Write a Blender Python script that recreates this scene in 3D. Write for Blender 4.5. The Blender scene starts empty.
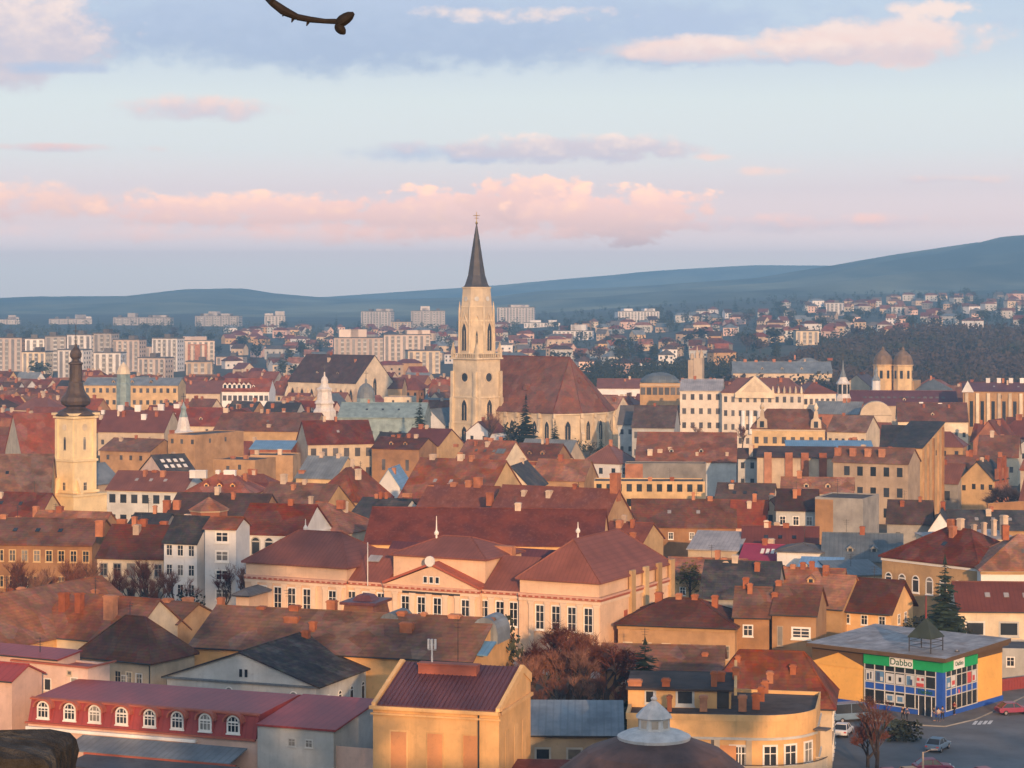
import bpy, math, random
from mathutils import Vector
R = math.radians
scene = bpy.context.scene
COL = scene.collection
# ------------------------------------------------------------------ camera, sky, sun, exposure
F, HZ, EYE = 2200.0, 300.0, 51.0          # focal length in pixels, horizon row, eye height above the town
HAZE = 0.00023
EXPO = 1.02
cam = bpy.data.cameras.new('camera')
cam.sensor_width = 36.0
cam.lens = F / 1024 * 36
cam.shift_y = -(384 - HZ) / 1024
cam.clip_start, cam.clip_end = 0.3, 40000
camo = bpy.data.objects.new('camera', cam)
COL.objects.link(camo)
camo.location = (0, 0, EYE)
camo.rotation_euler = (R(90), 0, 0)
scene.camera = camo

SUN_EL, SUN_AZ = 11.5, 10.0               # sun low, behind the camera and to its right
sun = bpy.data.lights.new('sun', 'SUN')
sun.energy = 2.8
sun.angle = R(0.6)
sun.color = (1.0, 0.57, 0.28)
suno = bpy.data.objects.new('sun', sun)
COL.objects.link(suno)
sd = Vector((math.sin(R(SUN_AZ)) * math.cos(R(SUN_EL)), -math.cos(R(SUN_AZ)) * math.cos(R(SUN_EL)), math.sin(R(SUN_EL))))
suno.rotation_euler = sd.to_track_quat('Z', 'Y').to_euler()

scene.view_settings.view_transform = 'Standard'
scene.view_settings.look = 'None'
scene.view_settings.gamma = 1
scene.view_settings.use_curve_mapping = False
scene.view_settings.exposure = EXPO
scene.cycles.use_denoising = True
scene.cycles.max_bounces = 5
scene.cycles.volume_bounces = 0
scene.cycles.volume_max_steps = 32

def srgb(r, g, b):
    f = lambda c: (c / 255 / 12.92) if c / 255 < 0.04045 else ((c / 255 + 0.055) / 1.055) ** 2.4
    return (f(r), f(g), f(b))

def make_world():
    w = bpy.data.worlds.new('World')
    scene.world = w
    w.use_nodes = True
    nt = w.node_tree
    nt.nodes.clear()
    N, L = nt.nodes.new, nt.links.new
    out = N('ShaderNodeOutputWorld')
    bg = N('ShaderNodeBackground')
    STR = 0.15
    bg.inputs['Strength'].default_value = STR
    L(bg.outputs[0], out.inputs[0])
    sky = N('ShaderNodeTexSky')
    sky.sky_type = 'NISHITA'
    sky.sun_disc = False
    sky.sun_elevation = R(SUN_EL)
    sky.sun_rotation = R(180 - SUN_AZ)
    sky.altitude = 400
    sky.dust_density = 2.5
    tc = N('ShaderNodeTexCoord')
    sep = N('ShaderNodeSeparateXYZ')
    L(tc.outputs['Generated'], sep.inputs[0])
    def mth(op, a, b=None, c=None, clamp=False):
        n = N('ShaderNodeMath'); n.operation = op; n.use_clamp = clamp
        for i, x in enumerate((a, b, c)):
            if x is None: continue
            if isinstance(x, (int, float)): n.inputs[i].default_value = x
            else: L(x, n.inputs[i])
        return n.outputs[0]
    def mixc(f, a, b):
        n = N('ShaderNodeMix'); n.data_type = 'RGBA'; n.clamp_factor = True
        if isinstance(f, (int, float)): n.inputs[0].default_value = f
        else: L(f, n.inputs[0])
        for i, x in ((6, a), (7, b)):
            if isinstance(x, tuple): n.inputs[i].default_value = (x[0], x[1], x[2], 1)
            else: L(x, n.inputs[i])
        return n.outputs[2]
    def ramp(v, a, b):
        n = N('ShaderNodeMapRange'); n.interpolation_type = 'SMOOTHSTEP'
        L(v, n.inputs[0]); n.inputs[1].default_value = a; n.inputs[2].default_value = b
        return n.outputs[0]
    # world azimuth and elevation, in units of 1/2200 rad about the view to the south
    az = mth('MULTIPLY', mth('ARCTAN2', sep.outputs[0], sep.outputs[1]), F)
    el = mth('MULTIPLY', mth('ARCSINE', sep.outputs[2]), F)
    def col(c):   # a radiance seen as this sRGB colour
        s = srgb(*c); return tuple(x / STR for x in s)
    K = 2 ** -EXPO
    # clear air: twilight band low down, pale blue above, the sky model over that (brighter low down, where the haze dims it)
    def colk(c, k=1.0): return tuple(x * k * K for x in col(c))
    AIR = (.24, .35, .50)               # the colour the haze itself takes on
    def thru(e): return math.exp(-HAZE * min(9000, 194 * F / max(e, 1)))
    def seen(c, e):                      # the sky colour that shows as c through the haze at elevation e
        t = thru(e); return tuple(max(.02, (x - (1 - t) * a) / t) * K / STR for x, a in zip(srgb(*c), AIR))
    stops = [(0, (194, 199, 212)), (30, (196, 201, 214)), (50, (205, 203, 216)), (75, (222, 210, 218)), (110, (222, 214, 222)), (150, (221, 226, 231)), (200, (221, 230, 234)), (245, (207, 219, 232)), (310, (193, 210, 231))]
    base = seen(stops[0][1], 1)
    lin_ = lambda v, a, b: mth('DIVIDE', mth('SUBTRACT', v, a), b - a, clamp=True)
    for (e0, _), (e1, cc) in zip(stops, stops[1:]): base = mixc(lin_(el, e0, e1), base, seen(cc, e1))
    base = mixc(ramp(el, 330, 1100), base, sky.outputs[0])
    base = mixc(ramp(el, -30, 0), sky.outputs[0], base)
    cv = N('ShaderNodeCombineXYZ')
    L(mth('MULTIPLY', az, 0.01), cv.inputs[0]); L(mth('MULTIPLY', el, 0.016), cv.inputs[1])
    def nzz(sc, det, ro, dist=0):
        n = N('ShaderNodeTexNoise'); n.inputs['Scale'].default_value = sc; n.inputs['Detail'].default_value = det; n.inputs['Roughness'].default_value = ro; n.inputs['Distortion'].default_value = dist
        L(cv.outputs[0], n.inputs[0]); return mth('SUBTRACT', n.outputs[0], 0.5)
    nz, nf, ng = nzz(.9, 5, .6, .3), nzz(2.4, 6, .62), nzz(6.0, 5, .6)
    puff = N('ShaderNodeTexVoronoi'); puff.feature = 'SMOOTH_F1'; puff.inputs['Scale'].default_value = 4.2; puff.inputs['Smoothness'].default_value = .6; puff.inputs['Detail'].default_value = 2
    L(cv.outputs[0], puff.inputs[0]); pf = mth('SUBTRACT', .42, puff.outputs['Distance'])
    # clouds: azimuth, elevation, half width, half height, strength, lit tone, shade tone, softness, billow
    PINK, PALE, BLUE, MAUVE, DEEP = (248, 220, 215), (250, 230, 224), (187, 202, 227), (212, 206, 219), (178, 194, 221)
    PEACH, ROSE = (255, 218, 206), (240, 208, 208)
    clouds = [
        (-170, 270, 470, 42, 1.7, BLUE, DEEP, .7, .2), (260, 264, 240, 30, 1.3, BLUE, BLUE, .8, .2), (-520, 262, 130, 52, 1.7, PALE, MAUVE, .6, .3), (-440, 226, 60, 9, .9, BLUE, BLUE, .6, 0),
        (300, 238, 175, 10, 1.3, BLUE, BLUE, .7, .3), (215, 250, 130, 13, 1.8, PALE, PINK, .7, .4), (350, 254, 120, 22, 1.9, PALE, PINK, .6, .5), (300, 245, 190, 15, 1.4, PALE, MAUVE, .7, .4), (415, 285, 60, 10, 1.1, PALE, PALE, .7, .5), (10, 284, 130, 11, 1.25, PALE, PALE, .7, .6), (420, 283, 50, 12, 1.1, PALE, PALE, .5, .8),
        (-310, 189, 100, 14, 1.6, PINK, MAUVE, .8, .5), (-80, 147, 110, 12, 1.35, MAUVE, BLUE, .8, .3), (50, 151, 130, 15, 1.9, PALE, MAUVE, .6, .8), (20, 140, 150, 8, .8, BLUE, BLUE, .9, .2), (-450, 149, 130, 6, .9, ROSE, MAUVE, .7, 0),
        (-470, 98, 110, 22, 1.4, PEACH, ROSE, .6, .6), (-270, 87, 140, 18, 1.8, PEACH, ROSE, .5, 1.0), (-70, 88, 125, 26, 2.1, PEACH, ROSE, .42, 1.3), (20, 98, 80, 26, 2.0, PEACH, ROSE, .42, 1.3),
        (105, 86, 90, 27, 2.2, PEACH, ROSE, .4, 1.1), (-180, 66, 400, 13, 1.1, ROSE, ROSE, .9, .2), (270, 76, 200, 12, 1.2, ROSE, MAUVE, .7, .3), (420, 118, 80, 6, 1.1, PINK, MAUVE, .7, .3), (255, 128, 45, 6, 1.1, PINK, PINK, .7, .4), (200, 142, 30, 5, 1.0, PINK, PINK, .7, .4),
        (900, 200, 260, 50, 1.3, PALE, BLUE, .5, .5), (-1000, 210, 300, 55, 1.3, PINK, BLUE, .5, .5),
    ]
    c = base
    for (ca, ce, ra, re, s, lit, shd, soft, bil) in clouds:
        dx = mth('MULTIPLY', mth('SUBTRACT', az, ca), 1 / ra)
        dy = mth('MULTIPLY', mth('SUBTRACT', el, ce), 1 / re)
        r2 = mth('ADD', mth('MULTIPLY', dx, dx), mth('MULTIPLY', dy, dy))
        d = mth('SUBTRACT', s, mth('MULTIPLY', r2, 1.0))
        d = mth('ADD', d, mth('MULTIPLY', nz, 2.6))
        d = mth('ADD', d, mth('MULTIPLY', nf, 1.7 + bil * .6))
        d = mth('ADD', d, mth('MULTIPLY', ng, .45 + .4 * bil))
        if bil: d = mth('ADD', d, mth('MULTIPLY', pf, bil * 1.1))
        kh = 1
        m = mth('MULTIPLY', ramp(d, .15, .15 + soft * 1.7), .92)
        tone = mth('ADD', mth('ADD', mth('MULTIPLY', dy, .5), .42), mth('ADD', mth('MULTIPLY', nf, 1.6), mth('ADD', mth('MULTIPLY', ng, .9), mth('MULTIPLY', pf, bil * .9))))
        c = mixc(m, c, mixc(ramp(tone, -.15, 1.0), seen(shd, ce), seen(lit, ce)))
    L(c, bg.inputs['Color'])
make_world()
# ------------------------------------------------------------------ materials
MAT = {}
def material(name, c, rough=.8, var=.18, scale=.5, streak=0, streak_c=None, bump=0, rnd=.12, metal=0, spec=.3, rows=0, tiles=0, patch=None, stretch=(1, 1, 1)):
    m = bpy.data.materials.new(name); m.use_nodes = True
    nt = m.node_tree; N, L = nt.nodes.new, nt.links.new
    p = nt.nodes['Principled BSDF']
    p.inputs['Roughness'].default_value = rough
    p.inputs['Metallic'].default_value = metal
    p.inputs['Specular IOR Level'].default_value = spec
    tc = N('ShaderNodeTexCoord')
    oi = N('ShaderNodeObjectInfo')
    mp = N('ShaderNodeMapping'); mp.inputs['Scale'].default_value = stretch
    add = N('ShaderNodeVectorMath'); add.operation = 'ADD'
    sc = N('ShaderNodeMath'); sc.operation = 'MULTIPLY'; sc.inputs[1].default_value = 91.0
    L(oi.outputs['Random'], sc.inputs[0])
    L(tc.outputs['Object'], add.inputs[0]); L(sc.outputs[0], add.inputs[1]); L(add.outputs[0], mp.inputs[0])
    def mix(f, a, b, mode='MIX'):
        n = N('ShaderNodeMix'); n.data_type = 'RGBA'; n.blend_type = mode
        if isinstance(f, (int, float)): n.inputs[0].default_value = f
        else: L(f, n.inputs[0])
        for i, x in ((6, a), (7, b)):
            if isinstance(x, tuple): n.inputs[i].default_value = (*x[:3], 1)
            else: L(x, n.inputs[i])
        return n.outputs[2]
    def noise(s, det=5, ro=.6):
        n = N('ShaderNodeTexNoise'); n.inputs['Scale'].default_value = s; n.inputs['Detail'].default_value = det; n.inputs['Roughness'].default_value = ro
        L(mp.outputs[0], n.inputs[0]); return n.outputs[0]
    def rng(v, a, b, lo=0, hi=1):
        n = N('ShaderNodeMapRange'); L(v, n.inputs[0])
        n.inputs[1].default_value = a; n.inputs[2].default_value = b; n.inputs[3].default_value = lo; n.inputs[4].default_value = hi
        return n.outputs[0]
    lo = tuple(x * (1 - var * 1.6) for x in c); hi = tuple(min(1, x * (1 + var)) for x in c)
    nz = noise(scale)
    col = mix(rng(nz, .32, .68), lo, hi)
    n3 = noise(scale * 7, 3)
    col = mix(rng(n3, .55, .75, 0, .5), col, tuple(x * .72 for x in c))
    if patch:
        col = mix(rng(noise(scale * .45, 4), .53, .62, 0, .8), col, patch)
    if streak:
        st = N('ShaderNodeMapping'); st.inputs['Scale'].default_value = (1.6, .12, .12) if tiles or rows else (1.8, 1.8, .13)
        L(add.outputs[0], st.inputs[0])
        ns = N('ShaderNodeTexNoise'); ns.inputs['Scale'].default_value = .9; ns.inputs['Detail'].default_value = 6; ns.inputs['Roughness'].default_value = .7
        L(st.outputs[0], ns.inputs[0])
        col = mix(rng(ns.outputs[0], .52, .72, 0, streak), col, streak_c or tuple(min(1, x * 1.9 + .03) for x in c))
    if rows:
        wv = N('ShaderNodeTexWave'); wv.bands_direction = 'X'; wv.inputs['Scale'].default_value = rows; wv.inputs['Distortion'].default_value = .3
        L(tc.outputs['Object'], wv.inputs[0])
        col = mix(rng(wv.outputs[1], .75, 1, 0, .4), col, tuple(x * .6 for x in c))
    if tiles:
        wz = N('ShaderNodeTexWave'); wz.bands_direction = 'Z'; wz.wave_profile = 'SAW'; wz.inputs['Scale'].default_value = tiles; wz.inputs['Distortion'].default_value = .6; wz.inputs['Detail Scale'].default_value = 3
        L(tc.outputs['Object'], wz.inputs[0])
        col = mix(rng(wz.outputs[1], .0, .45, .38, 0), col, tuple(x * .5 for x in c))
        n5 = N('ShaderNodeTexVoronoi'); n5.inputs['Scale'].default_value = .33; n5.inputs['Randomness'].default_value = .9; L(add.outputs[0], n5.inputs[0])
        sp = N('ShaderNodeSeparateColor'); L(n5.outputs['Color'], sp.inputs[0])
        h5 = N('ShaderNodeHueSaturation'); L(col, h5.inputs['Color']); L(rng(sp.outputs[0], 0, 1, .72, 1.25), h5.inputs['Value']); L(rng(sp.outputs[1], 0, 1, .75, 1.12), h5.inputs['Saturation']); col = mix(.65, col, h5.outputs[0])
        n4 = N('ShaderNodeTexVoronoi'); n4.inputs['Scale'].default_value = 1.7; L(tc.outputs['Object'], n4.inputs[0])
        col = mix(.16, col, n4.outputs['Color'], 'SOFT_LIGHT')
    if rnd:
        hs = N('ShaderNodeHueSaturation')
        L(col, hs.inputs['Color'])
        L(rng(oi.outputs['Random'], 0, 1, 1 - rnd * 2, 1 + rnd * 1.6), hs.inputs['Value'])
        L(rng(oi.outputs['Random'], 0, 1, 1 + rnd * .9, 1 - rnd * .3), hs.inputs['Saturation'])
        L(rng(oi.outputs['Random'], 0, 1, .5 - rnd * .05, .5 + rnd * .05), hs.inputs['Hue'])
        col = hs.outputs[0]
    L(col, p.inputs['Base Color'])
    if bump:
        b = N('ShaderNodeBump'); b.inputs['Strength'].default_value = bump; b.inputs['Distance'].default_value = .1
        L(n3, b.inputs['Height']); L(b.outputs[0], p.inputs['Normal'])
    MAT[name] = m
    return m
# roofs
material('terra', (.27, .098, .052), .85, .25, .35, .45, (.16, .066, .044), .5, .22, patch=(.14, .066, .046), tiles=1.0)
material('brown', (.165, .074, .046), .85, .25, .35, .4, (.105, .06, .046), .5, .2, patch=(.21, .085, .05), tiles=1.0)
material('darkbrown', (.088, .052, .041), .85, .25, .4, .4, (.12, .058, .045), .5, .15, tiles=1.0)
material('slate', (.05, .046, .046), .75, .3, .5, .3, (.12, .09, .08), .5, .15, patch=(.10, .075, .06), tiles=1.0)
material('redmetal', (.185, .068, .045), .55, .15, .3, .25, (.20, .075, .06), .1, .12, rows=.5)
material('purple', (.12, .044, .047), .5, .15, .3, .25, (.22, .09, .085), .1, .1, rows=.5)
material('rust', (.19, .058, .033), .7, .25, .3, .7, (.27, .13, .10), .2, .1, patch=(.13, .045, .035))
material('brightred', (.26, .072, .036), .75, .18, .35, .3, (.28, .075, .05), .3, .1, tiles=1.0)
material('magenta', (.27, .035, .075), .55, .12, .3, 0, None, 0, .08)
material('blue', (.16, .30, .44), .5, .15, .3, .4, (.25, .36, .45), .1, .1, rows=.5)
material('bluegrey', (.175, .20, .215), .6, .22, .3, .5, (.25, .255, .255), .1, .15, rows=.4)
material('palemetal', (.36, .34, .335), .55, .22, .3, .7, (.24, .20, .18), .1, .08, rows=.4)
material('greyroof', (.13, .12, .115), .8, .2, .4, .4, (.23, .2, .18), .3, .15)
material('flatroof', (.085, .062, .051), .9, .3, .4, 0, None, .2, .15, patch=(.085, .07, .065))
material('copper', (.085, .058, .042), .55, .25, .6, .3, (.15, .09, .06), .1, .0)
material('verdigris', (.25, .33, .33), .6, .2, .5, .3, (.34, .4, .4), .1, .05)
# walls
material('ochre', (.56, .38, .20), .9, .16, .3, .5, (.40, .27, .14), .1, .14)
material('ochrebrown', (.40, .235, .12), .9, .18, .3, .4, (.28, .17, .10), .1, .14, patch=(.46, .29, .16))
material('yellow', (.74, .45, .20), .9, .12, .3, .5, (.52, .31, .14), .05, .06)
material('cream', (.66, .55, .40), .9, .14, .3, .5, (.48, .40, .30), .05, .12)
material('white', (.74, .73, .71), .9, .08, .3, .25, (.55, .54, .52), .05, .08)
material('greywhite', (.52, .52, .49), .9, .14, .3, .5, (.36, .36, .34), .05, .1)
material('pink', (.74, .53, .43), .9, .12, .3, .4, (.55, .38, .3), .05, .1)
material('grey', (.30, .285, .26), .9, .18, .3, .4, (.22, .2, .18), .1, .12)
material('brick', (.36, .15, .085), .9, .2, .5, .2, (.26, .11, .07), .2, .14)
material('beige', (.54, .43, .31), .9, .16, .3, .5, (.36, .29, .22), .1, .12, patch=(.60, .50, .37))
material('salmon', (.78, .54, .36), .9, .10, .25, .4, (.60, .38, .25), .03, .03)
material('stone', (.64, .53, .37), .9, .16, .25, .5, (.40, .33, .24), .2, .04, patch=(.50, .42, .31))
material('teal', (.16, .30, .30), .8, .15, .3, 0, None, 0, .05)
material('panelblock', (.54, .51, .48), .9, .14, .05, .3, (.38, .35, .33), 0, .14)
material('panelpink', (.58, .49, .43), .9, .12, .05, .3, (.44, .33, .28), 0, .14)
material('trimwhite', (.80, .77, .71), .8, .06, .5, .15, (.66, .62, .56), 0, .03)
material('trimred', (.42, .12, .07), .8, .1, .5, 0, None, 0, .03)
material('orangepanel', (.66, .30, .13), .9, .08, .4, 0, None, 0, .03)
material('chimneybrick', (.42, .17, .09), .9, .2, .8, .3, (.28, .12, .075), .2, .14)
material('chimneypale', (.58, .46, .35), .9, .16, .8, .3, (.42, .33, .25), .1, .1)
material('palewarm', (.70, .63, .53), .9, .10, .3, .3, (.55, .48, .40), .05, .03)
material('domebrown', (.19, .13, .085), .6, .2, .5, .3, (.25, .18, .12), .1, 0)
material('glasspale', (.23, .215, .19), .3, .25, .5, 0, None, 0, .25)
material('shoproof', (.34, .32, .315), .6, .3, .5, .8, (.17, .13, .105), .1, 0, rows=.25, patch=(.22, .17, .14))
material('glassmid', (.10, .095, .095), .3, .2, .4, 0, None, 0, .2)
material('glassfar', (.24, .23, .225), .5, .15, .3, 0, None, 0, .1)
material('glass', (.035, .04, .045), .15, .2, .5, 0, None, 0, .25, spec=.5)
material('shopyellow', (.82, .44, .11), .85, .08, .3, .25, (.66, .36, .12), .03, 0)
material('darkstone', (.05, .046, .042), .95, .35, 7, 0, None, .5, .0, patch=(.10, .095, .085))
material('mossroof', (.062, .046, .038), .9, .3, .8, .3, (.11, .06, .045), .5, 0, patch=(.125, .10, .08), tiles=1.0)
material('pilastercream', (.80, .60, .43), .85, .07, .5, .15, (.66, .5, .36), 0, .03)
material('metaldark', (.06, .055, .05), .6, .15, .5)
material('spirecopper', (.06, .055, .056), .55, .2, .5, .3, (.11, .085, .07), 0, 0)
material('gold', (.75, .48, .15), .35, .1, 1, metal=.8)
# ground and plants
material('asphalt', (.17, .168, .168), .9, .18, .12, .0, None, .15, 0, patch=(.13, .126, .122))
material('paving', (.17, .155, .14), .9, .15, .3, 0, None, .15, 0)
material('kerbstone', (.28, .27, .25), .9, .15, .5, 0, None, 0, 0)
material('roadpaint', (.70, .69, .66), .8, .15, .8, 0, None, 0, 0)
material('earth', (.085, .075, .052), .95, .3, .02, 0, None, .2, 0, patch=(.06, .07, .035))
material('hillgrass', (.20, .20, .12), .95, .55, .0032, 0, None, 0, 0, patch=(.02, .035, .03), stretch=(1, .5, 1))
material('bark', (.085, .062, .048), .95, .25, 2, 0, None, .3, .1)
material('twig', (.21, .092, .06), .95, .25, .6, 0, None, 0, .2)
material('twigdark', (.07, .05, .042), .95, .25, .6, 0, None, 0, .2)
material('needle', (.028, .045, .024), .9, .4, .7, 0, None, 0, .2)
material('leafdark', (.045, .052, .03), .9, .4, .5, 0, None, 0, .25)
material('woodbrown', (.075, .056, .046), .95, .35, .03, 0, None, 0, 0, patch=(.045, .05, .034))
material('willow', (.22, .19, .07), .9, .3, .6, 0, None, 0, .1)
# signs, vehicles, people
for nm, c, ro in (('signgreen', (.02, .36, .12), .5), ('signwhite', (.8, .8, .78), .5), ('signblue', (.03, .10, .42), .5), ('letters', (.02, .12, .06), .6), ('posterblue', (.12, .25, .42), .5), ('posterred', (.55, .08, .07), .5),
                  ('posterpale', (.6, .62, .62), .5), ('carred', (.40, .03, .03), .3), ('carmagenta', (.30, .06, .10), .3), ('carwhite', (.75, .75, .74), .3), ('carblue', (.16, .24, .33), .35), ('carorange', (.65, .28, .06), .3), ('rubber', (.02, .02, .02), .9),
                  ('clothdark', (.03, .032, .04), .95), ('clothblue', (.06, .09, .17), .95), ('clothpale', (.45, .40, .34), .95), ('clothred', (.25, .04, .04), .95), ('skin', (.48, .28, .19), .7), ('hair', (.035, .025, .02), .9), ('fencered', (.26, .05, .045), .8), ('shopbrown', (.12, .075, .04), .85), ('lampglass', (.7, .7, .66), .3)):
    material(nm, c, ro, .06, 1.0, 0, None, 0, 0)

# ------------------------------------------------------------------ mesh helpers
class MB:
    def __init__(s): s.v = []; s.f = []; s.smooth = False
    def pts(s, ps):
        i = len(s.v); s.v += [tuple(p) for p in ps]; return list(range(i, len(s.v)))
    def poly(s, *ps): s.f.append(tuple(s.pts(ps))); return s
    def box(s, x0, y0, z0, x1, y1, z1, top=True, bottom=True):
        a = s.pts([(x0, y0, z0), (x1, y0, z0), (x1, y1, z0), (x0, y1, z0), (x0, y0, z1), (x1, y0, z1), (x1, y1, z1), (x0, y1, z1)])
        F_ = [(0, 1, 5, 4), (1, 2, 6, 5), (2, 3, 7, 6), (3, 0, 4, 7)]
        if top: F_.append((4, 5, 6, 7))
        if bottom: F_.append((3, 2, 1, 0))
        s.f += [tuple(a[i] for i in q) for q in F_]; return s
    def prism(s, poly, a0, a1, axis='z', caps=True):
        def P(p, t): return {'z': (p[0], p[1], t), 'x': (t, p[0], p[1]), 'y': (p[0], t, p[1])}[axis]
        n = len(poly); A = s.pts([P(p, a0) for p in poly]); B = s.pts([P(p, a1) for p in poly])
        for i in range(n): s.f.append((A[i], A[(i + 1) % n], B[(i + 1) % n], B[i]))
        if caps: s.f.append(tuple(reversed(A))); s.f.append(tuple(B))
        return s
    def lathe(s, prof, n=12, cx=0, cy=0, a0=0, cap=True):
        rings = [s.pts([(cx + r * math.cos(a0 + 2 * math.pi * k / n), cy + r * math.sin(a0 + 2 * math.pi * k / n), z) for k in range(n)]) for r, z in prof]
        for A, B in zip(rings, rings[1:]):
            for k in range(n): s.f.append((A[k], A[(k + 1) % n], B[(k + 1) % n], B[k]))
        if cap: s.f.append(tuple(reversed(rings[0]))); s.f.append(tuple(rings[-1]))
        return s
    def bar(s, p, q, r0, r1=None, n=4):
        r1 = r0 if r1 is None else r1
        p, q = Vector(p), Vector(q); d = (q - p)
        if d.length < 1e-6: return s
        d.normalize(); u = d.orthogonal().normalized(); w = d.cross(u)
        A = s.pts([p + (u * math.cos(2 * math.pi * k / n) + w * math.sin(2 * math.pi * k / n)) * r0 for k in range(n)])
        B = s.pts([q + (u * math.cos(2 * math.pi * k / n) + w * math.sin(2 * math.pi * k / n)) * r1 for k in range(n)])
        for k in range(n): s.f.append((A[k], A[(k + 1) % n], B[(k + 1) % n], B[k]))
        s.f.append(tuple(reversed(A))); s.f.append(tuple(B)); return s
    def mesh(s, name, mat):
        me = bpy.data.meshes.new(name); me.from_pydata(s.v, [], s.f); me.materials.append(MAT[mat])
        if s.smooth: me.polygons.foreach_set('use_smooth', [True] * len(me.polygons))
        me.update(); return me
    def build(s, name, mat, parent=None, loc=None, rz=None, label=None):
        return obj(name, s.mesh(name, mat), parent, loc, rz, label)
def obj(name, me, parent=None, loc=None, rz=None, label=None):
    o = bpy.data.objects.new(name, me); COL.objects.link(o)
    if parent: o.parent = parent
    if loc: o.location = loc
    if rz: o.rotation_euler = (0, 0, rz)
    if label: o['label'] = label
    return o
def tag(o, label=None, cat=None, group=None, kind=None):
    for k, v in (('label', label), ('category', cat), ('group', group), ('kind', kind)):
        if v: o[k] = v
    return o
def thing(name, label, cat, loc=(0, 0, 0), rz=0, group=None):
    o = bpy.data.objects.new(name, None); COL.objects.link(o); o.location = loc; o.rotation_euler = (0, 0, rz)
    o.empty_display_size = .5
    return tag(o, label, cat, group)
def copy_tree(o, loc, rz=0, sc=None):
    c = o.copy(); COL.objects.link(c); c.location = loc; c.rotation_euler = (0, 0, rz)
    if sc: c.scale = sc if isinstance(sc, tuple) else (sc,) * 3
    for ch in o.children:
        d = ch.copy(); COL.objects.link(d); d.parent = c
        for g in ch.children:
            e = g.copy(); COL.objects.link(e); e.parent = d
    return c
def E(px, py, h):            # where the sight line through a photo point meets height h
    Y = F * (EYE - h) / (py - HZ); return Vector(((px - 512) * Y / F, Y, h))
def at(px, Y, z=0): return Vector(((px - 512) * Y / F, Y, z))
def zof(py, Y): return EYE - (py - HZ) * Y / F
def proj(p): return (512 + F * p[0] / p[1], HZ + F * (EYE - p[2]) / p[1])
def lerp(a, b, t): return a + (b - a) * t
def pw(x, pts):
    if x <= pts[0][0]: return pts[0][1]
    for (a, b), (c, d) in zip(pts, pts[1:]):
        if x <= c: return lerp(b, d, (x - a) / (c - a))
    return pts[-1][1]
def sst(t): t = max(0, min(1, t)); return t * t * (3 - 2 * t)

# ------------------------------------------------------------------ terrain
def terrain(x, y):
    z = 0.0
    if y < 170:
        z = 49.3 * max(0, min(1, (160 - y) / 157)) * (1 - sst((-y - 300) / 300)) * (1 - sst((abs(x) - 500) / 400))
    if y > 1100:
        t = x / y
        r = sst((t + .06) / .24)
        zl = pw(y, [(1300, 0), (2400, 13), (3000, 20), (4500, 34), (9000, 45)])
        zr = pw(y, [(1120, 0), (1500, 18), (2200, 31), (3000, 56), (4000, 68), (9000, 75)])
        z = lerp(zl, zr, r)
    return z
def grid_sheet(name, mat, xs, ys, fz, kind='structure'):
    m = MB()
    for y in ys:
        for x in xs: m.v.append((x, y, fz(x, y)))
    n = len(xs)
    for j in range(len(ys) - 1):
        for i in range(n - 1): a = j * n + i; m.f.append((a, a + 1, a + n + 1, a + n))
    m.smooth = True
    return tag(m.build(name, mat), kind=kind)
xs = [-6500, -4500] + [-3500 + 250 * i for i in range(10)] + [-1000 + 50 * i for i in range(41)] + [1250 + 250 * i for i in range(10)] + [4500, 6500]
ys = [-1500, -1000, -700, -600, -500, -400, -300, -200, -100, -50, -20, 0, 3, 20, 50, 90, 130, 160, 200, 300, 600, 1000] + [1100 + 50 * i for i in range(20)] + [2100 + 150 * i for i in range(20)] + [5500, 6500, 7500, 8700]
grid_sheet('ground', 'earth', xs, ys, terrain)

def hill(name, Yr, prof, x0, x1, front, back, zf, seed):
    rr = random.Random(seed)
    ph = [(rr.uniform(.0015, .012), rr.uniform(0, 6.3), rr.uniform(0, 6.3)) for _ in range(6)]
    m = MB(); nc, nr = 120, 26
    rows = [i / (nr - 1) for i in range(nr)]
    for s in rows:
        for c in range(nc):
            px = lerp(x0, x1, c / (nc - 1))
            zc = zof(pw(px, prof), Yr)
            X = (px - 512) / F * Yr * (1 - .15 * (1 - min(1, s / .7)))
            if s < .7:
                k = s / .7; Y = Yr - front * (1 - k); zf = terrain(X, Y) - 4; z = lerp(zf, zc, sst(k) * .35 + .65 * k ** 1.3)
            else:
                k = (s - .7) / .3; Y = Yr + back * k; z = lerp(zc, zf - 40, sst(k))
            w = sum(math.sin(X * a + p) * math.sin(Y * a * 1.3 + q) for a, p, q in ph)
            z += w * (zc - zf) * .05 * (min(1, s * 4) if s < .66 else .25)
            m.v.append((X, Y, z))
    for j in range(nr - 1):
        for i in range(nc - 1): a = j * nc + i; m.f.append((a, a + 1, a + nc + 1, a + nc))
    m.smooth = True
    return tag(m.build(name, 'hillgrass'), kind='structure')
hill('hill', 5000, [(300, 304), (400, 299), (500, 296), (540, 291), (600, 288), (700, 282), (760, 277), (840, 264), (900, 253), (960, 243), (985, 239), (1024, 238), (1300, 232)], 280, 1300, 1900, 1200, 60, 1)
hill('hill', 5600, [(-300, 303), (0, 299), (60, 296), (130, 296), (190, 289), (240, 288), (270, 293), (330, 298), (400, 299), (480, 297), (600, 299), (700, 303)], -300, 700, 2200, 1200, 38, 2)
hill('hill', 7600, [(-400, 301), (100, 299), (320, 297), (400, 292), (470, 288), (520, 283), (600, 276), (680, 269), (760, 264), (830, 264), (900, 268), (1100, 272)], -400, 1200, 2000, 1000, 60, 3)
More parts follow.
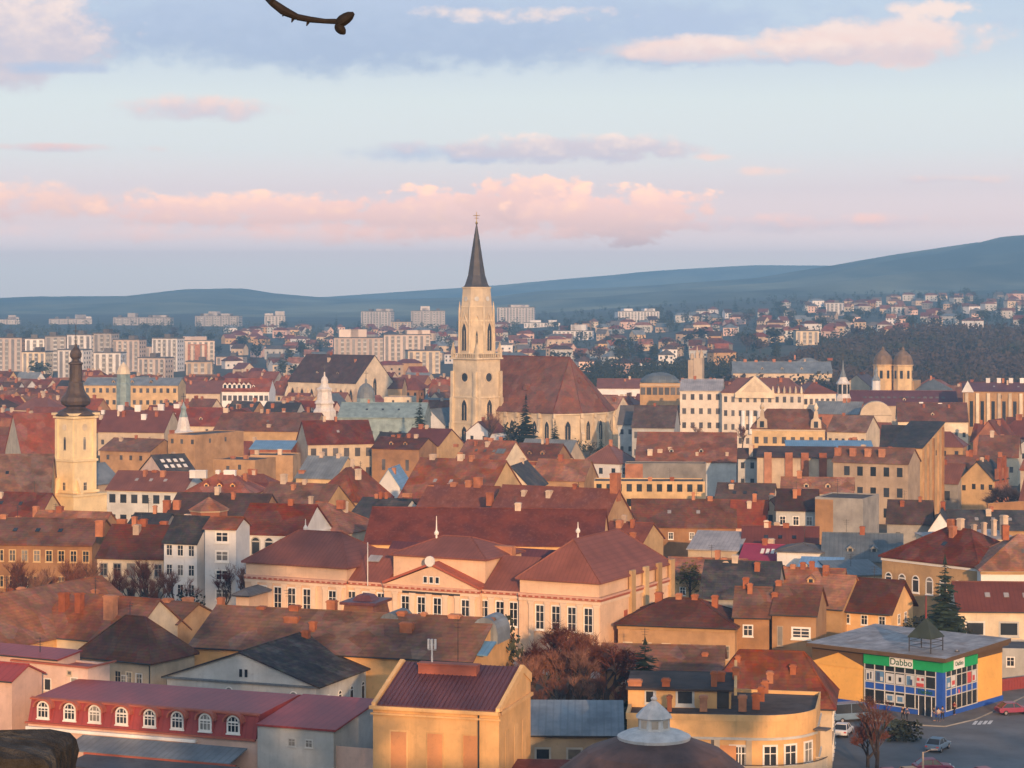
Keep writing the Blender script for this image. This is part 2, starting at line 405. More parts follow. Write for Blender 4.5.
# ------------------------------------------------------------------ buildings
FOOT = []      # footprints of the placed buildings: (corner, u, v, L, d)
RECTS = []     # what each shows in the view: (px0, py0, px1, py1, distance)
_win = {}
def window_mesh(w, h, style, framem):
    k = (round(w, 2), round(h, 2), style, framem)
    if k in _win: return _win[k]
    t = max(.07, min(.16, w * .09)); a = MB(); b = MB()
    if style == 'plain':                                   # too far to show a frame
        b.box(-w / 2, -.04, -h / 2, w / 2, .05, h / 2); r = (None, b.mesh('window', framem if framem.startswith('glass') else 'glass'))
    else:
        o = .05
        def ring(x0, z0, x1, z1, tt, y0, y1):
            a.box(x0, y0, z0, x0 + tt, y1, z1); a.box(x1 - tt, y0, z0, x1, y1, z1)
            a.box(x0 + tt, y0, z0, x1 - tt, y1, z0 + tt); a.box(x0 + tt, y0, z1 - tt, x1 - tt, y1, z1)
        ring(-w / 2 - t, -h / 2 - t, w / 2 + t, h / 2 + t, t * 1.6, -o, .06)
        a.box(-w / 2 - t * 1.6, -.14, -h / 2 - t * 2.1, w / 2 + t * 1.6, .05, -h / 2 - t)          # sill
        if style in ('cross', 'tall'):
            a.box(-t * .4, -.04, -h / 2 + t * .6, t * .4, .03, h / 2 - t * .6)
            zc = h * (.12 if style == 'cross' else .2)
            a.box(-w / 2 + t * .6, -.035, zc - t * .35, w / 2 - t * .6, .03, zc + t * .35)
        if style == 'tall':
            a.box(-w / 2 + t * .6, -.035, -h * .18 - t * .3, w / 2 - t * .6, .03, -h * .18 + t * .3)
        if style == 'archcross':
            for q_ in (-w * .17, w * .17): a.box(q_ - t * .35, -.04, -h / 2 + t * .6, q_ + t * .35, .03, h / 2 + w * .36)
            a.box(-w / 2 + t * .6, -.035, h * .22 - t * .35, w / 2 - t * .6, .03, h * .22 + t * .35)
        if style in ('arch', 'archcross'):
            prof = []
            for i in range(9):
                an = math.pi * i / 8; prof.append((math.cos(an) * (w / 2 + t), h / 2 + math.sin(an) * (w / 2 + t)))
            inner = [(x * (w / 2 - t * .6) / (w / 2 + t), h / 2 + (z - h / 2) * (w / 2 - t * .6) / (w / 2 + t)) for x, z in prof]
            for i in range(8): a.prism([inner[i], prof[i], prof[i + 1], inner[i + 1]], -o, .06, 'y')
            b.prism([(x * .93, h / 2 - .01 + (z - h / 2) * .93) for x, z in prof], -.012, .04, 'y')
        b.box(-w / 2, -.015, -h / 2, w / 2, .045, h / 2)
        r = (a.mesh('window', framem), b.mesh('pane', 'glass'))
    _win[k] = r
    return r
def add_window(root, u, v, z, rz, w, h, style='cross', framem='trimwhite'):
    fm, pm = window_mesh(w, h, style, framem)
    if fm is None: return obj('window', pm, root, (u, v, z), rz)
    o = obj('window', fm, root, (u, v, z), rz)
    pk = (pm.name, 'pale')
    if (int(abs(u) * 37 + abs(v) * 11 + z * 5) * 7919) % 10 < 3 and style != 'tall':      # some panes have curtains drawn
        if pk not in _win: _win[pk] = pm.copy(); _win[pk].materials[0] = MAT['glasspale']
        pm = _win[pk]
    obj('pane', pm, o)
    return o
_chim = {}
def chimney(root, u, v, z0, z1, w=.8, l=None, mat='chimneybrick', pots=True):
    l = l or w
    c = MB(); c.box(-w / 2, -l / 2, 0, w / 2, l / 2, z1 - z0 - .28)
    c.box(-w / 2 - .09, -l / 2 - .09, z1 - z0 - .28, w / 2 + .09, l / 2 + .09, z1 - z0 - .12)
    c.box(-w / 2 + .05, -l / 2 + .05, z1 - z0 - .12, w / 2 - .05, l / 2 - .05, z1 - z0)
    return c.build('chimney', mat, root, (u, v, z0))

class Frame:
    """local frame of a building: origin at the front left corner on the ground, u along the front, v to the back"""
    def __init__(s, px1, py1, px2, h, rot, base=None):
        s.rot = R(rot); s.u = Vector((math.cos(s.rot), -math.sin(s.rot), 0)); s.w = Vector((math.sin(s.rot), math.cos(s.rot), 0))
        p = E(px1, py1, h); k = (px2 - 512) / F
        s.L = (k * p.y - p.x) / (s.u.x - k * s.u.y)
        s.h = h; s.p = p; s.base = terrain(p.x, p.y) if base is None else base
        s.o = Vector((p.x, p.y, 0))
    def world(s, u, v, z): q = s.o + s.u * u + s.w * v; return Vector((q.x, q.y, z))
    def uof(s, px, v):     # u where the sight line of a column crosses the line at depth v
        q = s.o + s.w * v; k = (px - 512) / F
        return (k * q.y - q.x) / (s.u.x - k * s.u.y)
    def vof(s, px, u):
        q = s.o + s.u * u; k = (px - 512) / F
        return (k * q.y - q.x) / (s.w.x - k * s.w.y)
    def z(s, py, u, v): return zof(py, s.world(u, v, 0).y)

def roof_mesh(kind, L, d, h, rh, ov, ax, t=.18, hipf=1.0, og=None):
    m = MB(); og = ov * .6 if og is None else og
    if kind == 'gable':
        D = d if ax == 'x' else L; LL = L if ax == 'x' else d
        sl = rh / (D / 2); ze = h - ov * sl
        A = [(-ov, ze + t), (D / 2, h + rh + t), (D + ov, ze + t), (D + ov, ze), (D / 2, h + rh), (-ov, ze)]
        for (i, j, k, l) in ((0, 1, 4, 5), (1, 2, 3, 4)):
            q = [A[i], A[j], A[k], A[l]]
            m.prism(q, -og, LL + og, 'x' if ax == 'x' else 'y')
        # ridge tiles
        if ax == 'x': m.bar((-og, D / 2, h + rh + t), (LL + og, D / 2, h + rh + t), .13)
        else: m.bar((D / 2, -og, h + rh + t), (D / 2, LL + og, h + rh + t), .13)
    elif kind == 'hip':
        a = min(min(L, d) / 2 * hipf, max(L, d) / 2 - .05)
        x0, y0, x1, y1 = -ov, -ov, L + ov, d + ov
        if L >= d: r0, r1 = (a, d / 2), (L - a, d / 2)
        else: r0, r1 = (L / 2, a), (L / 2, d - a)
        z = h + .02; b = m.pts([(x0, y0, z), (x1, y0, z), (x1, y1, z), (x0, y1, z), (x0, y0, z + t), (x1, y0, z + t), (x1, y1, z + t), (x0, y1, z + t), (*r0, h + rh), (*r1, h + rh)])
        m.f.append((3, 2, 1, 0))
        for i in range(4): m.f.append((i, (i + 1) % 4, (i + 1) % 4 + 4, i + 4))
        if L >= d: m.f += [(4, 5, 9, 8), (5, 6, 9), (6, 7, 8, 9), (7, 4, 8)]
        else: m.f += [(4, 5, 8), (5, 6, 9, 8), (6, 7, 9), (7, 4, 8, 9)]
        V = m.v
        for i, j in ((8, 9), (4, 8), (5, 9 if L >= d else 8), (6, 9), (7, 8 if L >= d else 9)): m.bar(V[i], V[j], .12)
    elif kind == 'shed':
        sl = rh / d
        m.prism([(-ov, h - ov * sl), (d + ov * .3, h + rh + ov * .3 * sl), (d + ov * .3, h + rh + ov * .3 * sl + t), (-ov, h - ov * sl + t)], -og, L + og, 'x')
    elif kind == 'flat':
        m.box(.22, .22, h - .35, L - .22, d - .22, h - .22)
    return m
def wall_mesh(kind, L, d, h, rh, ax, base):
    m = MB(); e = .03
    if kind == 'gable':
        hh = h - .02
        if ax == 'x': m.prism([(0, base), (d, base), (d, hh), (d / 2, hh + rh), (0, hh)], 0, L, 'x', True)
        else: m.prism([(0, base), (L, base), (L, hh), (L / 2, hh + rh), (0, hh)], 0, d, 'y', True)
        # the faces right under the roof slopes are left out
        n = 5; drop = {2, 3}; m.f = [f for i, f in enumerate(m.f) if i not in drop]
    elif kind == 'shed':
        m.prism([(0, base), (d, base), (d, h + rh - e), (0, h - e)], 0, L, 'x')
        m.f = [f for i, f in enumerate(m.f) if i != 2]
    elif kind == 'flat':
        m.box(0, 0, base, L, d, h, top=False)
        x = .22
        a = m.pts([(0, 0, h), (L, 0, h), (L, d, h), (0, d, h), (x, x, h), (L - x, x, h), (L - x, d - x, h), (x, d - x, h), (x, x, h - .4), (L - x, x, h - .4), (L - x, d - x, h - .4), (x, d - x, h - .4)])
        for i in range(4):
            j = (i + 1) % 4
            m.f.append((a[i], a[j], a[j + 4], a[i + 4])); m.f.append((a[i + 4], a[j + 4], a[j + 8], a[i + 8]))
    else:
        m.box(0, 0, base, L, d, h, top=False)
    return m
def house(label, px1, py1, px2, h, d, roof='gable', ry=None, rh=None, rot=26, wall='cream', rf='terra', ax='x', fw=None, sw=None, lw=None, wsz=(1.0, 1.6),
          ch=(), chm='chimneybrick', name='house', cat='house', group=None, ov=.45, style=None, cornice=None, hipf=1.0, side=None, vis=None, framem='trimwhite', base=None, gutter=False):
    f = Frame(px1, py1, px2, h, rot, base); L = f.L; b = f.base
    if ry is not None:
        uv = (L / 2, d / 2) if (roof in ('gable', 'hip') and (ax == 'x' or roof == 'hip')) else ((L / 2, 0) if roof == 'gable' else (L / 2, d))
        rh = max(.6, f.z(ry, *uv) - h)
        if roof in ('gable', 'hip'): rh = min(rh, (d if (ax == 'x' or roof == 'hip') else L) * .75)
    rh = rh or 3.0
    root = thing(name, label, cat, (f.p.x, f.p.y, 0), -f.rot, group)
    root['_'] = 0; del root['_']
    f.root, f.rh, f.d = root, rh, d
    wall_mesh(roof, L, d, h, rh, ax, b - 1.0).build('wall', wall, root)
    roof_mesh(roof, L, d, h, rh, ov, ax, hipf=hipf).build('roof', rf, root)
    if cornice:
        c = MB()
        z0, z1 = (h - .5, h - .12) if roof != 'flat' else (h - .9, h - .55)
        c.box(-.14, -.14, z0, L + .14, -.003, z1); c.box(L + .003, -.14, z0, L + .14, d + .1, z1)
        c.build('cornice', cornice, root)
    near = f.p.y < 440
    style = style or ('cross' if near else 'plain')
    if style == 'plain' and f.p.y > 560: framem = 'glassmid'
    fh = lambda n: (h - b) / n
    if fw:
        n, rows, *uu = fw; u0, u1 = uu if uu else (0, 1)
        for r in range(rows):
            z = b + fh(rows) * (r + .55)
            if z - wsz[1] / 2 < b + .2: continue
            for i in range(n): add_window(root, L * lerp(u0, u1, (i + .5) / n), 0, z, 0, *wsz, style, framem)
    if not fw and L > 8 and name == 'house' and wall != 'grey':
        q = random.Random(int(px1 * 5 + py1)); z = h - 1.9
        if q.random() < .65:
            n = q.choice((2, 3, 4))
            for i in range(n): add_window(root, L * (i + q.uniform(.25, .75)) / n, 0, z - q.choice((0, 0, .4)), 0, .9, 1.3, style, framem)
        if not sw and rot > 0 and d > 7 and q.random() < .5:
            for t in (.3, .62): add_window(root, L, d * t, z, R(90), .8, 1.2, style, framem)
    if sw:
        n, rows, *uu = sw; u0, u1 = uu if uu else (0, 1)
        for r in range(rows):
            for i in range(n): add_window(root, L, d * lerp(u0, u1, (i + .5) / n), b + fh(rows) * (r + .55), R(90), *wsz, style, framem)
    if lw:
        n, rows = lw
        for r in range(rows):
            for i in range(n): add_window(root, 0, d * (i + .5) / n, b + fh(rows) * (r + .55), R(-90), *wsz, style, framem)
    for c in ch:
        px, py, *o = c; wpx = o[0] if o else 5; vf = o[1] if len(o) > 1 else .5
        v = d * vf; u = f.uof(px, v); Y = f.world(u, v, 0).y
        zt = zof(py, Y); w = max(.5, min(3.5, wpx * Y / F))
        zb = h + (rh * (1 - abs(2 * vf - 1)) if roof != 'flat' else 0) - 1.2
        if ax == 'y' or roof == 'shed': zb = h - .6
        chimney(root, u, v, min(zb, zt - .8), zt, w, min(w, 1.0), chm)
    rr = random.Random(int(px1 * 13 + py1 * 7))
    if f.p.y > 325 and rh > 1.5 and roof in ('gable', 'hip'):      # smaller chimneys on the ridge and the far slope
        for _ in range(rr.choice((1, 2, 2, 3)) if L > 6 else 1):
            vf = rr.choice((.5, .5, .62, .38)); a = rr.uniform(.2, .8)
            uu, vv = (a * L, vf * d) if (ax == 'x' or roof == 'hip') else (vf * L, a * d)
            zr = h + rh * (1 - abs(2 * vf - 1)); ww = rr.uniform(.6, 1.1)
            chimney(root, uu, vv, zr - .9, zr + rr.uniform(.9, 1.7), ww, ww * rr.uniform(.8, 1.5), rr.choice(('chimneybrick', 'chimneybrick', 'chimneypale')))
    if f.p.y > 285 and rh > 1.8 and roof in ('gable', 'hip') and L > 9 and (ax == 'x' or roof == 'hip') and d < L * 1.15:
        q = rr.random()
        if q < .45: skylights(f, rr.choice((1, 2, 3)), 0, (.75, .95), 1, rr.choice(('greyroof', 'glass', 'palemetal')), .22, .78)
        elif q < .7: dormers(f, rr.choice((1, 2, 2, 3)), 1.1, 1.15, wall, rf, .3, .2, .8)
    if f.p.y < 520 and rh > 1.2 and L > 6 and rr.random() < .6:
        a = rr.uniform(.2, .8) * L; v = d * .55; z0 = h + rh * .8 if roof in ('gable', 'hip') else h; t = rr.uniform(2.2, 3.6); g = MB(); g.bar((a, v, z0 - .6), (a, v, z0 + t), .045, n=4)
        for k in range(3): g.bar((a - .6 + .12 * k, v, z0 + t - .2 - .35 * k), (a + .6 - .12 * k, v, z0 + t - .2 - .35 * k), .028, n=4)
        g.bar((a, v - .5, z0 + t - .5), (a, v + .5, z0 + t - .5), .028, n=4); g.build('aerial', 'metaldark', root)
    if f.p.y < 330 and roof in ('gable', 'hip', 'shed') and ax == 'x':
        g = MB(); g.bar((-.3, -ov - .08, h - ov * (rh / (d / 2 if roof != 'shed' else d)) * (roof != 'hip') + .08), (L + .3, -ov - .08, h - ov * (rh / (d / 2 if roof != 'shed' else d)) * (roof != 'hip') + .08), .09, n=6); g.build('gutter', 'metaldark', root)
    if gutter:
        g = MB(); g.bar((L - .15, -.1, b), (L - .15, -.1, h - .2), .07, n=6); g.bar((.15, -.1, b), (.15, -.1, h - .2), .07, n=6)
        g.build('downpipe', 'metaldark', root)
    register(f, d, h, rh, vis)
    return f
def register(f, d, h, rh, vis=None):
    FOOT.append((f.o.copy(), f.u.copy(), f.w.copy(), f.L, d))
    ps = [proj(f.world(u, v, z)) for u in (0, f.L) for v in (0, d) for z in (h - 2.5, h + rh)]
    RECTS.append((min(p[0] for p in ps), min(p[1] for p in ps), max(p[0] for p in ps), vis or max(p[1] for p in ps), f.p.y))
def skylights(f, n, side, size=(.8, 1.1), rows=1, mat='palemetal', u0=.1, u1=.9):
    """roof windows on the slope: side 0 = front slope"""
    d, rh, h = f.d, f.rh, f.h; sl = math.atan2(rh, d / 2)
    for r in range(rows):
        for i in range(n):
            u = f.L * lerp(u0, u1, (i + .5) / n); k = .35 + .3 * r if rows > 1 else .5
            v = d / 2 * k if side == 0 else d - d / 2 * k
            m = MB(); m.box(-size[0] / 2, -size[1] / 2, .02, size[0] / 2, size[1] / 2, .12)
            o = m.build('skylight', mat, f.root, (u, v, h + rh * k + .19)); o.rotation_euler = (sl if side == 0 else -sl, 0, 0)
def dormers(f, n, w=1.6, hh=1.6, mat='trimwhite', rf='redmetal', k=.28, u0=.06, u1=.94):
    for i in range(n):
        u = f.L * lerp(u0, u1, (i + .5) / n); v = f.d / 2 * k; z = f.h + f.rh * k
        m = MB(); ln = hh * (f.d / 2) / f.rh + .3
        m.prism([(-w / 2, 0), (w / 2, 0), (w / 2, hh * .6), (0, hh), (-w / 2, hh * .6)], 0, ln, 'y')
        m.f = [q for j, q in enumerate(m.f) if j not in (2, 3)]
        o = m.build('dormer', mat, f.root, (u, v, z))
        r = MB()
        for s in (-1, 1):
            r.prism([(0, hh + .02), (s * (w / 2 + .2), hh * .6 - .13), (s * (w / 2 + .2), hh * .6), (0, hh + .16)], -.2, ln, 'y')
        r.build('dormer_roof', rf, o)
        g = MB(); g.box(-w * .28, -.03, .15, w * .28, .02, hh * .62); g.build('pane', 'glass', o)

# ---- the near ground: street, kerb, paving round the shop
m = MB(); m.poly((29, 205, .004), (140, 205, .004), (140, 300, .004), (96, 322, .004), (29, 300, .004))
tag(m.build('street', 'asphalt'), kind='structure')
# ================================================================== the great gothic church
def lancet(w, h, depth_out=.06, n=5):
    pts = [(-w / 2, 0), (w / 2, 0), (w / 2, h * .7)]
    for i in range(1, n): t = i / n; pts.append((w / 2 * (1 - t * t * .9 - .1 * t), h * .7 + h * .3 * t))
    pts.append((0, h))
    for i in range(n - 1, 0, -1): t = i / n; pts.append((-w / 2 * (1 - t * t * .9 - .1 * t), h * .7 + h * .3 * t))
    pts.append((-w / 2, h * .7))
    return pts
def lancet_window(root, u, v, z, rz, w, h, framem='stone', cat_name='window'):
    f = MB(); o = lancet(w + .5, h + .4); i = [(x, zz + .02) for x, zz in lancet(w, h)]
    n = len(o)
    for k in range(n): f.prism([o[k], o[(k + 1) % n], i[(k + 1) % n], i[k]], -.22, .05, 'y')
    f.box(-.07, -.12, 0, .07, .02, h * .72)
    fo = f.build(cat_name, framem, root, (u, v, z), rz)
    p = MB(); p.prism(i, -.06, .03, 'y'); p.build('pane', 'glass', fo)
    return fo
def build_church():
    a = R(43)
    S = 12.0
    c = at(477, 752) - Vector((math.cos(a), -math.sin(a), 0)) * S      # the near corner of the tower is (S, 0)
    root = thing('gothic_church', 'great pale stone gothic church with a tall spired tower and a steep red-brown roof', 'church', (c.x, c.y, 0), -a)
    # the left-hand face in view is y = 0, the right-hand one x = S
    T = MB()
    T.box(0, 0, -1, S, S, 17.5); T.box(.25, .25, 17.5, S - .25, S - .25, 31); T.box(1.2, 1.2, 31, S - 1.2, S - 1.2, 32.5)
    tw = T.build('tower', 'stone', root)
    O8 = lambda r0, r1, z0, z1: MB().lathe([(r0, z0), (r1, z1)], 8, S / 2, S / 2, R(22.5))
    up = MB(); up.lathe([(6.6, 32.5), (6.3, 44), (6.05, 44.2), (5.1, 55.2)], 8, S / 2, S / 2, R(22.5))
    up.build('upper_tower', 'stone', root)
    b = MB()
    for z, o in ((8.6, .3), (17.3, .4), (30.6, .55)):
        b.box(-o, -o, z, S + o, S + o, z + .55)
    b.lathe([(6.6, 43.6), (6.6, 44.2)], 8, S / 2, S / 2, R(22.5)); b.lathe([(5.3, 54.9), (5.5, 55.5)], 8, S / 2, S / 2, R(22.5))
    b.lathe([(5.85, 48.6), (5.8, 49.0)], 8, S / 2, S / 2, R(22.5))
    b.build('string_course', 'stone', root)
    # corner buttresses
    for (x, y, dx, dy) in ((0, 0, -1, -1), (S, 0, 1, -1), (0, S, -1, 1), (S, S, 1, 1)):
        q = MB()
        for z0, z1, o in ((-1, 8.6, 1.5), (8.6, 17.3, 1.15), (17.3, 26.5, .75)):
            for (ex, ey) in ((dx * o, 0), (0, dy * o)):
                if ex: q.box(min(x, x + ex), y - 1.1 if dy > 0 else y, z0, max(x, x + ex), y if dy > 0 else y + 1.1, z1)
                else: q.box(x - 1.1 if dx > 0 else x, min(y, y + ey), z0, x if dx > 0 else x + 1.1, max(y, y + ey), z1)
        q.build('buttress', 'stone', root)
    # pinnacles round the gallery and the upper tower
    for (x, y) in ((.3, .3), (S - .3, .3), (.3, S - .3), (S - .3, S - .3)):
        q = MB(); q.box(x - .55, y - .55, 31, x + .55, y + .55, 33.6); q.lathe([(.75, 33.6), (.05, 36.6)], 4, x, y, R(45)); q.build('pinnacle', 'stone', root)
    gal = MB()
    for i in range(11):
        t = .8 + i * (S - 1.6) / 10
        gal.box(t - .16, -.25, 31.2, t + .16, .0, 32.4); gal.box(S, t - .16, 31.2, S + .25, t + .16, 32.4)
    gal.box(-.3, -.3, 32.4, S + .3, .05, 32.75); gal.box(S - .05, .05, 32.4, S + .3, S + .3, 32.75)
    gal.build('gallery', 'stone', root)
    for k in range(8):
        an = R(45 * k); x, y = S / 2 + 6.6 * math.cos(an + R(22.5)), S / 2 + 6.6 * math.sin(an + R(22.5))
        q = MB(); q.bar((x, y, 32.5), (S / 2 + (x - S / 2) * .97, S / 2 + (y - S / 2) * .97, 47), .42, .34, 5); q.bar((S / 2 + (x - S / 2) * .97, S / 2 + (y - S / 2) * .97, 47), (S / 2 + (x - S / 2) * .95, S / 2 + (y - S / 2) * .95, 50.5), .4, .05, 5)
        q.build('pinnacle', 'stone', root)
    mid = S / 2
    for fx in (0, 1):                                    # the two faces in view, then the two behind
        pos = lambda s, z: ((mid, -.03, z, 0) if fx == 0 else (S + .03, mid, z, R(90)))
        for (z, w, h) in ((1.6, 2.4, 6.0), (9.6, 2.5, 7.2)):
            x, y, zz, r = pos(0, z); lancet_window(root, x, y, zz, r, w, h)
        x, y, zz, r = pos(0, 24.4)
        ring = MB(); inner = MB()
        n = 16
        for k in range(n):
            a0, a1 = 2 * math.pi * k / n, 2 * math.pi * (k + 1) / n
            P = lambda rr, t: (rr * math.cos(t), rr * math.sin(t))
            ring.prism([P(1.95, a0), P(1.95, a1), P(1.5, a1), P(1.5, a0)], -.2, .1, 'y')
        inner.prism([(1.5 * math.cos(2 * math.pi * k / n), 1.5 * math.sin(2 * math.pi * k / n)) for k in range(n)], -.04, .06, 'y')
        ro = ring.build('round_window', 'stone', root, (x - (.25 if fx else 0), y + (0 if fx else .25), zz), r)
        inner.build('pane', 'glass', ro)
    apo = 6.3 * math.cos(R(22.5))
    for k in (6, 0, 7):                                   # belfry windows in the octagon
        an = R(45 * k); x, y = mid + (apo + .22) * math.cos(an), mid + (apo + .22) * math.sin(an)
        if k != 7: lancet_window(root, x, y, 33.6, an + R(90), 2.2, 9.6)
        else: lancet_window(root, x, y, 34.5, an + R(90), .7, 6.0)
        gb = MB(); gb.prism([(-2.1, 0), (0, 4.6), (2.1, 0), (1.7, 0), (0, 3.7), (-1.7, 0)], -.15, .1, 'y')
        gb.build('window_gable', 'stone', root, (x, y, 42.2), an + R(90))
        ck = MB(); ck.prism([(.85 * math.cos(2 * math.pi * j / 14), .85 * math.sin(2 * math.pi * j / 14)) for j in range(14)], -.1, .1, 'y')
        x2, y2 = mid + 5.25 * math.cos(an), mid + 5.25 * math.sin(an)
        ck.build('clock_face', 'greywhite', root, (x2, y2, 51.4), an + R(90))
    # spire
    sp = MB(); sp.lathe([(5.0, 55.4), (4.3, 56.3), (3.2, 59.5), (2.2, 65.5), (1.05, 72.5), (.2, 77.2)], 8, mid, mid, R(22.5))
    so = sp.build('spire', 'spirecopper', root)
    fi = MB(); fi.lathe([(.1, 77), (.5, 77.6), (.1, 78.3)], 8, mid, mid); fi.bar((mid, mid, 77), (mid, mid, 81.4), .13, n=5)
    dx, dy = math.cos(R(43)), math.sin(R(43))
    fi.bar((mid - 1.1 * dx, mid - 1.1 * dy, 80.2), (mid + 1.1 * dx, mid + 1.1 * dy, 80.2), .12, n=5); fi.bar((mid - .7 * dx, mid - .7 * dy, 79.3), (mid + .7 * dx, mid + .7 * dy, 79.3), .1, n=5)
    fi.build('finial_cross', 'gold', so)
    # nave: long roof running back to the left, polygonal hip towards the right
    n0 = at(572, 757)                                     # foot of the ridge's right end
    inv = lambda p: (lambda d: (d.x * math.cos(a) - d.y * math.sin(a), d.x * math.sin(a) + d.y * math.cos(a)))(Vector((p.x - c.x, p.y - c.y, 0)))
    rx, ry = inv(n0)
    # in this frame the ridge is parallel to +y?? the hip face looks along +x: the nave runs along -x from rx
    b_, ap, Ln = 15.5, 10.0, 38.0
    he, hr = 12.8, 31.3
    plan = [(rx - Ln, ry - b_), (rx + 5.5, ry - b_), (rx + ap, ry - b_ * .42), (rx + ap, ry + b_ * .42), (rx + 5.5, ry + b_), (rx - Ln, ry + b_)]
    w = MB(); w.prism(plan, -1, he, 'z'); w.build('wall', 'stone', root)
    rf = MB(); q = [((x - rx) * 1.035 + rx, (y - ry) * 1.05 + ry, he - .2) for x, y in plan]
    i0 = rf.pts(q); i1 = rf.pts([(x, y, z + .35) for x, y, z in q]); apx = rf.pts([(rx - Ln - .5, ry, hr), (rx - 1, ry, hr)])
    n = len(q)
    for k in range(n): rf.f.append((i0[k], i0[(k + 1) % n], i1[(k + 1) % n], i1[k]))
    rf.f += [(i1[0], i1[1], apx[1], apx[0]), (i1[1], i1[2], apx[1]), (i1[2], i1[3], apx[1]), (i1[3], i1[4], apx[1]), (i1[4], i1[5], apx[0], apx[1]), (i1[5], i1[0], apx[0])]
    rf.f.append(tuple(reversed(i0)))
    ro = rf.build('roof', 'churchroof', root)
    rd = MB(); V = rf.v
    rd.bar(V[apx[0]], V[apx[1]], .25); rd.bar(V[i1[1]], V[apx[1]], .22); rd.bar(V[i1[2]], V[apx[1]], .15); rd.bar(V[i1[3]], V[apx[1]], .15)
    rd.build('ridge_tiles', 'terra', ro)
    co = MB()
    for k in range(n - 1):
        (x0, y0), (x1, y1) = plan[k], plan[k + 1]
        co.bar((x0, y0, he - .6), (x1, y1, he - .6), .4, n=6)
    co.build('cornice', 'stone', root)
    def along(p, q, ts, out, fn):
        (x0, y0), (x1, y1) = p, q; dx, dy = x1 - x0, y1 - y0; l = math.hypot(dx, dy); nx, ny = dy / l, -dx / l
        for t in ts: fn(x0 + dx * t, y0 + dy * t, nx, ny, math.atan2(dy, dx))
    def butt(x, y, nx, ny, r):
        q = MB(); q.prism([(-1.9, -1), (0, -1), (0, 11), (-.7, 10.2), (-1.2, 6.4), (-1.9, 5.6)], -.6, .6, 'x')
        q.box(-.45, -.9, 11, .45, -.05, 12.6)
        q.build('buttress', 'stone', root, (x + nx * -.02, y + ny * -.02, 0), r)
    def winf(x, y, nx, ny, r): lancet_window(root, x + nx * .06, y + ny * .06, 3.4, r, 2.0, 6.6)
    along(plan[0], plan[1], [.5, .62, .74, .86], 0, butt); along(plan[0], plan[1], [.56, .68, .80, .93], 0, winf)
    along(plan[1], plan[2], [.0, 1.0], 0, butt); along(plan[1], plan[2], [.5], 0, winf)
    along(plan[2], plan[3], [.5, 1.0], 0, butt); along(plan[2], plan[3], [.25, .75], 0, winf)
    along(plan[3], plan[4], [1.0], 0, butt); along(plan[3], plan[4], [.5], 0, winf)
    for x, y, z in ((rx - 12, ry - b_ * .62, he + 7.2), (rx + 3.4, ry - 1, he + 9.5)):
        dm = MB(); dm.prism([(-.8, 0), (.8, 0), (.8, 1.3), (0, 2.2), (-.8, 1.3)], -1.3, 1.0, 'y')
        dm.build('dormer', 'churchroof', root, (x, y, z), 0 if y < ry - 5 else R(90))
    for (p, L_, d_) in ((Vector((c.x, c.y, 0)), 14, 14),):
        FOOT.append((p, Vector((math.cos(a), -math.sin(a), 0)), Vector((math.sin(a), math.cos(a), 0)), 14, 14))
    FOOT.append((n0 + Vector((-30, 0, 0)), Vector((1, 0, 0)), Vector((0, 1, 0)), 55, 45))
    FOOT.append((n0 + Vector((-20, -22, 0)), Vector((1, 0, 0)), Vector((0, 1, 0)), 45, 40))
    RECTS.append((452, 210, 626, 438, 735))
material('churchroof', (.20, .076, .043), .85, .2, .3, .4, (.10, .045, .032), .4, 0, tiles=.6)
build_church()

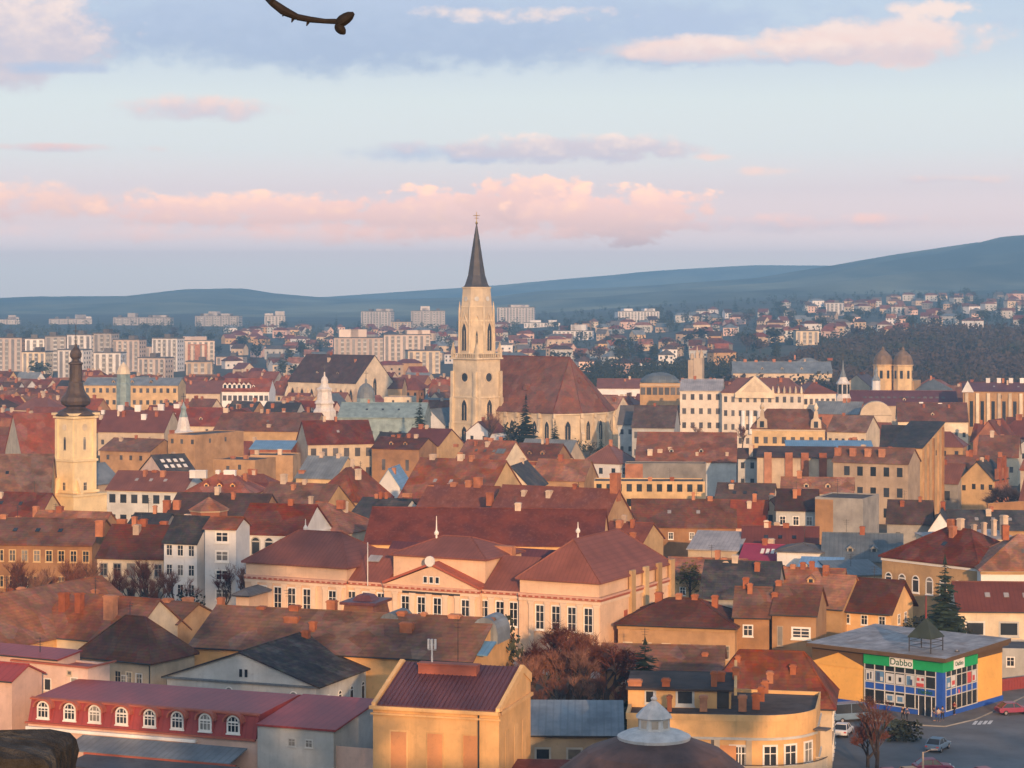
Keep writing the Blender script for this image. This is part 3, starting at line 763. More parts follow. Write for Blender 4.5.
# ================================================================== the yellow onion-domed tower
def baroque_tower():
    a = R(40); Y = 520; S = 6.9; c = at(73.5, Y) - Vector((math.cos(a), -math.sin(a), 0)) * S
    root = thing('church_tower', 'yellow baroque church tower with a dark copper onion spire', 'church tower', (c.x, c.y, 0), -a)
    z = lambda py: zof(py, Y + 4)
    m = MB(); m.box(0, 0, -1, S, S, z(461)); m.box(.2, .2, z(461), S - .2, S - .2, z(416)); m.build('shaft', 'yellowtower', root)
    b = MB()
    for py, o in ((415, .6), (418, .35), (461, .3), (492, .5)): b.box(-o, -o, z(py), S + o, S + o, z(py) + .55)
    b.build('cornice', 'yellowtower', root)
    for t in (0.1, S - 1.0):
        for z0, z1 in ((z(490), z(462)), (z(459), z(419))):
            p = MB(); p.box(t, -.12, z0, t + .9, .25, z1); p.build('pilaster', 'yellowtower', root)
            p = MB(); p.box(S - .25, t, z0, S + .12, t + .9, z1); p.build('pilaster', 'yellowtower', root)
    mid = S / 2
    for u, v, rz in ((mid, .2, 0), (S - .2, mid, R(90))):
        add_window(root, u, v, z(444), rz, .85, 2.6, 'arch', 'cream'); add_window(root, u + (.2 if rz else 0), v - (0 if rz else .2), z(486), rz, 1.0, 2.0, 'cross', 'cream')
        ck = MB(); ck.prism([(.8 * math.cos(R(24 * k)), .8 * math.sin(R(24 * k))) for k in range(15)], -.1, .05, 'y'); ck.build('clock_face', 'cream', root, (u, v, z(427)), rz)
    # wide lower stage with volutes
    w = MB(); w.box(-1.6, -1.6, -1, S + 2.0, S + 2, z(495)); w.build('lower_stage', 'yellowtower', root)
    for (x, y, s) in ((-1.5, 1.5, 0), (S + 1.9, 1.2, 1), (1.2, -1.5, 2)):
        q = MB(); q.prism([(0, z(495)), (1.5 if s != 1 else -1.9, z(495)), (1.5 if s != 1 else -1.9, z(477)), (.7 if s != 1 else -1.1, z(481)), (.2 if s != 1 else -.3, z(490))], y - .4, y + .4, 'y') if s != 2 else q.prism([(-1.5, z(495)), (0, z(495)), (0, z(477)), (-.8, z(481)), (-1.3, z(490))], .8, 1.6, 'x')
        q.build('volute', 'yellowtower', root, (x, 0, 0) if s != 2 else (0, 0, 0))
    cap = MB(); cap.box(-1.9, -1.9, z(495), S + 2.3, S + 2.3, z(495) + .5); cap.build('lower_cornice', 'yellowtower', root)
    o = MB(); pr = [(5.0, 415), (4.0, 411), (2.4, 408), (2.2, 407), (3.3, 404.5), (3.55, 401), (3.3, 397.5), (2.4, 393), (1.85, 387), (1.7, 383), (1.55, 382), (1.5, 365), (1.75, 364), (1.75, 363), (.9, 361), (.8, 359.5), (1.35, 357), (1.45, 354), (1.1, 350.5), (.35, 347), (.15, 343)]
    o.smooth = False; o.lathe([(r, z(py)) for r, py in pr], 12, mid, mid, R(15))
    oo = o.build('onion_spire', 'copper', root)
    f = MB(); f.bar((mid, mid, z(344)), (mid, mid, z(325)), .1, n=5); dx, dy = math.cos(a), math.sin(a)
    f.bar((mid - dx * .6, mid - dy * .6, z(331)), (mid + dx * .6, mid + dy * .6, z(331)), .09, n=5); f.build('finial_cross', 'metaldark', oo)
    FOOT.append((root.location.copy() - Vector((3, 3, 0)), Vector((1, 0, 0)), Vector((0, 1, 0)), 14, 14)); RECTS.append((42, 325, 102, 508, Y))
material('yellowtower', (.80, .64, .38), .9, .1, .3, .3, (.62, .46, .24), .05, 0)
baroque_tower()

# ================================================================== the long salmon school
def school():
    f = Frame(245, 571, 600, 11.4, 26.5); L = f.L; D = 25.0
    root = thing('school_building', 'long salmon school with white pilasters, red roofs and a central pediment', 'school', (f.p.x, f.p.y, 0), -f.rot)
    U = lambda px: f.uof(px, 0)
    H = 10.4                                             # wall height under the red cornice
    uL, uP0, uP1, uR = U(346), U(384), U(480), U(519)    # left pavilion end, central block, right pavilion start
    w = MB()
    w.box(0, 0, -1, uL, 14, H); w.box(uL, .8, -1, uP0, 13, H); w.box(uP0, 0, -1, uP1, 14, H); w.box(uP1, .8, -1, uR, 13, H); w.box(uR, 0, -1, L, D, H)
    w.build('wall', 'salmon', root)
    segs = [(0, uL, 0), (uL, uP0, .8), (uP0, uP1, 0), (uP1, uR, .8), (uR, L, 0)]
    c1, c2, c3, pl = MB(), MB(), MB(), MB()
    for a, b, y in segs:
        c1.box(a, y - .22, H - .02, b, y + .3, H + .28); c2.box(a, y - .35, H + .28, b, y + .3, H + .52); c3.box(a, y - .15, H - .5, b, y - .003, H - .1); pl.box(a, y - .12, -1, b, y - .003, 1.4)
    c1.box(L + .003, -.22, H - .02, L + .22, D, H + .28); c2.box(L + .003, -.35, H + .28, L + .35, D, H + .52); c3.box(L + .003, -.15, H - .5, L + .15, D, H - .1)
    c1.build('cornice', 'trimred', root); pl.build('plinth', 'greywhite', root)
    de = MB()
    for a, b, y in segs:
        n = int((b - a) / .9)
        for i in range(n): t = a + (i + .5) * (b - a) / n; de.box(t - .16, y - .32, H + .05, t + .16, y - .225, H + .26)
    c2.v, n0 = c2.v + de.v, len(c2.v); c2.f += [tuple(i + n0 for i in q) for q in de.f]; c2.build('cornice', 'roofpink', root); c3.build('frieze', 'pilastercream', root)
    at_ = MB()                                           # attic storeys
    at_.box(0, .25, H + .5, uL, 13.5, H + 2.2); at_.box(uR, .25, H + .5, L - .25, D, H + 2.3)
    at_.box(uP0 + .3, 2.2, H + .5, uP1 - .3, 13.5, H + 4.3)
    at_.build('attic', 'salmon', root)
    def win(px, y=0, hh=3.6, ww=1.25): add_window(root, U(px), y, 7.75, 0, ww, 3.3, 'tall', 'trimwhite')
    for px in (263, 278, 292, 307): win(px)
    for px in (332.5, 349, 363.5, 378.5)[0:4]: win(px, 0 if px < 345 else .8)
    for px in (405.5, 421.5, 437.5): win(px)
    for px in (465.5, 481.5, 497.5, 511): win(px, 0 if px < 479 else .8)
    for px in (540, 556, 572, 588.5): win(px)
    def pil(px, y=0, w=.75):
        p = MB(); p.box(-w / 2, -.28, 1.4, w / 2, -.003, H - .5); p.box(-w / 2 - .12, -.34, H - .85, w / 2 + .12, -.003, H - .5); p.box(-w / 2 - .12, -.34, 1.4, w / 2 + .12, -.003, 1.9)
        p.build('pilaster', 'pilastercream', root, (U(px), y, 0))
    for px in (255.5, 270.5, 285, 299.5, 314, 326, 340): pil(px)
    for px in (356, 371): pil(px, .8)
    for px in (396, 413, 429.5, 446, 458, 473): pil(px)
    for px in (489.5, 504.5): pil(px, .8)
    for px in (532, 548, 564, 580.5, 597): pil(px)
    sd = MB(); sd.box(L + .003, D * .32, 4.2, L + .05, D * .32 + 1.2, 8.2); sd.build('blind_window', 'trimred', root)
    for i in range(4): add_window(root, L, D * (.5 + .13 * i), 6.0, R(90), 1.2, 2.8, 'cross', 'cream')
    for i in range(4):
        p = MB(); v = D * (.42 + .19 * i); p.box(L + .003, v - .7, -1, L + .45, v + .7, H + 3.1); p.build('pilaster', 'ochre', root)
    # pediment over the centre
    pu = U(433); hw = U(497) - pu; hw = (uP1 - uP0) / 2 - .2; pu = (uP0 + uP1) / 2
    pd = MB(); pd.prism([(pu - hw, H + .52), (pu + hw, H + .52), (pu, H + 3.35)], -.05, 2.3, 'y'); po = pd.build('pediment', 'salmon', root)
    rk = MB()
    for s in (-1, 1): rk.prism([(pu + s * (hw + .3), H + .55), (pu, H + 3.55), (pu, H + 3.9), (pu + s * (hw + .3), H + .9)], -.4, 2.4, 'y')
    rk.build('rake', 'trimred', po)
    for k in (-1, 0, 1): add_window(root, pu + k * .95, -.05, H + 1.45, 0, .6, .9, 'plain2', 'trimwhite')
    ib = MB(); ib.box(pu - 4.6, -.17, H - .58, pu + 4.6, -.152, H - .25); ib.build('inscription_band', 'metaldark', root)
    ro = MB(); ro.lathe([(.75, 0), (.75, .3)], 12); r_ = ro.build('roundel', 'trimwhite', root, (pu, -.35, H + 4.1)); r_.rotation_euler = (R(90), 0, 0)
    # roofs
    def hip(name, x0, y0, x1, y1, z, zr, inset=None, mat='schoolroof', ov=.5):
        m = roof_mesh('hip', x1 - x0, y1 - y0, 0, zr - z, ov, 'x', hipf=inset or 1.0); return m.build(name, mat, root, (x0, y0, z))
    hip('roof', 0, .25, uL, 13.5, H + 2.2, f.z(531, uL / 2, 7), .75)
    hip('roof', uR, .25, L - .25, D, H + 2.3, f.z(534, (uR + L) / 2, D / 2), .8)
    hip('roof', uP0 + .3, 2.2, uP1 - .3, 13.5, H + 4.3, f.z(536, pu, 8), .9)
    for a, b in ((uL, uP0), (uP1, uR)):
        m = MB(); m.prism([(.5, H + .52), (7, H + 4.6), (13.5, H + .6)], a - .05, b + .05, 'x'); m.f = m.f; m.build('roof', 'schoolroof', root)
    rb = MB(); rb.prism([(12, H + .5), (17, H + 4.5), (22, H + .5)], uL - 2, uR, 'x'); rb.build('rear_roof', 'purple', root)
    sk = MB(); sk.box(-1, -.7, .05, 1, .7, .2); o = sk.build('skylight', 'palemetal', root, ((uL + uP0) / 2 - 1, 4.6, H + 3.25)); o.rotation_euler = (R(32), 0, 0)
    for px, base, tip, v, x_ in ((305.5, 531, 519, 7, 0), (436.5, 536, 516, 7, 0), (578, 534, 522, 12, 0)):
        q = MB(); u = f.uof(px, v); z0, z1 = f.z(base, u, v), f.z(tip, u, v); q.bar((u, v, z0 - .5), (u, v, z1), .16, .05, 6); q.lathe([(.3, z0 + .2), (.35, z0 + .5), (.1, z0 + .9)], 8, u, v); q.build('finial', 'trimwhite', root)
    q = MB(); u = U(367); q.bar((u, .2, H), (u, .2, H + 6.2), .07, n=6); q.build('flagpole', 'trimwhite', root)
    ck = MB(); ck.box(f.uof(489, 9), 9, H + 3.5, f.uof(512, 9), 10.2, H + 5.6); ck.build('chimney', 'chimneybrick', root)
    for px, v in ((602, 16), (622, 20)): u = min(f.uof(px, v), L - 1.2); chimney(root, u, v, H + 2, H + 5.2, 1.0, 1.4)
    register(f, D, 11, 5, 640)
material('schoolroof', (.25, .085, .056), .7, .16, .25, .25, (.22, .08, .06), .1, 0, rows=.5)
material('roofpink', (.66, .38, .27), .8, .08, .5, 0, None, 0, 0)
school()

# ================================================================== near foreground
def mansard():
    f = Frame(28, 721, 256, 5.2, 21); L = f.L
    root = thing('mansard_house', 'long low house with a red mansard roof and a row of white arched windows', 'house', (f.p.x, f.p.y, 0), -f.rot)
    w = MB(); w.box(0, 0, -1, L + 15, 12, 5.2, top=False); w.build('wall', 'pink', root)
    zb = f.z(698, 1, .9)
    Lt = L
    m = MB(); m.prism([(0, 5.2), (.75, zb), (.75, zb + .0), (10, zb + .55), (11.5, zb + .3), (11.5, 5.2)], 0, L, 'x')
    m.build('roof', 'mansardred', root)
    e = MB(); e.box(-.2, -.35, 5.0, L, .02, 5.2); e.prism([(.5, zb - .12), (.9, zb - .12), (.9, zb + .14), (.5, zb + .05)], -.1, L + .02, 'x'); e.build('gutter', 'trimred', root)
    lb = MB(); lb.box(0, -.5, 4.4, L * .75, -.004, 4.72); lb.build('white_ledge', 'trimwhite', root)
    for px in (44.5, 71, 96, 123, 151, 178.5, 206.5, 234.5):
        u = f.uof(px, .3)
        o = add_window(root, u, .03, 5.2 + (zb - 5.2) * .43, 0, 1.3, 1.05, 'archcross', 'trimwhite')
        s = MB(); s.prism([(-.95, -.9), (.95, -.9), (.95, .5), (.5, 1.05), (-.5, 1.05), (-.95, .5)], .03, .9, 'y'); d = s.build('dormer', 'mansardred', root, (u, .05, 5.2 + (zb - 5.2) * .47))
        h = MB()
        pts = [(math.cos(R(180 * k / 8)) * 1.0, .45 + math.sin(R(180 * k / 8)) * .8) for k in range(9)]
        for k in range(8): h.prism([pts[k], (pts[k][0] * 1.2, .45 + (pts[k][1] - .45) * 1.25), (pts[k + 1][0] * 1.2, .45 + (pts[k + 1][1] - .45) * 1.25), pts[k + 1]], -.3, .7, 'y')
        h.build('hood', 'trimred', d)
    # white end part under a single slope
    u0 = f.uof(258, -.5); u1 = f.uof(334, -.5)
    a = MB(); a.prism([(-.6, -1), (10, -1), (10, zb + .45), (-.6, zb - .75)], u0, u1, 'x'); a.f = [q for i, q in enumerate(a.f) if i != 2]; a.build('end_wall', 'greywhite', root)
    r = MB(); r.prism([(-.9, zb - .82), (10.2, zb + .5), (10.2, zb + .67), (-.9, zb - .62)], u0 - .05, u1 + .35, 'x'); r.build('end_roof', 'mansardred', root)
    for px in (292, 309): add_window(root, f.uof(px, -.6), -.6, zb - 2.3, 0, .75, .75, 'cross', 'greywhite')
    # low metal roofs in front
    g = MB(); g.prism([(-4.4, 3.35), (-.5, 4.2), (-.5, 4.32), (-4.4, 3.47)], f.uof(70, -3), f.uof(236, -3), 'x'); g.build('lean_to_roof', 'bluegrey', root)
    g = MB(); g.prism([(-9.5, 2.9), (-4.6, 3.1), (-4.6, 3.24), (-9.5, 3.04)], f.uof(84, -5), f.uof(238, -5), 'x'); g.build('lean_to_roof', 'greyroof', root)
    g = MB(); g.box(f.uof(84, -4.5), -4.62, 0, f.uof(236, -4.5), -4.45, 3.42); g.build('parapet', 'trimred', root)
    register(f, 12, 9, 2, 768)
material('mansardred', (.33, .055, .045), .5, .12, .3, .2, (.27, .07, .06), .1, 0, rows=.35)
mansard()

def yellow_block():
    f = Frame(373, 704, 499, 11.0, 16); L = f.L; D = 11.5; h = 11.0
    root = thing('yellow_block', 'tall yellow block with orange wall panels and a purple metal roof between parapets', 'building', (f.p.x, f.p.y, 0), -f.rot)
    zr = f.z(664, L / 2, D * .75)
    w = MB(); w.prism([(0, -1), (D, -1), (D, zr - 1.5), (D * .75, zr - .1), (0, h - .1)], 0, L, 'x'); w.f = [q for i, q in enumerate(w.f) if i not in (2, 3)]; w.build('wall', 'yellow', root)
    r = MB(); r.prism([(-.1, h), (D * .75, zr), (D + .1, zr - 1.4), (D + .1, zr - 1.55), (D * .75, zr - .15), (-.1, h - .15)], .45, L - .45, 'x')
    r.build('roof', 'purple', root)
    s = MB()
    n = 26
    for i in range(n): u = .6 + i * (L - 1.2) / (n - 1); s.bar((u, -.1, h + .03), (u, D * .75, zr + .03), .045)
    s.build('roof_seams', 'purple', root)
    for u0, u1 in ((-.1, .3), (L - .3, L + .1)):
        p = MB(); p.prism([(-.15, h - .4), (-.15, h + .22), (.7, h + .42), (D * .75, zr + .22), (D + .15, zr - 1.1), (D + .15, zr - 2), (D * .75, zr - .6)], u0, u1, 'x'); p.build('parapet', 'yellow', root)
    c = MB(); c.box(-.3, -.4, h - .45, L + .3, -.003, h - .12); c.box(-.2, -.22, h - 1.0, L + .2, -.003, h - .8); c.box(L + .003, -.4, h - .45, L + .3, D, h - .12); c.build('cornice', 'yellow', root)
    for px0, px1, in ((391, 406.5), (427.5, 442.5), (463.5, 477.5)):
        a, b = f.uof(px0, 0), f.uof(px1, 0)
        p = MB(); p.box(a, -.02, -1, b, .05, h - 2.6); p.build('wall_panel', 'orangepanel', root)
        q = MB(); q.box(a - .14, -.07, -1, a, .05, h - 2.46); q.box(b, -.07, -1, b + .14, .05, h - 2.46); q.box(a, -.07, h - 2.6, b, .05, h - 2.46); q.build('panel_frame', 'yellow', root)
    for v in (2.2, 5.4, 8.4):
        p = MB(); p.box(L - .05, v, -1, L + .02, v + 1.3, h - 2.4); p.build('wall_panel', 'yellow', root)
    g = MB(); u = f.uof(479, 0); g.bar((u, -.14, -1), (u, -.14, h - .4), .09, n=6); g.build('downpipe', 'metaldark', root)
    v = D * .6; a, b = f.uof(420, v), f.uof(478, v); k = MB(); k.box(a, v - .6, h + 1, b, v + .6, f.z(665, L / 2, v)); k.box(a - .1, v - .7, f.z(665, L / 2, v), b + .1, v + .7, f.z(665, L / 2, v) + .15); k.build('chimney', 'trimred', root)
    register(f, D, h, zr - h, 768)
    # the mast on its roof
    v = D * .62; u = f.uof(432, v); p = f.world(u, v, 0); z0 = h + (zr - h) * .8
    t = thing('antenna_mast', 'white antenna mast with paired panels on the purple roof', 'antenna', (p.x, p.y, z0), -f.rot)
    zt = f.z(641, u, v) - z0
    q = MB(); q.bar((0, 0, -.3), (0, 0, zt), .11, .09, 8); q.build('mast', 'trimwhite', t)
    for dx in (-.36, 0.0, .36):
        q = MB(); q.box(dx - .09, -.12 - (.1 if dx == 0 else 0), zt - .8, dx + .09, .1, zt + .2); q.build('antenna_panel', 'trimwhite', t)
    q = MB(); q.bar((-.45, 0, zt - .4), (.45, 0, zt - .4), .04); q.bar((-.45, 0, zt - .9), (.45, 0, zt - .9), .04); q.build('bracket', 'trimwhite', t)
    for px, lab in ((458, 'thin dark rod aerial beside the red chimney'),):
        v = D * .8; u = f.uof(px, v); p = f.world(u, v, 0); q = MB(); q.bar((0, 0, 0), (0, 0, 5.4), .045, .02, 5)
        for i in range(3): q.bar((-.35, 0, 4.2 + i * .4), (.35, 0, 4.2 + i * .4), .02)
        o = q.build('roof_aerial', 'metaldark', None, (p.x, p.y, zr - .6)); tag(o, lab, 'aerial')
yellow_block()

def rotunda():
    c = at(654, 200)
    root = thing('rotunda', 'round pavilion with a dark conical roof crowned by a white lantern', 'pavilion', (c.x, c.y, 0))
    z = lambda py: zof(py, 198)
    m = MB(); m.lathe([(8.6, -1), (8.6, 7.4)], 24); m.build('wall', 'yellow', root)
    r = MB(); r.lathe([(9.6, 7.1), (9.6, 7.4), (6.2, z(755)), (3.1, z(742))], 24); r.build('roof', 'rotundaroof', root)
    seam = MB()
    for k in range(24): a = R(15 * k); seam.bar((9.6 * math.cos(a), 9.6 * math.sin(a), 7.42), (3.1 * math.cos(a), 3.1 * math.sin(a), z(742) + .02), .05)
    seam.build('roof_seams', 'rotundaroof', root)
    l = MB(); l.lathe([(3.3, z(745)), (3.35, z(740)), (2.6, z(736)), (1.6, z(733)), (1.45, z(733))], 24); lo = l.build('lantern', 'lanternwhite', root)
    d = MB(); d.lathe([(1.55, z(734)), (1.45, z(722)), (1.3, z(720))], 8, a0=R(22.5)); d.build('lantern_drum', 'lanternwhite', lo)
    for k in range(8):
        a = R(45 * k); q = MB(); q.box(-.3, -.05, -.35, .3, .05, .35); o = q.build('louvre', 'chimneypale', lo, (1.38 * math.cos(a), 1.38 * math.sin(a), z(727)), a + R(90))
    t = MB(); t.lathe([(1.75, z(721)), (1.7, z(720)), (1.1, z(713)), (.45, z(707)), (.2, z(704.5)), (.32, z(703)), (.3, z(702)), (.12, z(700.5)), (.05, z(695.5))], 8, a0=R(22.5)); t.build('lantern_roof', 'lanternwhite', lo)
material('rotundaroof', (.13, .075, .06), .7, .2, .5, .3, (.18, .10, .08), .1, 0)
material('lanternwhite', (.66, .62, .58), .7, .12, 1.2, .3, (.42, .38, .34), .1, 0)
rotunda()

def corner_apartments():
    f = Frame(627, 714, 757, 10.0, 6); L = f.L; h = 10.0
    root = thing('corner_apartments', 'yellow apartment house with a curved corner, flat dark roofs and balconies', 'apartment house', (f.p.x, f.p.y, 0), -f.rot)
    rad = 6.2
    # plan: front from 0 to L, then a quarter round, then back
    arc = [(L + rad * math.sin(R(t)), rad - rad * math.cos(R(t))) for t in range(0, 76, 9)]
    lx, ly = arc[-1]; dx, dy = math.sin(R(15)), math.cos(R(15))
    end = (lx + 2.6 * math.cos(R(73)) , ly + 9.5)
    plan = [(0, 0)] + arc + [end, (0, end[1] + 2)]
    w = MB(); w.prism(plan, -1, h, 'z', caps=False); w.build('wall', 'yellow', root)
    cx, cy = sum(p[0] for p in plan) / len(plan), sum(p[1] for p in plan) / len(plan)
    ins = lambda k: [(cx + (x - cx) * k, cy + (y - cy) * k) for x, y in plan]
    rf = MB(); rf.prism(ins(.985), h - .5, h - .22, 'z'); rf.build('roof', 'flatroof', root)
    pr = MB(); o, i = ins(1.008), ins(.982); n = len(plan)
    for k in range(n):
        j = (k + 1) % n
        A = pr.pts([(*o[k], h - .5), (*o[j], h - .5), (*o[j], h + .12), (*o[k], h + .12), (*i[k], h - .5), (*i[j], h - .5), (*i[j], h + .12), (*i[k], h + .12)])
        pr.f += [(A[0], A[1], A[2], A[3]), (A[3], A[2], A[6], A[7]), (A[5], A[4], A[7], A[6])]
    pr.build('parapet', 'yellow', root)
    band = MB(); o = ins(1.03)
    for z0, z1, kk in ((h - 2.35, h - 2.1, 1.03), (h - 5.9, h - 5.6, 1.03)):
        o = ins(kk); q = ins(1.001)
        for k in range(0, len(arc) + 1):
            A = band.pts([(*o[k], z0), (*o[k + 1], z0), (*o[k + 1], z1), (*o[k], z1), (*q[k], z0), (*q[k + 1], z0), (*q[k + 1], z1), (*q[k], z1)])
            band.f += [(A[0], A[1], A[2], A[3]), (A[3], A[2], A[6], A[7]), (A[0], A[4], A[5], A[1])]
    band.build('cornice', 'greywhite', root)
    for px in (697, 738, 741): pass
    for px, w_ in ((697, 1.7), (738.5, 1.6)): add_window(root, f.uof(px, 0), 0, h - 3.9, 0, w_, 1.9, 'cross', 'trimwhite')
    add_window(root, f.uof(745, 0), 0, h - 3.9, 0, .7, 1.9, 'cross', 'trimwhite')
    for px in (697, 712, 738.5): add_window(root, f.uof(px, 0), 0, h - 7.4, 0, 1.5, 1.9, 'cross', 'trimwhite')
    sh = MB(); u = f.uof(727, 0); sh.box(u - .9, -.06, h - 4.9, u + .9, -.002, h - 2.9); sh.build('shutter', 'orangepanel', root)
    pv = MB(); u0, u1 = f.uof(711, 0), f.uof(715, 0); pv.box(u0, -.05, -1, u1, -.003, h - 2.35); pv.build('recess_shade', 'greyroof', root)  # dark strip on the wall face, standing in for a recess's shade
    for px in (717, 749): pil = MB(); u = f.uof(px, 0); pil.box(u - .28, -.18, h - 5.6, u + .28, -.003, h - 2.35); pil.build('pilaster', 'cream', root)
    for t in (12, 32, 55):
        a = R(t); add_window(root, L + (rad + .0) * math.sin(a), rad - rad * math.cos(a), h - 3.9, a, 1.3, 2.0, 'cross', 'trimwhite')
        add_window(root, L + (rad + .0) * math.sin(a), rad - rad * math.cos(a), h - 7.4, a, 1.3, 2.0, 'cross', 'trimwhite')
    # balconies round the corner
    for zf in (h - 5.6, h - 9.1):
        b = MB(); pts = [(-2.2 + L + 0, -1.25)] + [(L + (rad + 1.25) * math.sin(R(t)), rad - (rad + 1.25) * math.cos(R(t))) for t in range(0, 71, 10)]
        inn = [(-2.2 + L, -.004)] + [(L + (rad + .004) * math.sin(R(t)), rad - (rad + .004) * math.cos(R(t))) for t in range(0, 71, 10)]
        for k in range(len(pts) - 1):
            A = b.pts([(*pts[k], zf), (*pts[k + 1], zf), (*pts[k + 1], zf + .95), (*pts[k], zf + .95), (*inn[k], zf), (*inn[k + 1], zf), (*inn[k + 1], zf + .12), (*inn[k], zf + .12)])
            b.f += [(A[0], A[1], A[2], A[3]), (A[0], A[4], A[5], A[1]), (A[4], A[5], A[6], A[7]), (A[7], A[6], A[1], A[0])]
        A = b.pts([(*pts[0], zf), (*inn[0], zf), (*inn[0], zf + .95), (*pts[0], zf + .95)]); b.f.append(tuple(A))
        A = b.pts([(*pts[-1], zf), (*inn[-1], zf), (*inn[-1], zf + .95), (*pts[-1], zf + .95)]); b.f.append(tuple(A))
        bo = b.build('balcony', 'cream', root)
        rl = MB()
        for k in range(len(pts) - 1): rl.bar((*pts[k], zf + 1.05), (*pts[k + 1], zf + 1.05), .05)
        rl.build('railing', 'metaldark', bo)
    for t in (68,):
        a = R(t); q = MB(); q.box(-.5, -1.4, h - 1.9, .9, -.05, h - 1.75); q.build('canopy', 'greyroof', root, (L + rad * math.sin(a), rad - rad * math.cos(a), 0), a)
    # upper storey set back
    v0 = 5.0; a0, a1 = f.uof(627, v0) + .1, f.uof(731, v0)
    zt = f.z(690, 6, v0)
    p = MB(); p.box(a0, v0, h - .3, a1, v0 + 8.5, zt); p.build('upper_storey', 'yellow', root)
    r = MB(); r.prism([(v0 - .35, zt - .05), (v0 + 8.6, zt + .25), (v0 + 8.6, zt + .42), (v0 - .35, zt + .14)], a0 - .2, a1 + .3, 'x'); r.build('upper_roof', 'flatroof', root)
    ep = MB(); ep.prism([(v0 - .4, zt - .4), (v0 + 8.7, zt - .4), (v0 + 8.7, zt + 1.7), (v0 + 6, zt + .9), (v0 - .4, zt + .35)], a1 + .31, a1 + .6, 'x'); ep.build('end_parapet', 'yellow', root)
    for px, w_, hh in ((650.5, 1.0, 1.2), (685, 1.6, 1.4)): add_window(root, f.uof(px, v0), v0, h + .85, 0, w_, hh, 'plain2', 'greywhite')
    dr = MB(); u = f.uof(723, v0); dr.box(u - .6, v0 - .06, h - .2, u + .6, v0 - .003, h + 1.7); dr.build('door', 'metaldark', root)
    def chm(px, pt, pb, w_, v):
        u = f.uof(px, v); Y = f.world(u, v, 0).y; chimney(root, u, v, zof(pb, Y) - .3, zof(pt, Y), w_, .8)
    for c in ((635, 679, 691, 1.35, 6), (666, 678, 691, .8, 6), (714, 671, 690, .6, 6.5), (721, 671, 680, .8, 9), (736, 667, 676, .7, 10), (669.5, 695, 708, .45, 3.2), (703.5, 695, 708, .75, 3.2), (742.5, 695, 708, .8, 3.0), (756, 693, 706, .75, 4), (761, 686, 698, .7, 6), (765, 680, 690, .7, 8), (770, 671, 680, .65, 9.5)):
        chm(*c)
    FOOT.append((f.o.copy(), f.u.copy(), f.w.copy(), L + rad, 15)); RECTS.append((627, 668, 826, 768, f.p.y))
corner_apartments()
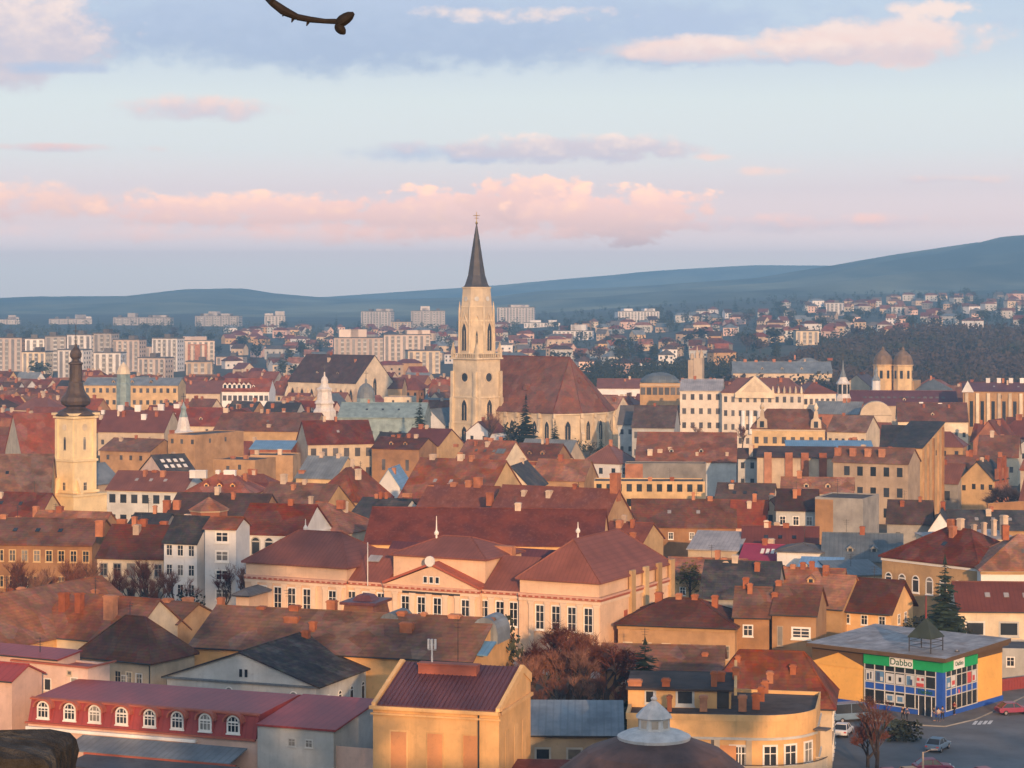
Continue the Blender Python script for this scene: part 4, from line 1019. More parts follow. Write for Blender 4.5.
# ================================================================== the corner shop
def lettering(root, text, size, loc, rot, mat='letters'):
    c = bpy.data.curves.new('lettering', 'FONT'); c.body = text; c.size = size; c.extrude = .012; c.align_x = 'CENTER'; c.align_y = 'CENTER'; c.offset = .008
    c.materials.append(MAT[mat])
    t = bpy.data.objects.new('text', c); COL.objects.link(t); bpy.context.view_layer.update()
    me = bpy.data.meshes.new_from_object(t.evaluated_get(bpy.context.evaluated_depsgraph_get())); bpy.data.objects.remove(t)
    o = obj('lettering', me, root, loc); o.rotation_euler = rot
    return o
def shop():
    Yc = 268; c = at(942, Yc); a = R(40)
    L, D, h = 18.5, 15.5, 7.3
    o = c - Vector((math.cos(a), -math.sin(a), 0)) * L
    root = thing('corner_shop', 'yellow corner shop with a green sign band and blue and white glazing', 'shop', (o.x, o.y, 0), -a)
    f = Frame(900, 700, 950, 0, 40, 0); f.o = Vector((o.x, o.y, 0)); f.u = Vector((math.cos(a), -math.sin(a), 0)); f.w = Vector((math.sin(a), math.cos(a), 0)); f.L = L; f.root = root
    w = MB(); w.box(0, 0, -.5, L, D, h - .1, top=False); w.build('wall', 'shopyellow', root)
    ft = MB(); ft.box(-.02, -.16, 0, L + .16, -.003, .75); ft.box(L + .003, -.003, 0, L + .16, D, .75); ft.build('plinth', 'signblue', root)
    uG = f.uof(865.5, 0)
    # brown upper wall with a gabled yellow field
    b = MB(); b.box(0, -.06, h - 2.4, uG, -.003, h - .1); b.build('upper_wall', 'shopbrown', root)
    y = MB(); y.prism([(0, h - 2.5), (0, h - 2.2), (uG * .5, h - .75), (uG - .05, h - 2.2), (uG - .05, h - 2.5)], -.1, -.063, 'y'); y.build('gable_field', 'shopyellow', root)
    b = MB(); b.box(L + .003, D * .42, h - 1.1, L + .06, D, h - .1); b.build('upper_wall', 'shopbrown', root)
    # roof
    r = MB(); r.prism([(-1.0, h), (D + .4, h + .5), (D + .4, h + .72), (-1.0, h + .22)], -.25, L + 1.0, 'x'); r.build('roof', 'shoproof', root)
    fa = MB(); fa.box(-.3, -1.06, h - .28, L + 1.06, -1.003, h + .2); fa.prism([(-1.003, h - .28), (D + .4, h + .2), (D + .4, h + .7), (-1.003, h + .2)], L + 1.003, L + 1.06, 'x'); fa.prism([(-1.003, h - .28), (D, h + .2), (D, h - .1), (-.9, h - .1)], -.2, L + .95, 'x'); fa.build('fascia', 'shopbrown', root)
    # sign band
    vG = D * .55
    s = MB(); s.box(uG - .1, -.30, h - 1.65, L + .3, -.003, h - .45); s.box(L + .003, -.003, h - 1.65, L + .3, vG, h - .45); so = s.build('sign_band', 'signgreen', root)
    p0, p1 = f.uof(891, 0), f.uof(914, 0)
    q = MB(); q.box(p0, -.36, h - 1.6, p1, -.302, h - .42); q.build('sign_panel', 'signwhite', so)
    lettering(root, 'Dabbo', 1.15, ((p0 + p1) / 2, -.375, h - 1.02), (R(90), 0, 0))
    v0, v1 = f.vof(951.5, L), f.vof(962, L)
    q = MB(); q.box(L + .302, v0, h - 1.6, L + .36, v1, h - .35); q.build('sign_panel', 'signwhite', so)
    lettering(root, 'Dabbo', .95 * (v1 - v0) / 3.4, (L + .375, (v0 + v1) / 2, h - .98), (R(90), 0, R(90)))
    # glazing
    zt, zm0, zm1, zb = h - 1.65, 2.55, 3.45, .75
    g = MB(); g.box(uG, -.10, zb, L + .1, -.003, zt); g.box(L + .003, -.003, zb, L + .1, vG, zt); g.build('glazing', 'glass', root)
    bl = MB(); bl.box(uG, -.16, zm0, L + .16, -.103, zm1); bl.box(L + .103, -.103, zm0, L + .16, vG, zm1); bl.box(L - .75, -.2, zb, L + .2, -.161, zt); bl.box(L + .161, -.161, zb, L + .2, .6, zt); bl.build('spandrel', 'signblue', root)
    fr = MB(); n = 7; wl = L - .75 - uG
    us = [uG + wl * i / n for i in range(n + 1)]
    for u in us: fr.box(u - .06, -.24, zb, u + .06, -.163, zt)
    fr.box(uG, -.22, zt - .75, L - .75, -.163, zt - .62); fr.box(uG, -.22, zm1 - .06, L - .75, -.163, zm1 + .06); fr.box(uG, -.22, zm0 - .06, L - .75, -.163, zm0 + .06); fr.box(uG, -.22, zb, L - .75, -.163, zb + .1)
    nv = 6; vs = [.6 + (vG - .6) * i / nv for i in range(nv + 1)]
    for v in vs: fr.box(L + .163, v - .05, zb, L + .24, v + .05, zt)
    for z in (zt - .7, zm1, zm0, zb + .05): fr.box(L + .163, .6, z - .06, L + .22, vG, z + .06)
    fr.build('glazing_frame', 'greywhite', root)
    def poster(i, side, z0, z1, mat, pats):
        if side == 0: a_, b_ = us[i] + .12, us[i + 1] - .12
        else: a_, b_ = vs[i] + .1, vs[i + 1] - .1
        def bx(m, s0, s1, t0, t1, e):
            A, B = lerp(a_, b_, s0), lerp(a_, b_, s1); Z0, Z1 = lerp(z0, z1, t0), lerp(z0, z1, t1)
            if side == 0: m.box(A, -.135 - e, Z0, B, -.104 - e, Z1)
            else: m.box(L + .104 + e, A, Z0, L + .135 + e, B, Z1)
        m = MB(); bx(m, 0, 1, 0, 1, 0); po = m.build('poster', mat, root)
        for mt, s0, s1, t0, t1 in pats:
            m = MB(); bx(m, s0, s1, t0, t1, .035); m.build('poster_picture', mt, po)
    zu0, zu1 = zm1 + .1, zt - .8
    poster(0, 0, zu0, zu1, 'posterpale', [('clothblue', .15, .4, .1, .7), ('clothdark', .55, .7, .2, .85)])
    poster(1, 0, zu0, zu1, 'posterblue', [('clothblue', .1, .5, .1, .9), ('posterpale', .55, .85, .1, .5)])
    poster(4, 0, zu0, zu1, 'posterpale', [('posterblue', .1, .55, .05, .9), ('clothblue', .3, .75, .05, .6)])
    poster(5, 0, zu0, zu1, 'posterpale', [('posterred', .1, .4, .55, .85), ('posterred', .05, .9, .02, .35), ('clothred', .6, .9, .6, .85)])
    for i in (2, 3):
        poster(i, 0, zu0, zu0 + 1.2, 'posterpale', [('glass', .35, .65, .25, .7)])
    for i in (2, 3): poster(i, 0, 1.2, 2.2, 'posterpale', [('posterblue', .2, .8, .2, .8)])
    poster(6, 0, 2.62, 3.42, 'signwhite', []); poster(5, 0, 2.62, 3.42, 'signwhite', [])
    lettering(root, 'Dabbo', .72, (us[6], -.24, 3.0), (R(90), 0, 0), 'letters')
    poster(0, 1, zu0, zu1, 'posterblue', [('posterpale', .4, .9, .1, .5)]); poster(1, 1, zu0, zu1, 'posterpale', [('posterred', .2, .8, .2, .6)]); poster(4, 1, zu0, zu1, 'posterred', []); poster(5, 1, zu0, zu1, 'posterpale', [('posterred', .1, .6, .1, .6)])
    dr = MB(); dr.box(us[6] - .9, -.26, .1, us[6] + .9, -.243, 2.5); d = dr.build('door', 'glass', root)
    df = MB()
    for x in (-.95, -.05, .85): df.box(us[6] + x, -.29, .1, us[6] + x + .1, -.262, 2.5)
    df.build('door_frame', 'signwhite', d)
    # side window at the left end
    add_window(root, .35, -.02, 2.0, 0, .9, 2.2, 'cross', 'signwhite')
    # roof turret: four legs, a dark pyramid and a mast
    tp = f.world(f.uof(926, 2.4), 2.4, 0)
    t = thing('roof_turret', 'open metal turret with a dark green pyramid roof on the shop', 'turret', (tp.x, tp.y, h + .3), -a)
    lg = zof(636, tp.y) - (h + .3); ap = zof(619, tp.y) - (h + .3); k = 1.5
    for sx in (-1, 1):
        for sy in (-1, 1):
            q = MB(); q.bar((sx * k, sy * k, -.2), (sx * k, sy * k, lg), .07); q.build('leg', 'metaldark', t)
    q = MB()
    for z in (lg * .35, lg * .7):
        for s in (-1, 1): q.bar((-k, s * k, z), (k, s * k, z), .04); q.bar((s * k, -k, z), (s * k, k, z), .04)
    q.build('brace', 'metaldark', t)
    q = MB(); q.lathe([(k * 1.55, lg - .1), (k * 1.55, lg), (.12, ap + .1)], 4, a0=R(45)); q.build('pyramid_roof', 'turretgreen', t)
    q = MB(); q.bar((0, 0, ap - .2), (0, 0, ap + 2.9), .12, .06, 6); q.build('mast', 'fencered', t)
    register(f, D, h, .8, 718)
material('turretgreen', (.05, .06, .04), .6, .2, .5)
shop()
def kerbed(poly, name, z=.13, mat='paving'):
    m = MB(); m.prism(poly, -.1, z, 'z'); o = m.build(name, mat); tag(o, kind='structure')
    k = MB(); n = len(poly); cx, cy = sum(p[0] for p in poly) / n, sum(p[1] for p in poly) / n
    for i in range(n): p, q = poly[i], poly[(i + 1) % n]; k.bar((*p, z - .06), (*q, z - .06), .1)
    tag(k.build('kerb', 'kerbstone'), kind='structure')
G = lambda px, py: tuple(E(px, py, 0))[:2]
kerbed([G(838, 713), G(862, 719), G(905, 725), G(945, 727), G(975, 720), G(1000, 709), G(1024, 697), G(1060, 683), G(1040, 676), G(990, 688), G(940, 700), G(880, 695)], 'pavement')
for (x0, y0, x1, y1) in ((972, 722.5, 975, 720), (977, 722.5, 980, 720), (982, 722.2, 985, 719.8), (987, 722, 990, 719.5)):
    m = MB(); m.poly((*G(x0, y0 + 2.2), .012), (*G(x0 + 3.4, y0 + 2.2), .012), (*G(x1 + 3.4, y1 + 1), .012), (*G(x1, y1 + 1), .012)); tag(m.build('road_marking', 'roadpaint'), kind='structure')

# ================================================================== buildings, near to far
H = house
H('brown tiled wing reaching out of the frame at the left edge', -105, 642, -12, 8, 32, rh=5, rot=27, wall='yellow', rf='terra', ax='y', sw=(5, 1, .1, .9), vis=650)
H('cream house with a long terracotta roof and a row of big orange chimneys', 34, 634, 128, 8, 13, ry=597, rot=27, wall='cream', rf='terra', fw=(4, 1, .12, .8), wsz=(1.2, 1.8),
  ch=[(64, 592, 8, .3), (79.5, 592.5, 7, .3), (110.5, 595, 12, .25), (36, 590, 7, .45), (9, 588, 5, .6), (21, 587, 6, .6), (95, 589, 5, .7)])
f = H('cream house with a hipped purple-brown roof and three tall windows', 76, 657, 151, 7.5, 8.5, 'hip', ry=616, rot=29, wall='cream', rf='brown', ch=[(147, 621, 5, .7), (119, 632, 5, .6)], gutter=True)
for px in (118, 129, 140): u = f.uof(px, 0); add_window(f.root, u, 0, 5.45, 0, .85, 1.75, 'cross', 'cream')
H('narrow house with a bare orange gable wall between brown roofs', 142, 620, 178, 9, 8.5, ry=603, rot=29, wall='ochrebrown', rf='brown', ch=[(164, 600, 7), (168, 598, 8), (188, 597, 9, .9)])
f = H('long house with a wide purple-brown roof in front of the salmon school', 190, 646, 472, 8, 16, ry=613, rot=18, wall='yellow', rf='brown', fw=(9, 1), wsz=(1.1, 1.5),
  ch=[(262, 606, 8), (295, 605, 10), (313, 621, 6, .25), (292, 616, 15, .35), (306, 630, 7, .1), (332, 600, 9, .6), (402, 611, 8, .5), (407, 622, 13, .3), (424, 612, 5, .5), (455, 614, 12, .5), (221, 597, 6, .6), (229, 613, 6, .5)], vis=660)
def pavilion(f):                       # raised boxy roof part and barrel dormers on the long roof
    v = f.d * .62; Y = f.world(f.L / 2, v, 0).y
    a, b = f.uof(343, v), f.uof(386, v); zt = f.z(603, (a + b) / 2, v); z0 = f.h + 1
    m = MB(); m.prism([(a, z0), (b, z0), (b - .9, zt - .6), (b - 1.0, zt), (a + 1.0, zt), (a + .9, zt - .6)], v - 2, v + 3, 'y'); o = m.build('roof_block', 'brown', f.root)
    t = MB(); t.box(a + .5, v - 2.4, zt, b - .5, v + 3.4, zt + .35); t.lathe([(1.9, zt + .35), (1.2, zt + 1.0), (.3, zt + 1.2)], 4, (a + b) / 2, v + .5, R(45)); t.build('block_roof', 'purple', o)
    for px, w in ((392, 3.2), (487, 3.4)):
        u = f.uof(px, v - 2); m = MB(); pts = [(u + w * .5 * math.cos(R(t)), f.h + 2.2 + 2.0 * math.sin(R(t))) for t in range(0, 181, 20)]
        m.prism([(u + w * .5, f.h + 1)] + pts + [(u - w * .5, f.h + 1)], v - 3, v + 2, 'y'); m.build('dormer', 'bluegrey', f.root)
    a, b = f.uof(458, 2), f.uof(490, 2); m = MB(); m.prism([(1, f.h + .5), (4.5, f.h + 1.6), (4.5, f.h + 1.75), (1, f.h + .65)], a, b, 'x'); m.build('flat_roof', 'blue', f.root)
pavilion(f)
f = H('grey-white house with a low broad gable and a mossy dark roof', 167, 676, 316, 6.5, 16, ry=653, rot=21, wall='greywhite', rf='mossroof', ax='y', sw=(4, 1, .1, .9), wsz=(.9, 1.9), style='arch', ov=.6)
m = MB()
for du in (-.35, .35): m.box(f.L * .52 + du - .18, -.06, 7.0, f.L * .52 + du + .18, .02, 7.9)
m.build('slit_window', 'glass', f.root)
m = MB(); m.box(-.5, -.35, 6.3, f.L + .4, -.003, 6.5); m.build('cornice', 'bluegrey', f.root)
f = H('pink rendered house with small square windows and a red roof edge', 12, 661, 88, 9.3, 4, 'flat', rot=27, wall='pink', rf='mansardred', style='plain2')
for px, py in ((26, 680), (38, 681), (69.5, 673)): u = f.uof(px, 0); add_window(f.root, u, 0, f.z(py, u, 0), 0, .55, .45, 'plain2', 'cream')
m = MB(); m.box(-.1, -.25, 9.3, f.L + .2, .25, 9.5); m.box(f.L - .02, .25, 9.3, f.L + .2, 5, 9.5); m.build('coping', 'trimred', f.root)
H('low house with a bright red metal roof at the left edge', -50, 650, 58, 9.8, 4, 'shed', rh=.4, rot=27, wall='pink', rf='mansardred')
H('pale pink annex with a red eave cut by the left edge', -40, 676, 12, 9.0, 5.5, 'gable', rh=1.2, rot=24, wall='pink', rf='mansardred')
f = H('low building with a blue-grey sheet roof beside the tall yellow block', 527, 735, 622, 4.5, 8, 'shed', rh=2.1, rot=2, wall='cream', rf='bluegrey', fw=(3, 1), wsz=(1.5, 1.2), style='plain2', framem='greywhite')
H('low shed with a rusty red roof at the foot of the rotunda', 505, 784, 597, 3.6, 5, 'shed', rh=1.2, rot=4, wall='brick', rf='rust')
H('house with a red tiled hipped roof behind the curved apartment house', 706, 706, 832, 6.5, 11, 'hip', rh=5.4, rot=10, wall='beige', rf='terra', hipf=.6, sw=(5, 2), wsz=(.9, 1.5), ch=[(738, 655, 5, .4), (793, 664, 6, .3)])
H('ochre house with four red chimneys on a hipped roof by the school', 618, 625, 735, 7, 12, 'hip', ry=598, rot=14, wall='ochrebrown', rf='brown', fw=(6, 1), wsz=(1.1, 1.7), cornice='ochre', ch=[(659, 592, 7), (679, 593, 6), (695, 594, 6), (715, 595, 6)], framem='cream')
H('tan house with one white window and a pair of chimneys', 734, 616, 769, 8.5, 10, ry=588, rot=10, wall='ochrebrown', rf='brown', fw=(1, 2, .1, .7), wsz=(1.2, 1.4), ch=[(746, 577, 6), (750, 583, 5, .4)])
f = H('tan house with a steep roof and a bare lit gable', 772, 613, 816, 9, 10, ry=586, rot=16, wall='ochrebrown', rf='brown', ch=[(775, 592, 6, .3), (779, 580, 6)])
u = f.uof(801, 0); add_window(f.root, u, 0, f.z(633, u, 0), 0, 2.3, 1.3, 'tall', 'trimwhite'); u = f.uof(780, 0); add_window(f.root, u, 0, f.z(636, u, 0), 0, .7, 2.6, 'plain2', 'beige')
H('yellow house with deep eaves and a sunlit gable', 838, 606, 891, 7.5, 9, ry=580, rot=30, wall='yellow', rf='brown', fw=(3, 2), sw=(2, 2, .2, .8), wsz=(.9, 1.3), ov=.9, ch=[(862, 583, 5)])
H('small house with a steep red roof left of the yellow one', 812, 606, 842, 7.5, 10, ry=576, rot=30, wall='ochre', rf='terra', ch=[(826, 572, 5)])
H('low brown-roofed house under the conifer behind the flat roofs', 600, 668, 722, 4, 10, ry=646, rot=8, wall='ochrebrown', rf='brown', ch=[(705, 652, 6, .3)])
f = H('ochre building with round-headed windows in white arches', 882, 557, 979, 9, 15, 'hip', rh=5.0, rot=50, wall='ochre', rf='terra', fw=(7, 1), wsz=(1.3, 2.0), style='arch', cornice='trimwhite', ch=[(953, 553, 5, .5), (958, 538, 5, .8), (913, 552, 4, .3)])
f2 = H('building with a white arcaded front and a red roof at the right edge', 981, 571, 1075, 9, 14, 'hip', rh=5.0, rot=3, wall='trimwhite', rf='terra', fw=(7, 1), wsz=(1.5, 2.2), style='arch', cornice='ochre', framem='salmon')
f = H('narrow rear wing with a pale roof strip and a line of orange chimneys', 936, 542, 1014, 11, 6, 'shed', rh=.8, rot=-22, wall='cream', rf='palemetal', ch=[(953, 528, 5, .3), (974, 524, 4, .3), (984, 522, 4, .3), (994, 519, 4, .3), (1004, 515, 6, .3)], chm='chimneypale')
H('cream house with a dark red roof and one broad window behind the shop', 958, 610, 1060, 6, 10, ry=583, rot=4, wall='cream', rf='redmetal', fw=(3, 1, 0, 1), wsz=(2.6, 1.9), style='plain2', framem='greywhite')
H('low blue-grey house beyond the red fence', 994, 648, 1060, 4, 8, 'flat', rot=8, wall='greywhite', rf='greyroof', fw=(2, 1), wsz=(1, 1.2))
m = MB(); a, b = at(991, 285), at(1060, 292)
for i in range(24):
    p, q = a.lerp(b, i / 24), a.lerp(b, (i + .93) / 24); d = (q - p).normalized(); nrm = Vector((-d.y, d.x, 0)) * .06
    A = m.pts([p - nrm, q - nrm, q + nrm, p + nrm] + [v + Vector((0, 0, 1.7)) for v in (p - nrm, q - nrm, q + nrm, p + nrm)])
    for s in ((0, 1, 5, 4), (1, 2, 6, 5), (2, 3, 7, 6), (3, 0, 4, 7), (4, 5, 6, 7)): m.f.append(tuple(A[k] for k in s))
m.bar((*a.xy, 1.5), (*b.xy, 1.5), .08)
tag(m.build('board_fence', 'fencered'), 'dark red board fence along the street behind the shop', 'fence')
# --- middle ground, right
H('long shed with a blue-grey corrugated roof below the windowless block', 822, 560, 902, 5, 16, ry=534, rot=10, wall='grey', rf='bluegrey')
f = H('white modern house with a grey hipped roof and square windows', 777, 552, 822, 6, 9, 'hip', ry=543, rot=16, wall='white', rf='greyroof', fw=(4, 1), wsz=(.9, 1.0))
f = H('small house with a magenta roof and a row of white skylights', 740, 559, 779, 4, 9, ry=545, rot=18, wall='white', rf='magenta'); skylights(f, 4, 0, (.6, 1.5), 1, 'trimwhite', .45, .98)
H('low house with a wide black roof and a single pale chimney', 700, 597, 776, 5, 16, ry=562, rot=12, wall='grey', rf='slate', ch=[(726, 561, 5, .5)], chm='chimneypale')
H('small cream house with a pale lilac sheet roof', 688, 549, 738, 5, 9, 'shed', ry=532, rot=18, wall='cream', rf='palemetal', fw=(3, 1), wsz=(1, 1.3))
f = H('grey windowless firewall block with one sunlit brick patch', 815, 497, 863, 13, 12, 'flat', rot=24, wall='grey', rf='flatroof')
m = MB(); m.box(.05, -.05, 2, f.L * .38, -.003, 12.6); m.build('brick_patch', 'ochrebrown', f.root)
H('white house with a dark roof tucked against the windowless block', 776, 509, 816, 10, 9, ry=490, rot=12, wall='greywhite', rf='darkbrown', fw=(3, 2), wsz=(1.1, 1.7), ch=[(795, 489, 4, .3)])
H('narrow cream house with a little gable beside the bright red roof', 764, 508, 777, 9, 8, 'gable', rh=1.6, rot=16, wall='cream', rf='brown', ax='y', fw=(1, 2), wsz=(.9, 1.4), ch=[(772, 493, 4)])
H('low house with a bright crimson roof', 730, 526, 766, 6, 10, ry=501, rot=10, wall='pink', rf='brightred', ch=[(741, 521, 3, .1)])
H('house with a broad dark brown roof and no windows in view', 715, 503, 772, 8, 13, ry=484, rot=12, wall='cream', rf='darkbrown')
H('long low house with a plain red roof under the peeling walls', 781, 492, 853, 9, 9, ry=478, rot=10, wall='cream', rf='terra')
f = H('three-storey cream house with peeling plaster and a tall bare side wall', 833, 461, 908, 14, 10, ry=448, rot=26, wall='beige', rf='brown', fw=(5, 3, .1, .98), wsz=(1.3, 2.1), style='plain', vis=500)
for px in (838, 853, 868, 882): u = f.uof(px, 2); chimney(f.root, u, 2, 14.5, 17, 1.4, .9)
f = H('tall bare ochre side wall with a dark slate roof leaning on it', 888, 447, 922, 16.5, 20, 'shed', rh=5, rot=26, wall='ochre', rf='slate', vis=470)
for v in (1, 5, 9.5, 14, 18): p = MB(); p.box(f.L + .003, v - .35, -1, f.L + .4, v + .35, 15.9 + 5 * v / 20); p.build('wall_pier', 'ochrebrown', f.root)
f = H('decayed plaster back wall between brick chimney piers', 757, 457, 834, 13, 9, 'shed', ry=447, rot=10, wall='beige', rf='darkbrown', vis=480)
for px in (768, 789, 805, 823): u = f.uof(px, 0); m = MB(); m.box(u - .9, -.5, 0, u + .9, -.003, 14.2); m.build('chimney_pier', 'brick', f.root)
H('narrow bluish house with a tall pale chimney left of the decayed wall', 738, 458, 757, 12, 9, ry=449, rot=8, wall='greywhite', rf='darkbrown', fw=(2, 3), wsz=(.9, 1.5), ch=[(751, 444, 4, .1)], chm='chimneypale')
H('long building with a strip of bright blue roof', 787, 449, 873, 10, 8, 'shed', ry=441, rot=4, wall='grey', rf='blue')
f = H('pale green building with a brown mansard between two ornate dormer turrets', 752, 429, 825, 14, 14, 'hip', ry=409, rot=8, wall='ochre', rf='brown', fw=(8, 2), wsz=(1.2, 1.9), cornice='cream', hipf=.6)
for px in (762, 816):
    u = f.uof(px, 0); m = MB(); m.prism([(-1.6, 0), (1.6, 0), (1.4, 2.6), (.7, 3.2), (.5, 5.0), (0, 5.8), (-.5, 5.0), (-.7, 3.2), (-1.4, 2.6)], -.25, 2.4, 'y'); o = m.build('dormer', 'cream', f.root, (u, 0, 14))
    q = MB(); q.box(-.6, -.31, .5, .6, -.252, 2.3); q.build('pane', 'glass', o); q = MB(); q.lathe([(.5, 5.6), (.7, 6.3), (.1, 7.6)], 8, 0, 1); q.build('finial', 'cream', o)
H('cream house with a brown roof and small attic windows right of the dormer turrets', 827, 431, 866, 12, 16, ry=416, rot=24, wall='cream', rf='brown', fw=(6, 2), wsz=(.9, 1.2))
H('steep dark slate roofed house below the purple roofs', 880, 449, 928, 10, 18, ry=426, rot=14, wall='grey', rf='slate')
H('house with a deep red-brown roof right of the tall bare side wall', 945, 478, 1003, 7, 16, ry=456, rot=14, wall='ochrebrown', rf='brown', ch=[(1000, 452, 4)])
f = H('ochre house end with a brick side wall and sloping top', 961, 478, 993, 8, 9, 'gable', ry=462, rot=35, wall='ochre', rf='slate', ax='y', vis=505)
m = MB(); m.box(f.L + .003, 1, -1, f.L + .3, 8.9, 10.5); m.build('side_wall', 'brick', f.root); m = MB(); m.box(f.L - .2, 3, 7, f.L + .5, 4.2, 13); m.box(f.L - .2, 6, 7, f.L + .5, 7.2, 13.4); m.build('chimney', 'chimneybrick', f.root)
H('grey shed-like house with a red slope in the courtyard', 913, 481, 958, 7, 10, ry=464, rot=30, wall='grey', rf='redmetal', ax='x', fw=(2, 1), wsz=(1.6, 2.2))
m = MB(); a, b = at(988, 460), at(1060, 470)
d = (b - a).normalized(); m.box(0, 0, -1, (b - a).length, .4, 8.2); m.box(-.1, -.1, 8.2, (b - a).length, .5, 8.5)
tag(m.build('courtyard_wall', 'ochrebrown', None, (a.x, a.y, 0), math.atan2(d.y, d.x)), 'low brown courtyard wall below the bush at the right edge', 'wall')
H('house with a tidy red roof near the right edge', 978, 456, 1018, 8, 14, ry=436, rot=16, wall='cream', rf='brown', fw=(3, 1))
H('orange brick gable house near the right edge', 973, 441, 1004, 8.5, 14, 'gable', ry=421, rot=30, wall='brick', rf='terra', ax='y', ch=[(998, 420, 5)])
f = H('sunlit ochre hall with tall pilasters and white chimneys', 963, 391, 1050, 19, 16, ry=383, rot=12, wall='ochre', rf='purple', ch=[(988, 378, 4), (999, 378, 4), (1011, 378, 4), (1022, 378, 4)], chm='white', vis=415)
for i in range(8): m = MB(); u = f.L * (i + .2) / 8; m.box(u, -.6, 0, u + 1.1, -.003, 18.3); m.build('pilaster', 'cream', f.root)
for i in range(7): add_window(f.root, f.L * (i + .78) / 8, 0, 11, 0, 1.2, 9, 'plain')
m = MB(); m.prism([(-.5, 18.6), (3.8, 18.6), (1.6, 22.6)], -.5, 1, 'y'); m.build('gablet', 'white', f.root)
H('long brown-roofed house with white chimneys below the purple roof', 898, 421, 968, 10, 18, ry=403, rot=8, wall='cream', rf='brown', ch=[(921, 402, 4), (940, 403, 4), (905, 404, 3)], chm='white', fw=(9, 1))
f = H('very long low purple roof with tiny roof windows', 852, 405, 958, 13, 16, ry=391, rot=5, wall='cream', rf='purple'); skylights(f, 14, 0, (1.2, 1.0), 1, 'greyroof')
m = MB(); p = at(876, 735); m.prism([(5.2 * math.cos(R(t)), 12.5 + 4.6 * math.sin(R(t))) for t in range(0, 181, 15)], 0, 6, 'y'); m.box(-5.2, 0, -1, 5.2, 12, 12.4)
tag(m.build('round_gable', 'cream', None, (p.x, p.y, 0), R(-8)), 'white half-round gable wall in front of the long purple roof', 'building')
H('dark house with two roof windows beside the windowless block', 887, 522, 931, 6, 9, ry=501, rot=14, wall='grey', rf='darkbrown', fw=(2, 1), wsz=(.9, 1.3))
H('small white gabled house left of the black roofs', 928, 531, 953, 5, 14, 'gable', ry=513, rot=14, wall='white', rf='slate', ax='y')
H('low black-roofed house behind the row of orange chimneys', 950, 529, 1040, 5, 12, ry=511, rot=6, wall='ochre', rf='slate')
H('jumbled small house with a terracotta roof and many chimneys', 778, 589, 842, 5, 9, ry=569, rot=14, wall='ochre', rf='terra', ch=[(784, 566, 5), (793, 564, 5), (803, 562, 5), (812, 561, 5), (826, 565, 6, .3), (777, 577, 6, .2)])
H('low building with a sky blue lean-to roof', 797, 573, 838, 4, 9, 'shed', ry=558, rot=14, wall='greywhite', rf='blue')
H('low building with a grey-blue sheet roof before the arched windows', 838, 576, 886, 4, 9, 'shed', ry=561, rot=-12, wall='cream', rf='bluegrey')
H('long house with a maroon roof behind the white modern house', 742, 549, 818, 5, 12, ry=527, rot=8, wall='cream', rf='redmetal', ch=[(768, 521, 6), (786, 523, 6)])
H('brown-red low roofs beside the lilac sheet roof', 664, 577, 742, 4, 11, ry=559, rot=14, wall='ochre', rf='terra', ch=[(700, 557, 5), (676, 560, 5)])
# --- middle ground, centre
H('long house with a streaky rust-red roof right behind the school', 365, 543, 602, 9, 18, ry=509, rot=6, wall='yellow', rf='rust', hipf=.5, fw=(14, 1), vis=556)
f = H('house with a streaky rust-red roof and an orange end gable with a chimney', 486, 521, 602, 10, 15, ry=488, rot=26, wall='ochrebrown', rf='rust', ch=[(490, 492, 6, .3)]); chimney(f.root, f.L - .6, 7.5, 14, f.h + f.rh + 3.2, 1.5, 1.8)
H('house with a rusty roof and a row of orange chimneys', 414, 513, 484, 10, 13, ry=486, rot=26, wall='ochrebrown', rf='rust', ch=[(407, 493, 8), (432, 485, 7), (454, 482, 6), (469, 480, 6), (478, 477, 8)])
H('big house with a broad smooth red-brown roof and a white ridge', 396, 503, 482, 9, 22, ry=460, rot=26, wall='ochre', rf='terra', ch=[(433, 454, 6), (461, 454, 6)], chm='chimneypale')
H('cream gabled house with slate on one slope', 491, 488, 531, 9, 18, 'gable', ry=467, rot=12, wall='cream', rf='slate', ax='y', fw=(2, 1), ch=[(519, 468, 4)], vis=489)
f = H('small red-roofed house with a glass roof window below the church tower', 455, 461, 503, 8, 14, ry=441, rot=28, wall='cream', rf='terra', ch=[(491, 438, 4), (456, 444, 4)]); skylights(f, 1, 0, (2.6, 2), 1, 'bluegrey', .7, .95)
H('small brown house with a turret chimney below the church nave', 512, 459, 555, 8, 12, ry=444, rot=22, wall='ochrebrown', rf='brown', ch=[(528, 446, 6), (539, 447, 5), (553, 450, 6)])
H('dark red gabled house left of the church tower', 400, 444, 439, 8, 14, ry=429, rot=30, wall='ochre', rf='redmetal', ch=[(418, 440, 4, .1), (409, 441, 4, .1), (421, 424, 4)])
H('low terracotta house with crowded chimneys below the church', 532, 479, 584, 7, 12, ry=460, rot=18, wall='ochrebrown', rf='terra', ch=[(533, 462, 7), (566, 464, 6), (575, 468, 5), (550, 466, 4)])
H('large house with an orange-red roof and pale chimneys right of the church', 636, 461, 736, 9, 26, ry=433, rot=6, wall='greywhite', rf='terra', ch=[(650, 449, 5, .1), (660, 449, 5, .15), (670, 447, 4, .2), (703, 434, 4), (733, 435, 4), (697, 452, 3, .1), (727, 452, 3, .1)], chm='chimneypale', hipf=.6)
f = H('dark grey bare firewall with a brick corner', 625, 463, 706, 11, 6, 'flat', rot=4, wall='grey', rf='flatroof')
m = MB(); m.box(.03, -.05, 2, f.L * .22, -.003, 10.8); m.build('brick_patch', 'brick', f.root)
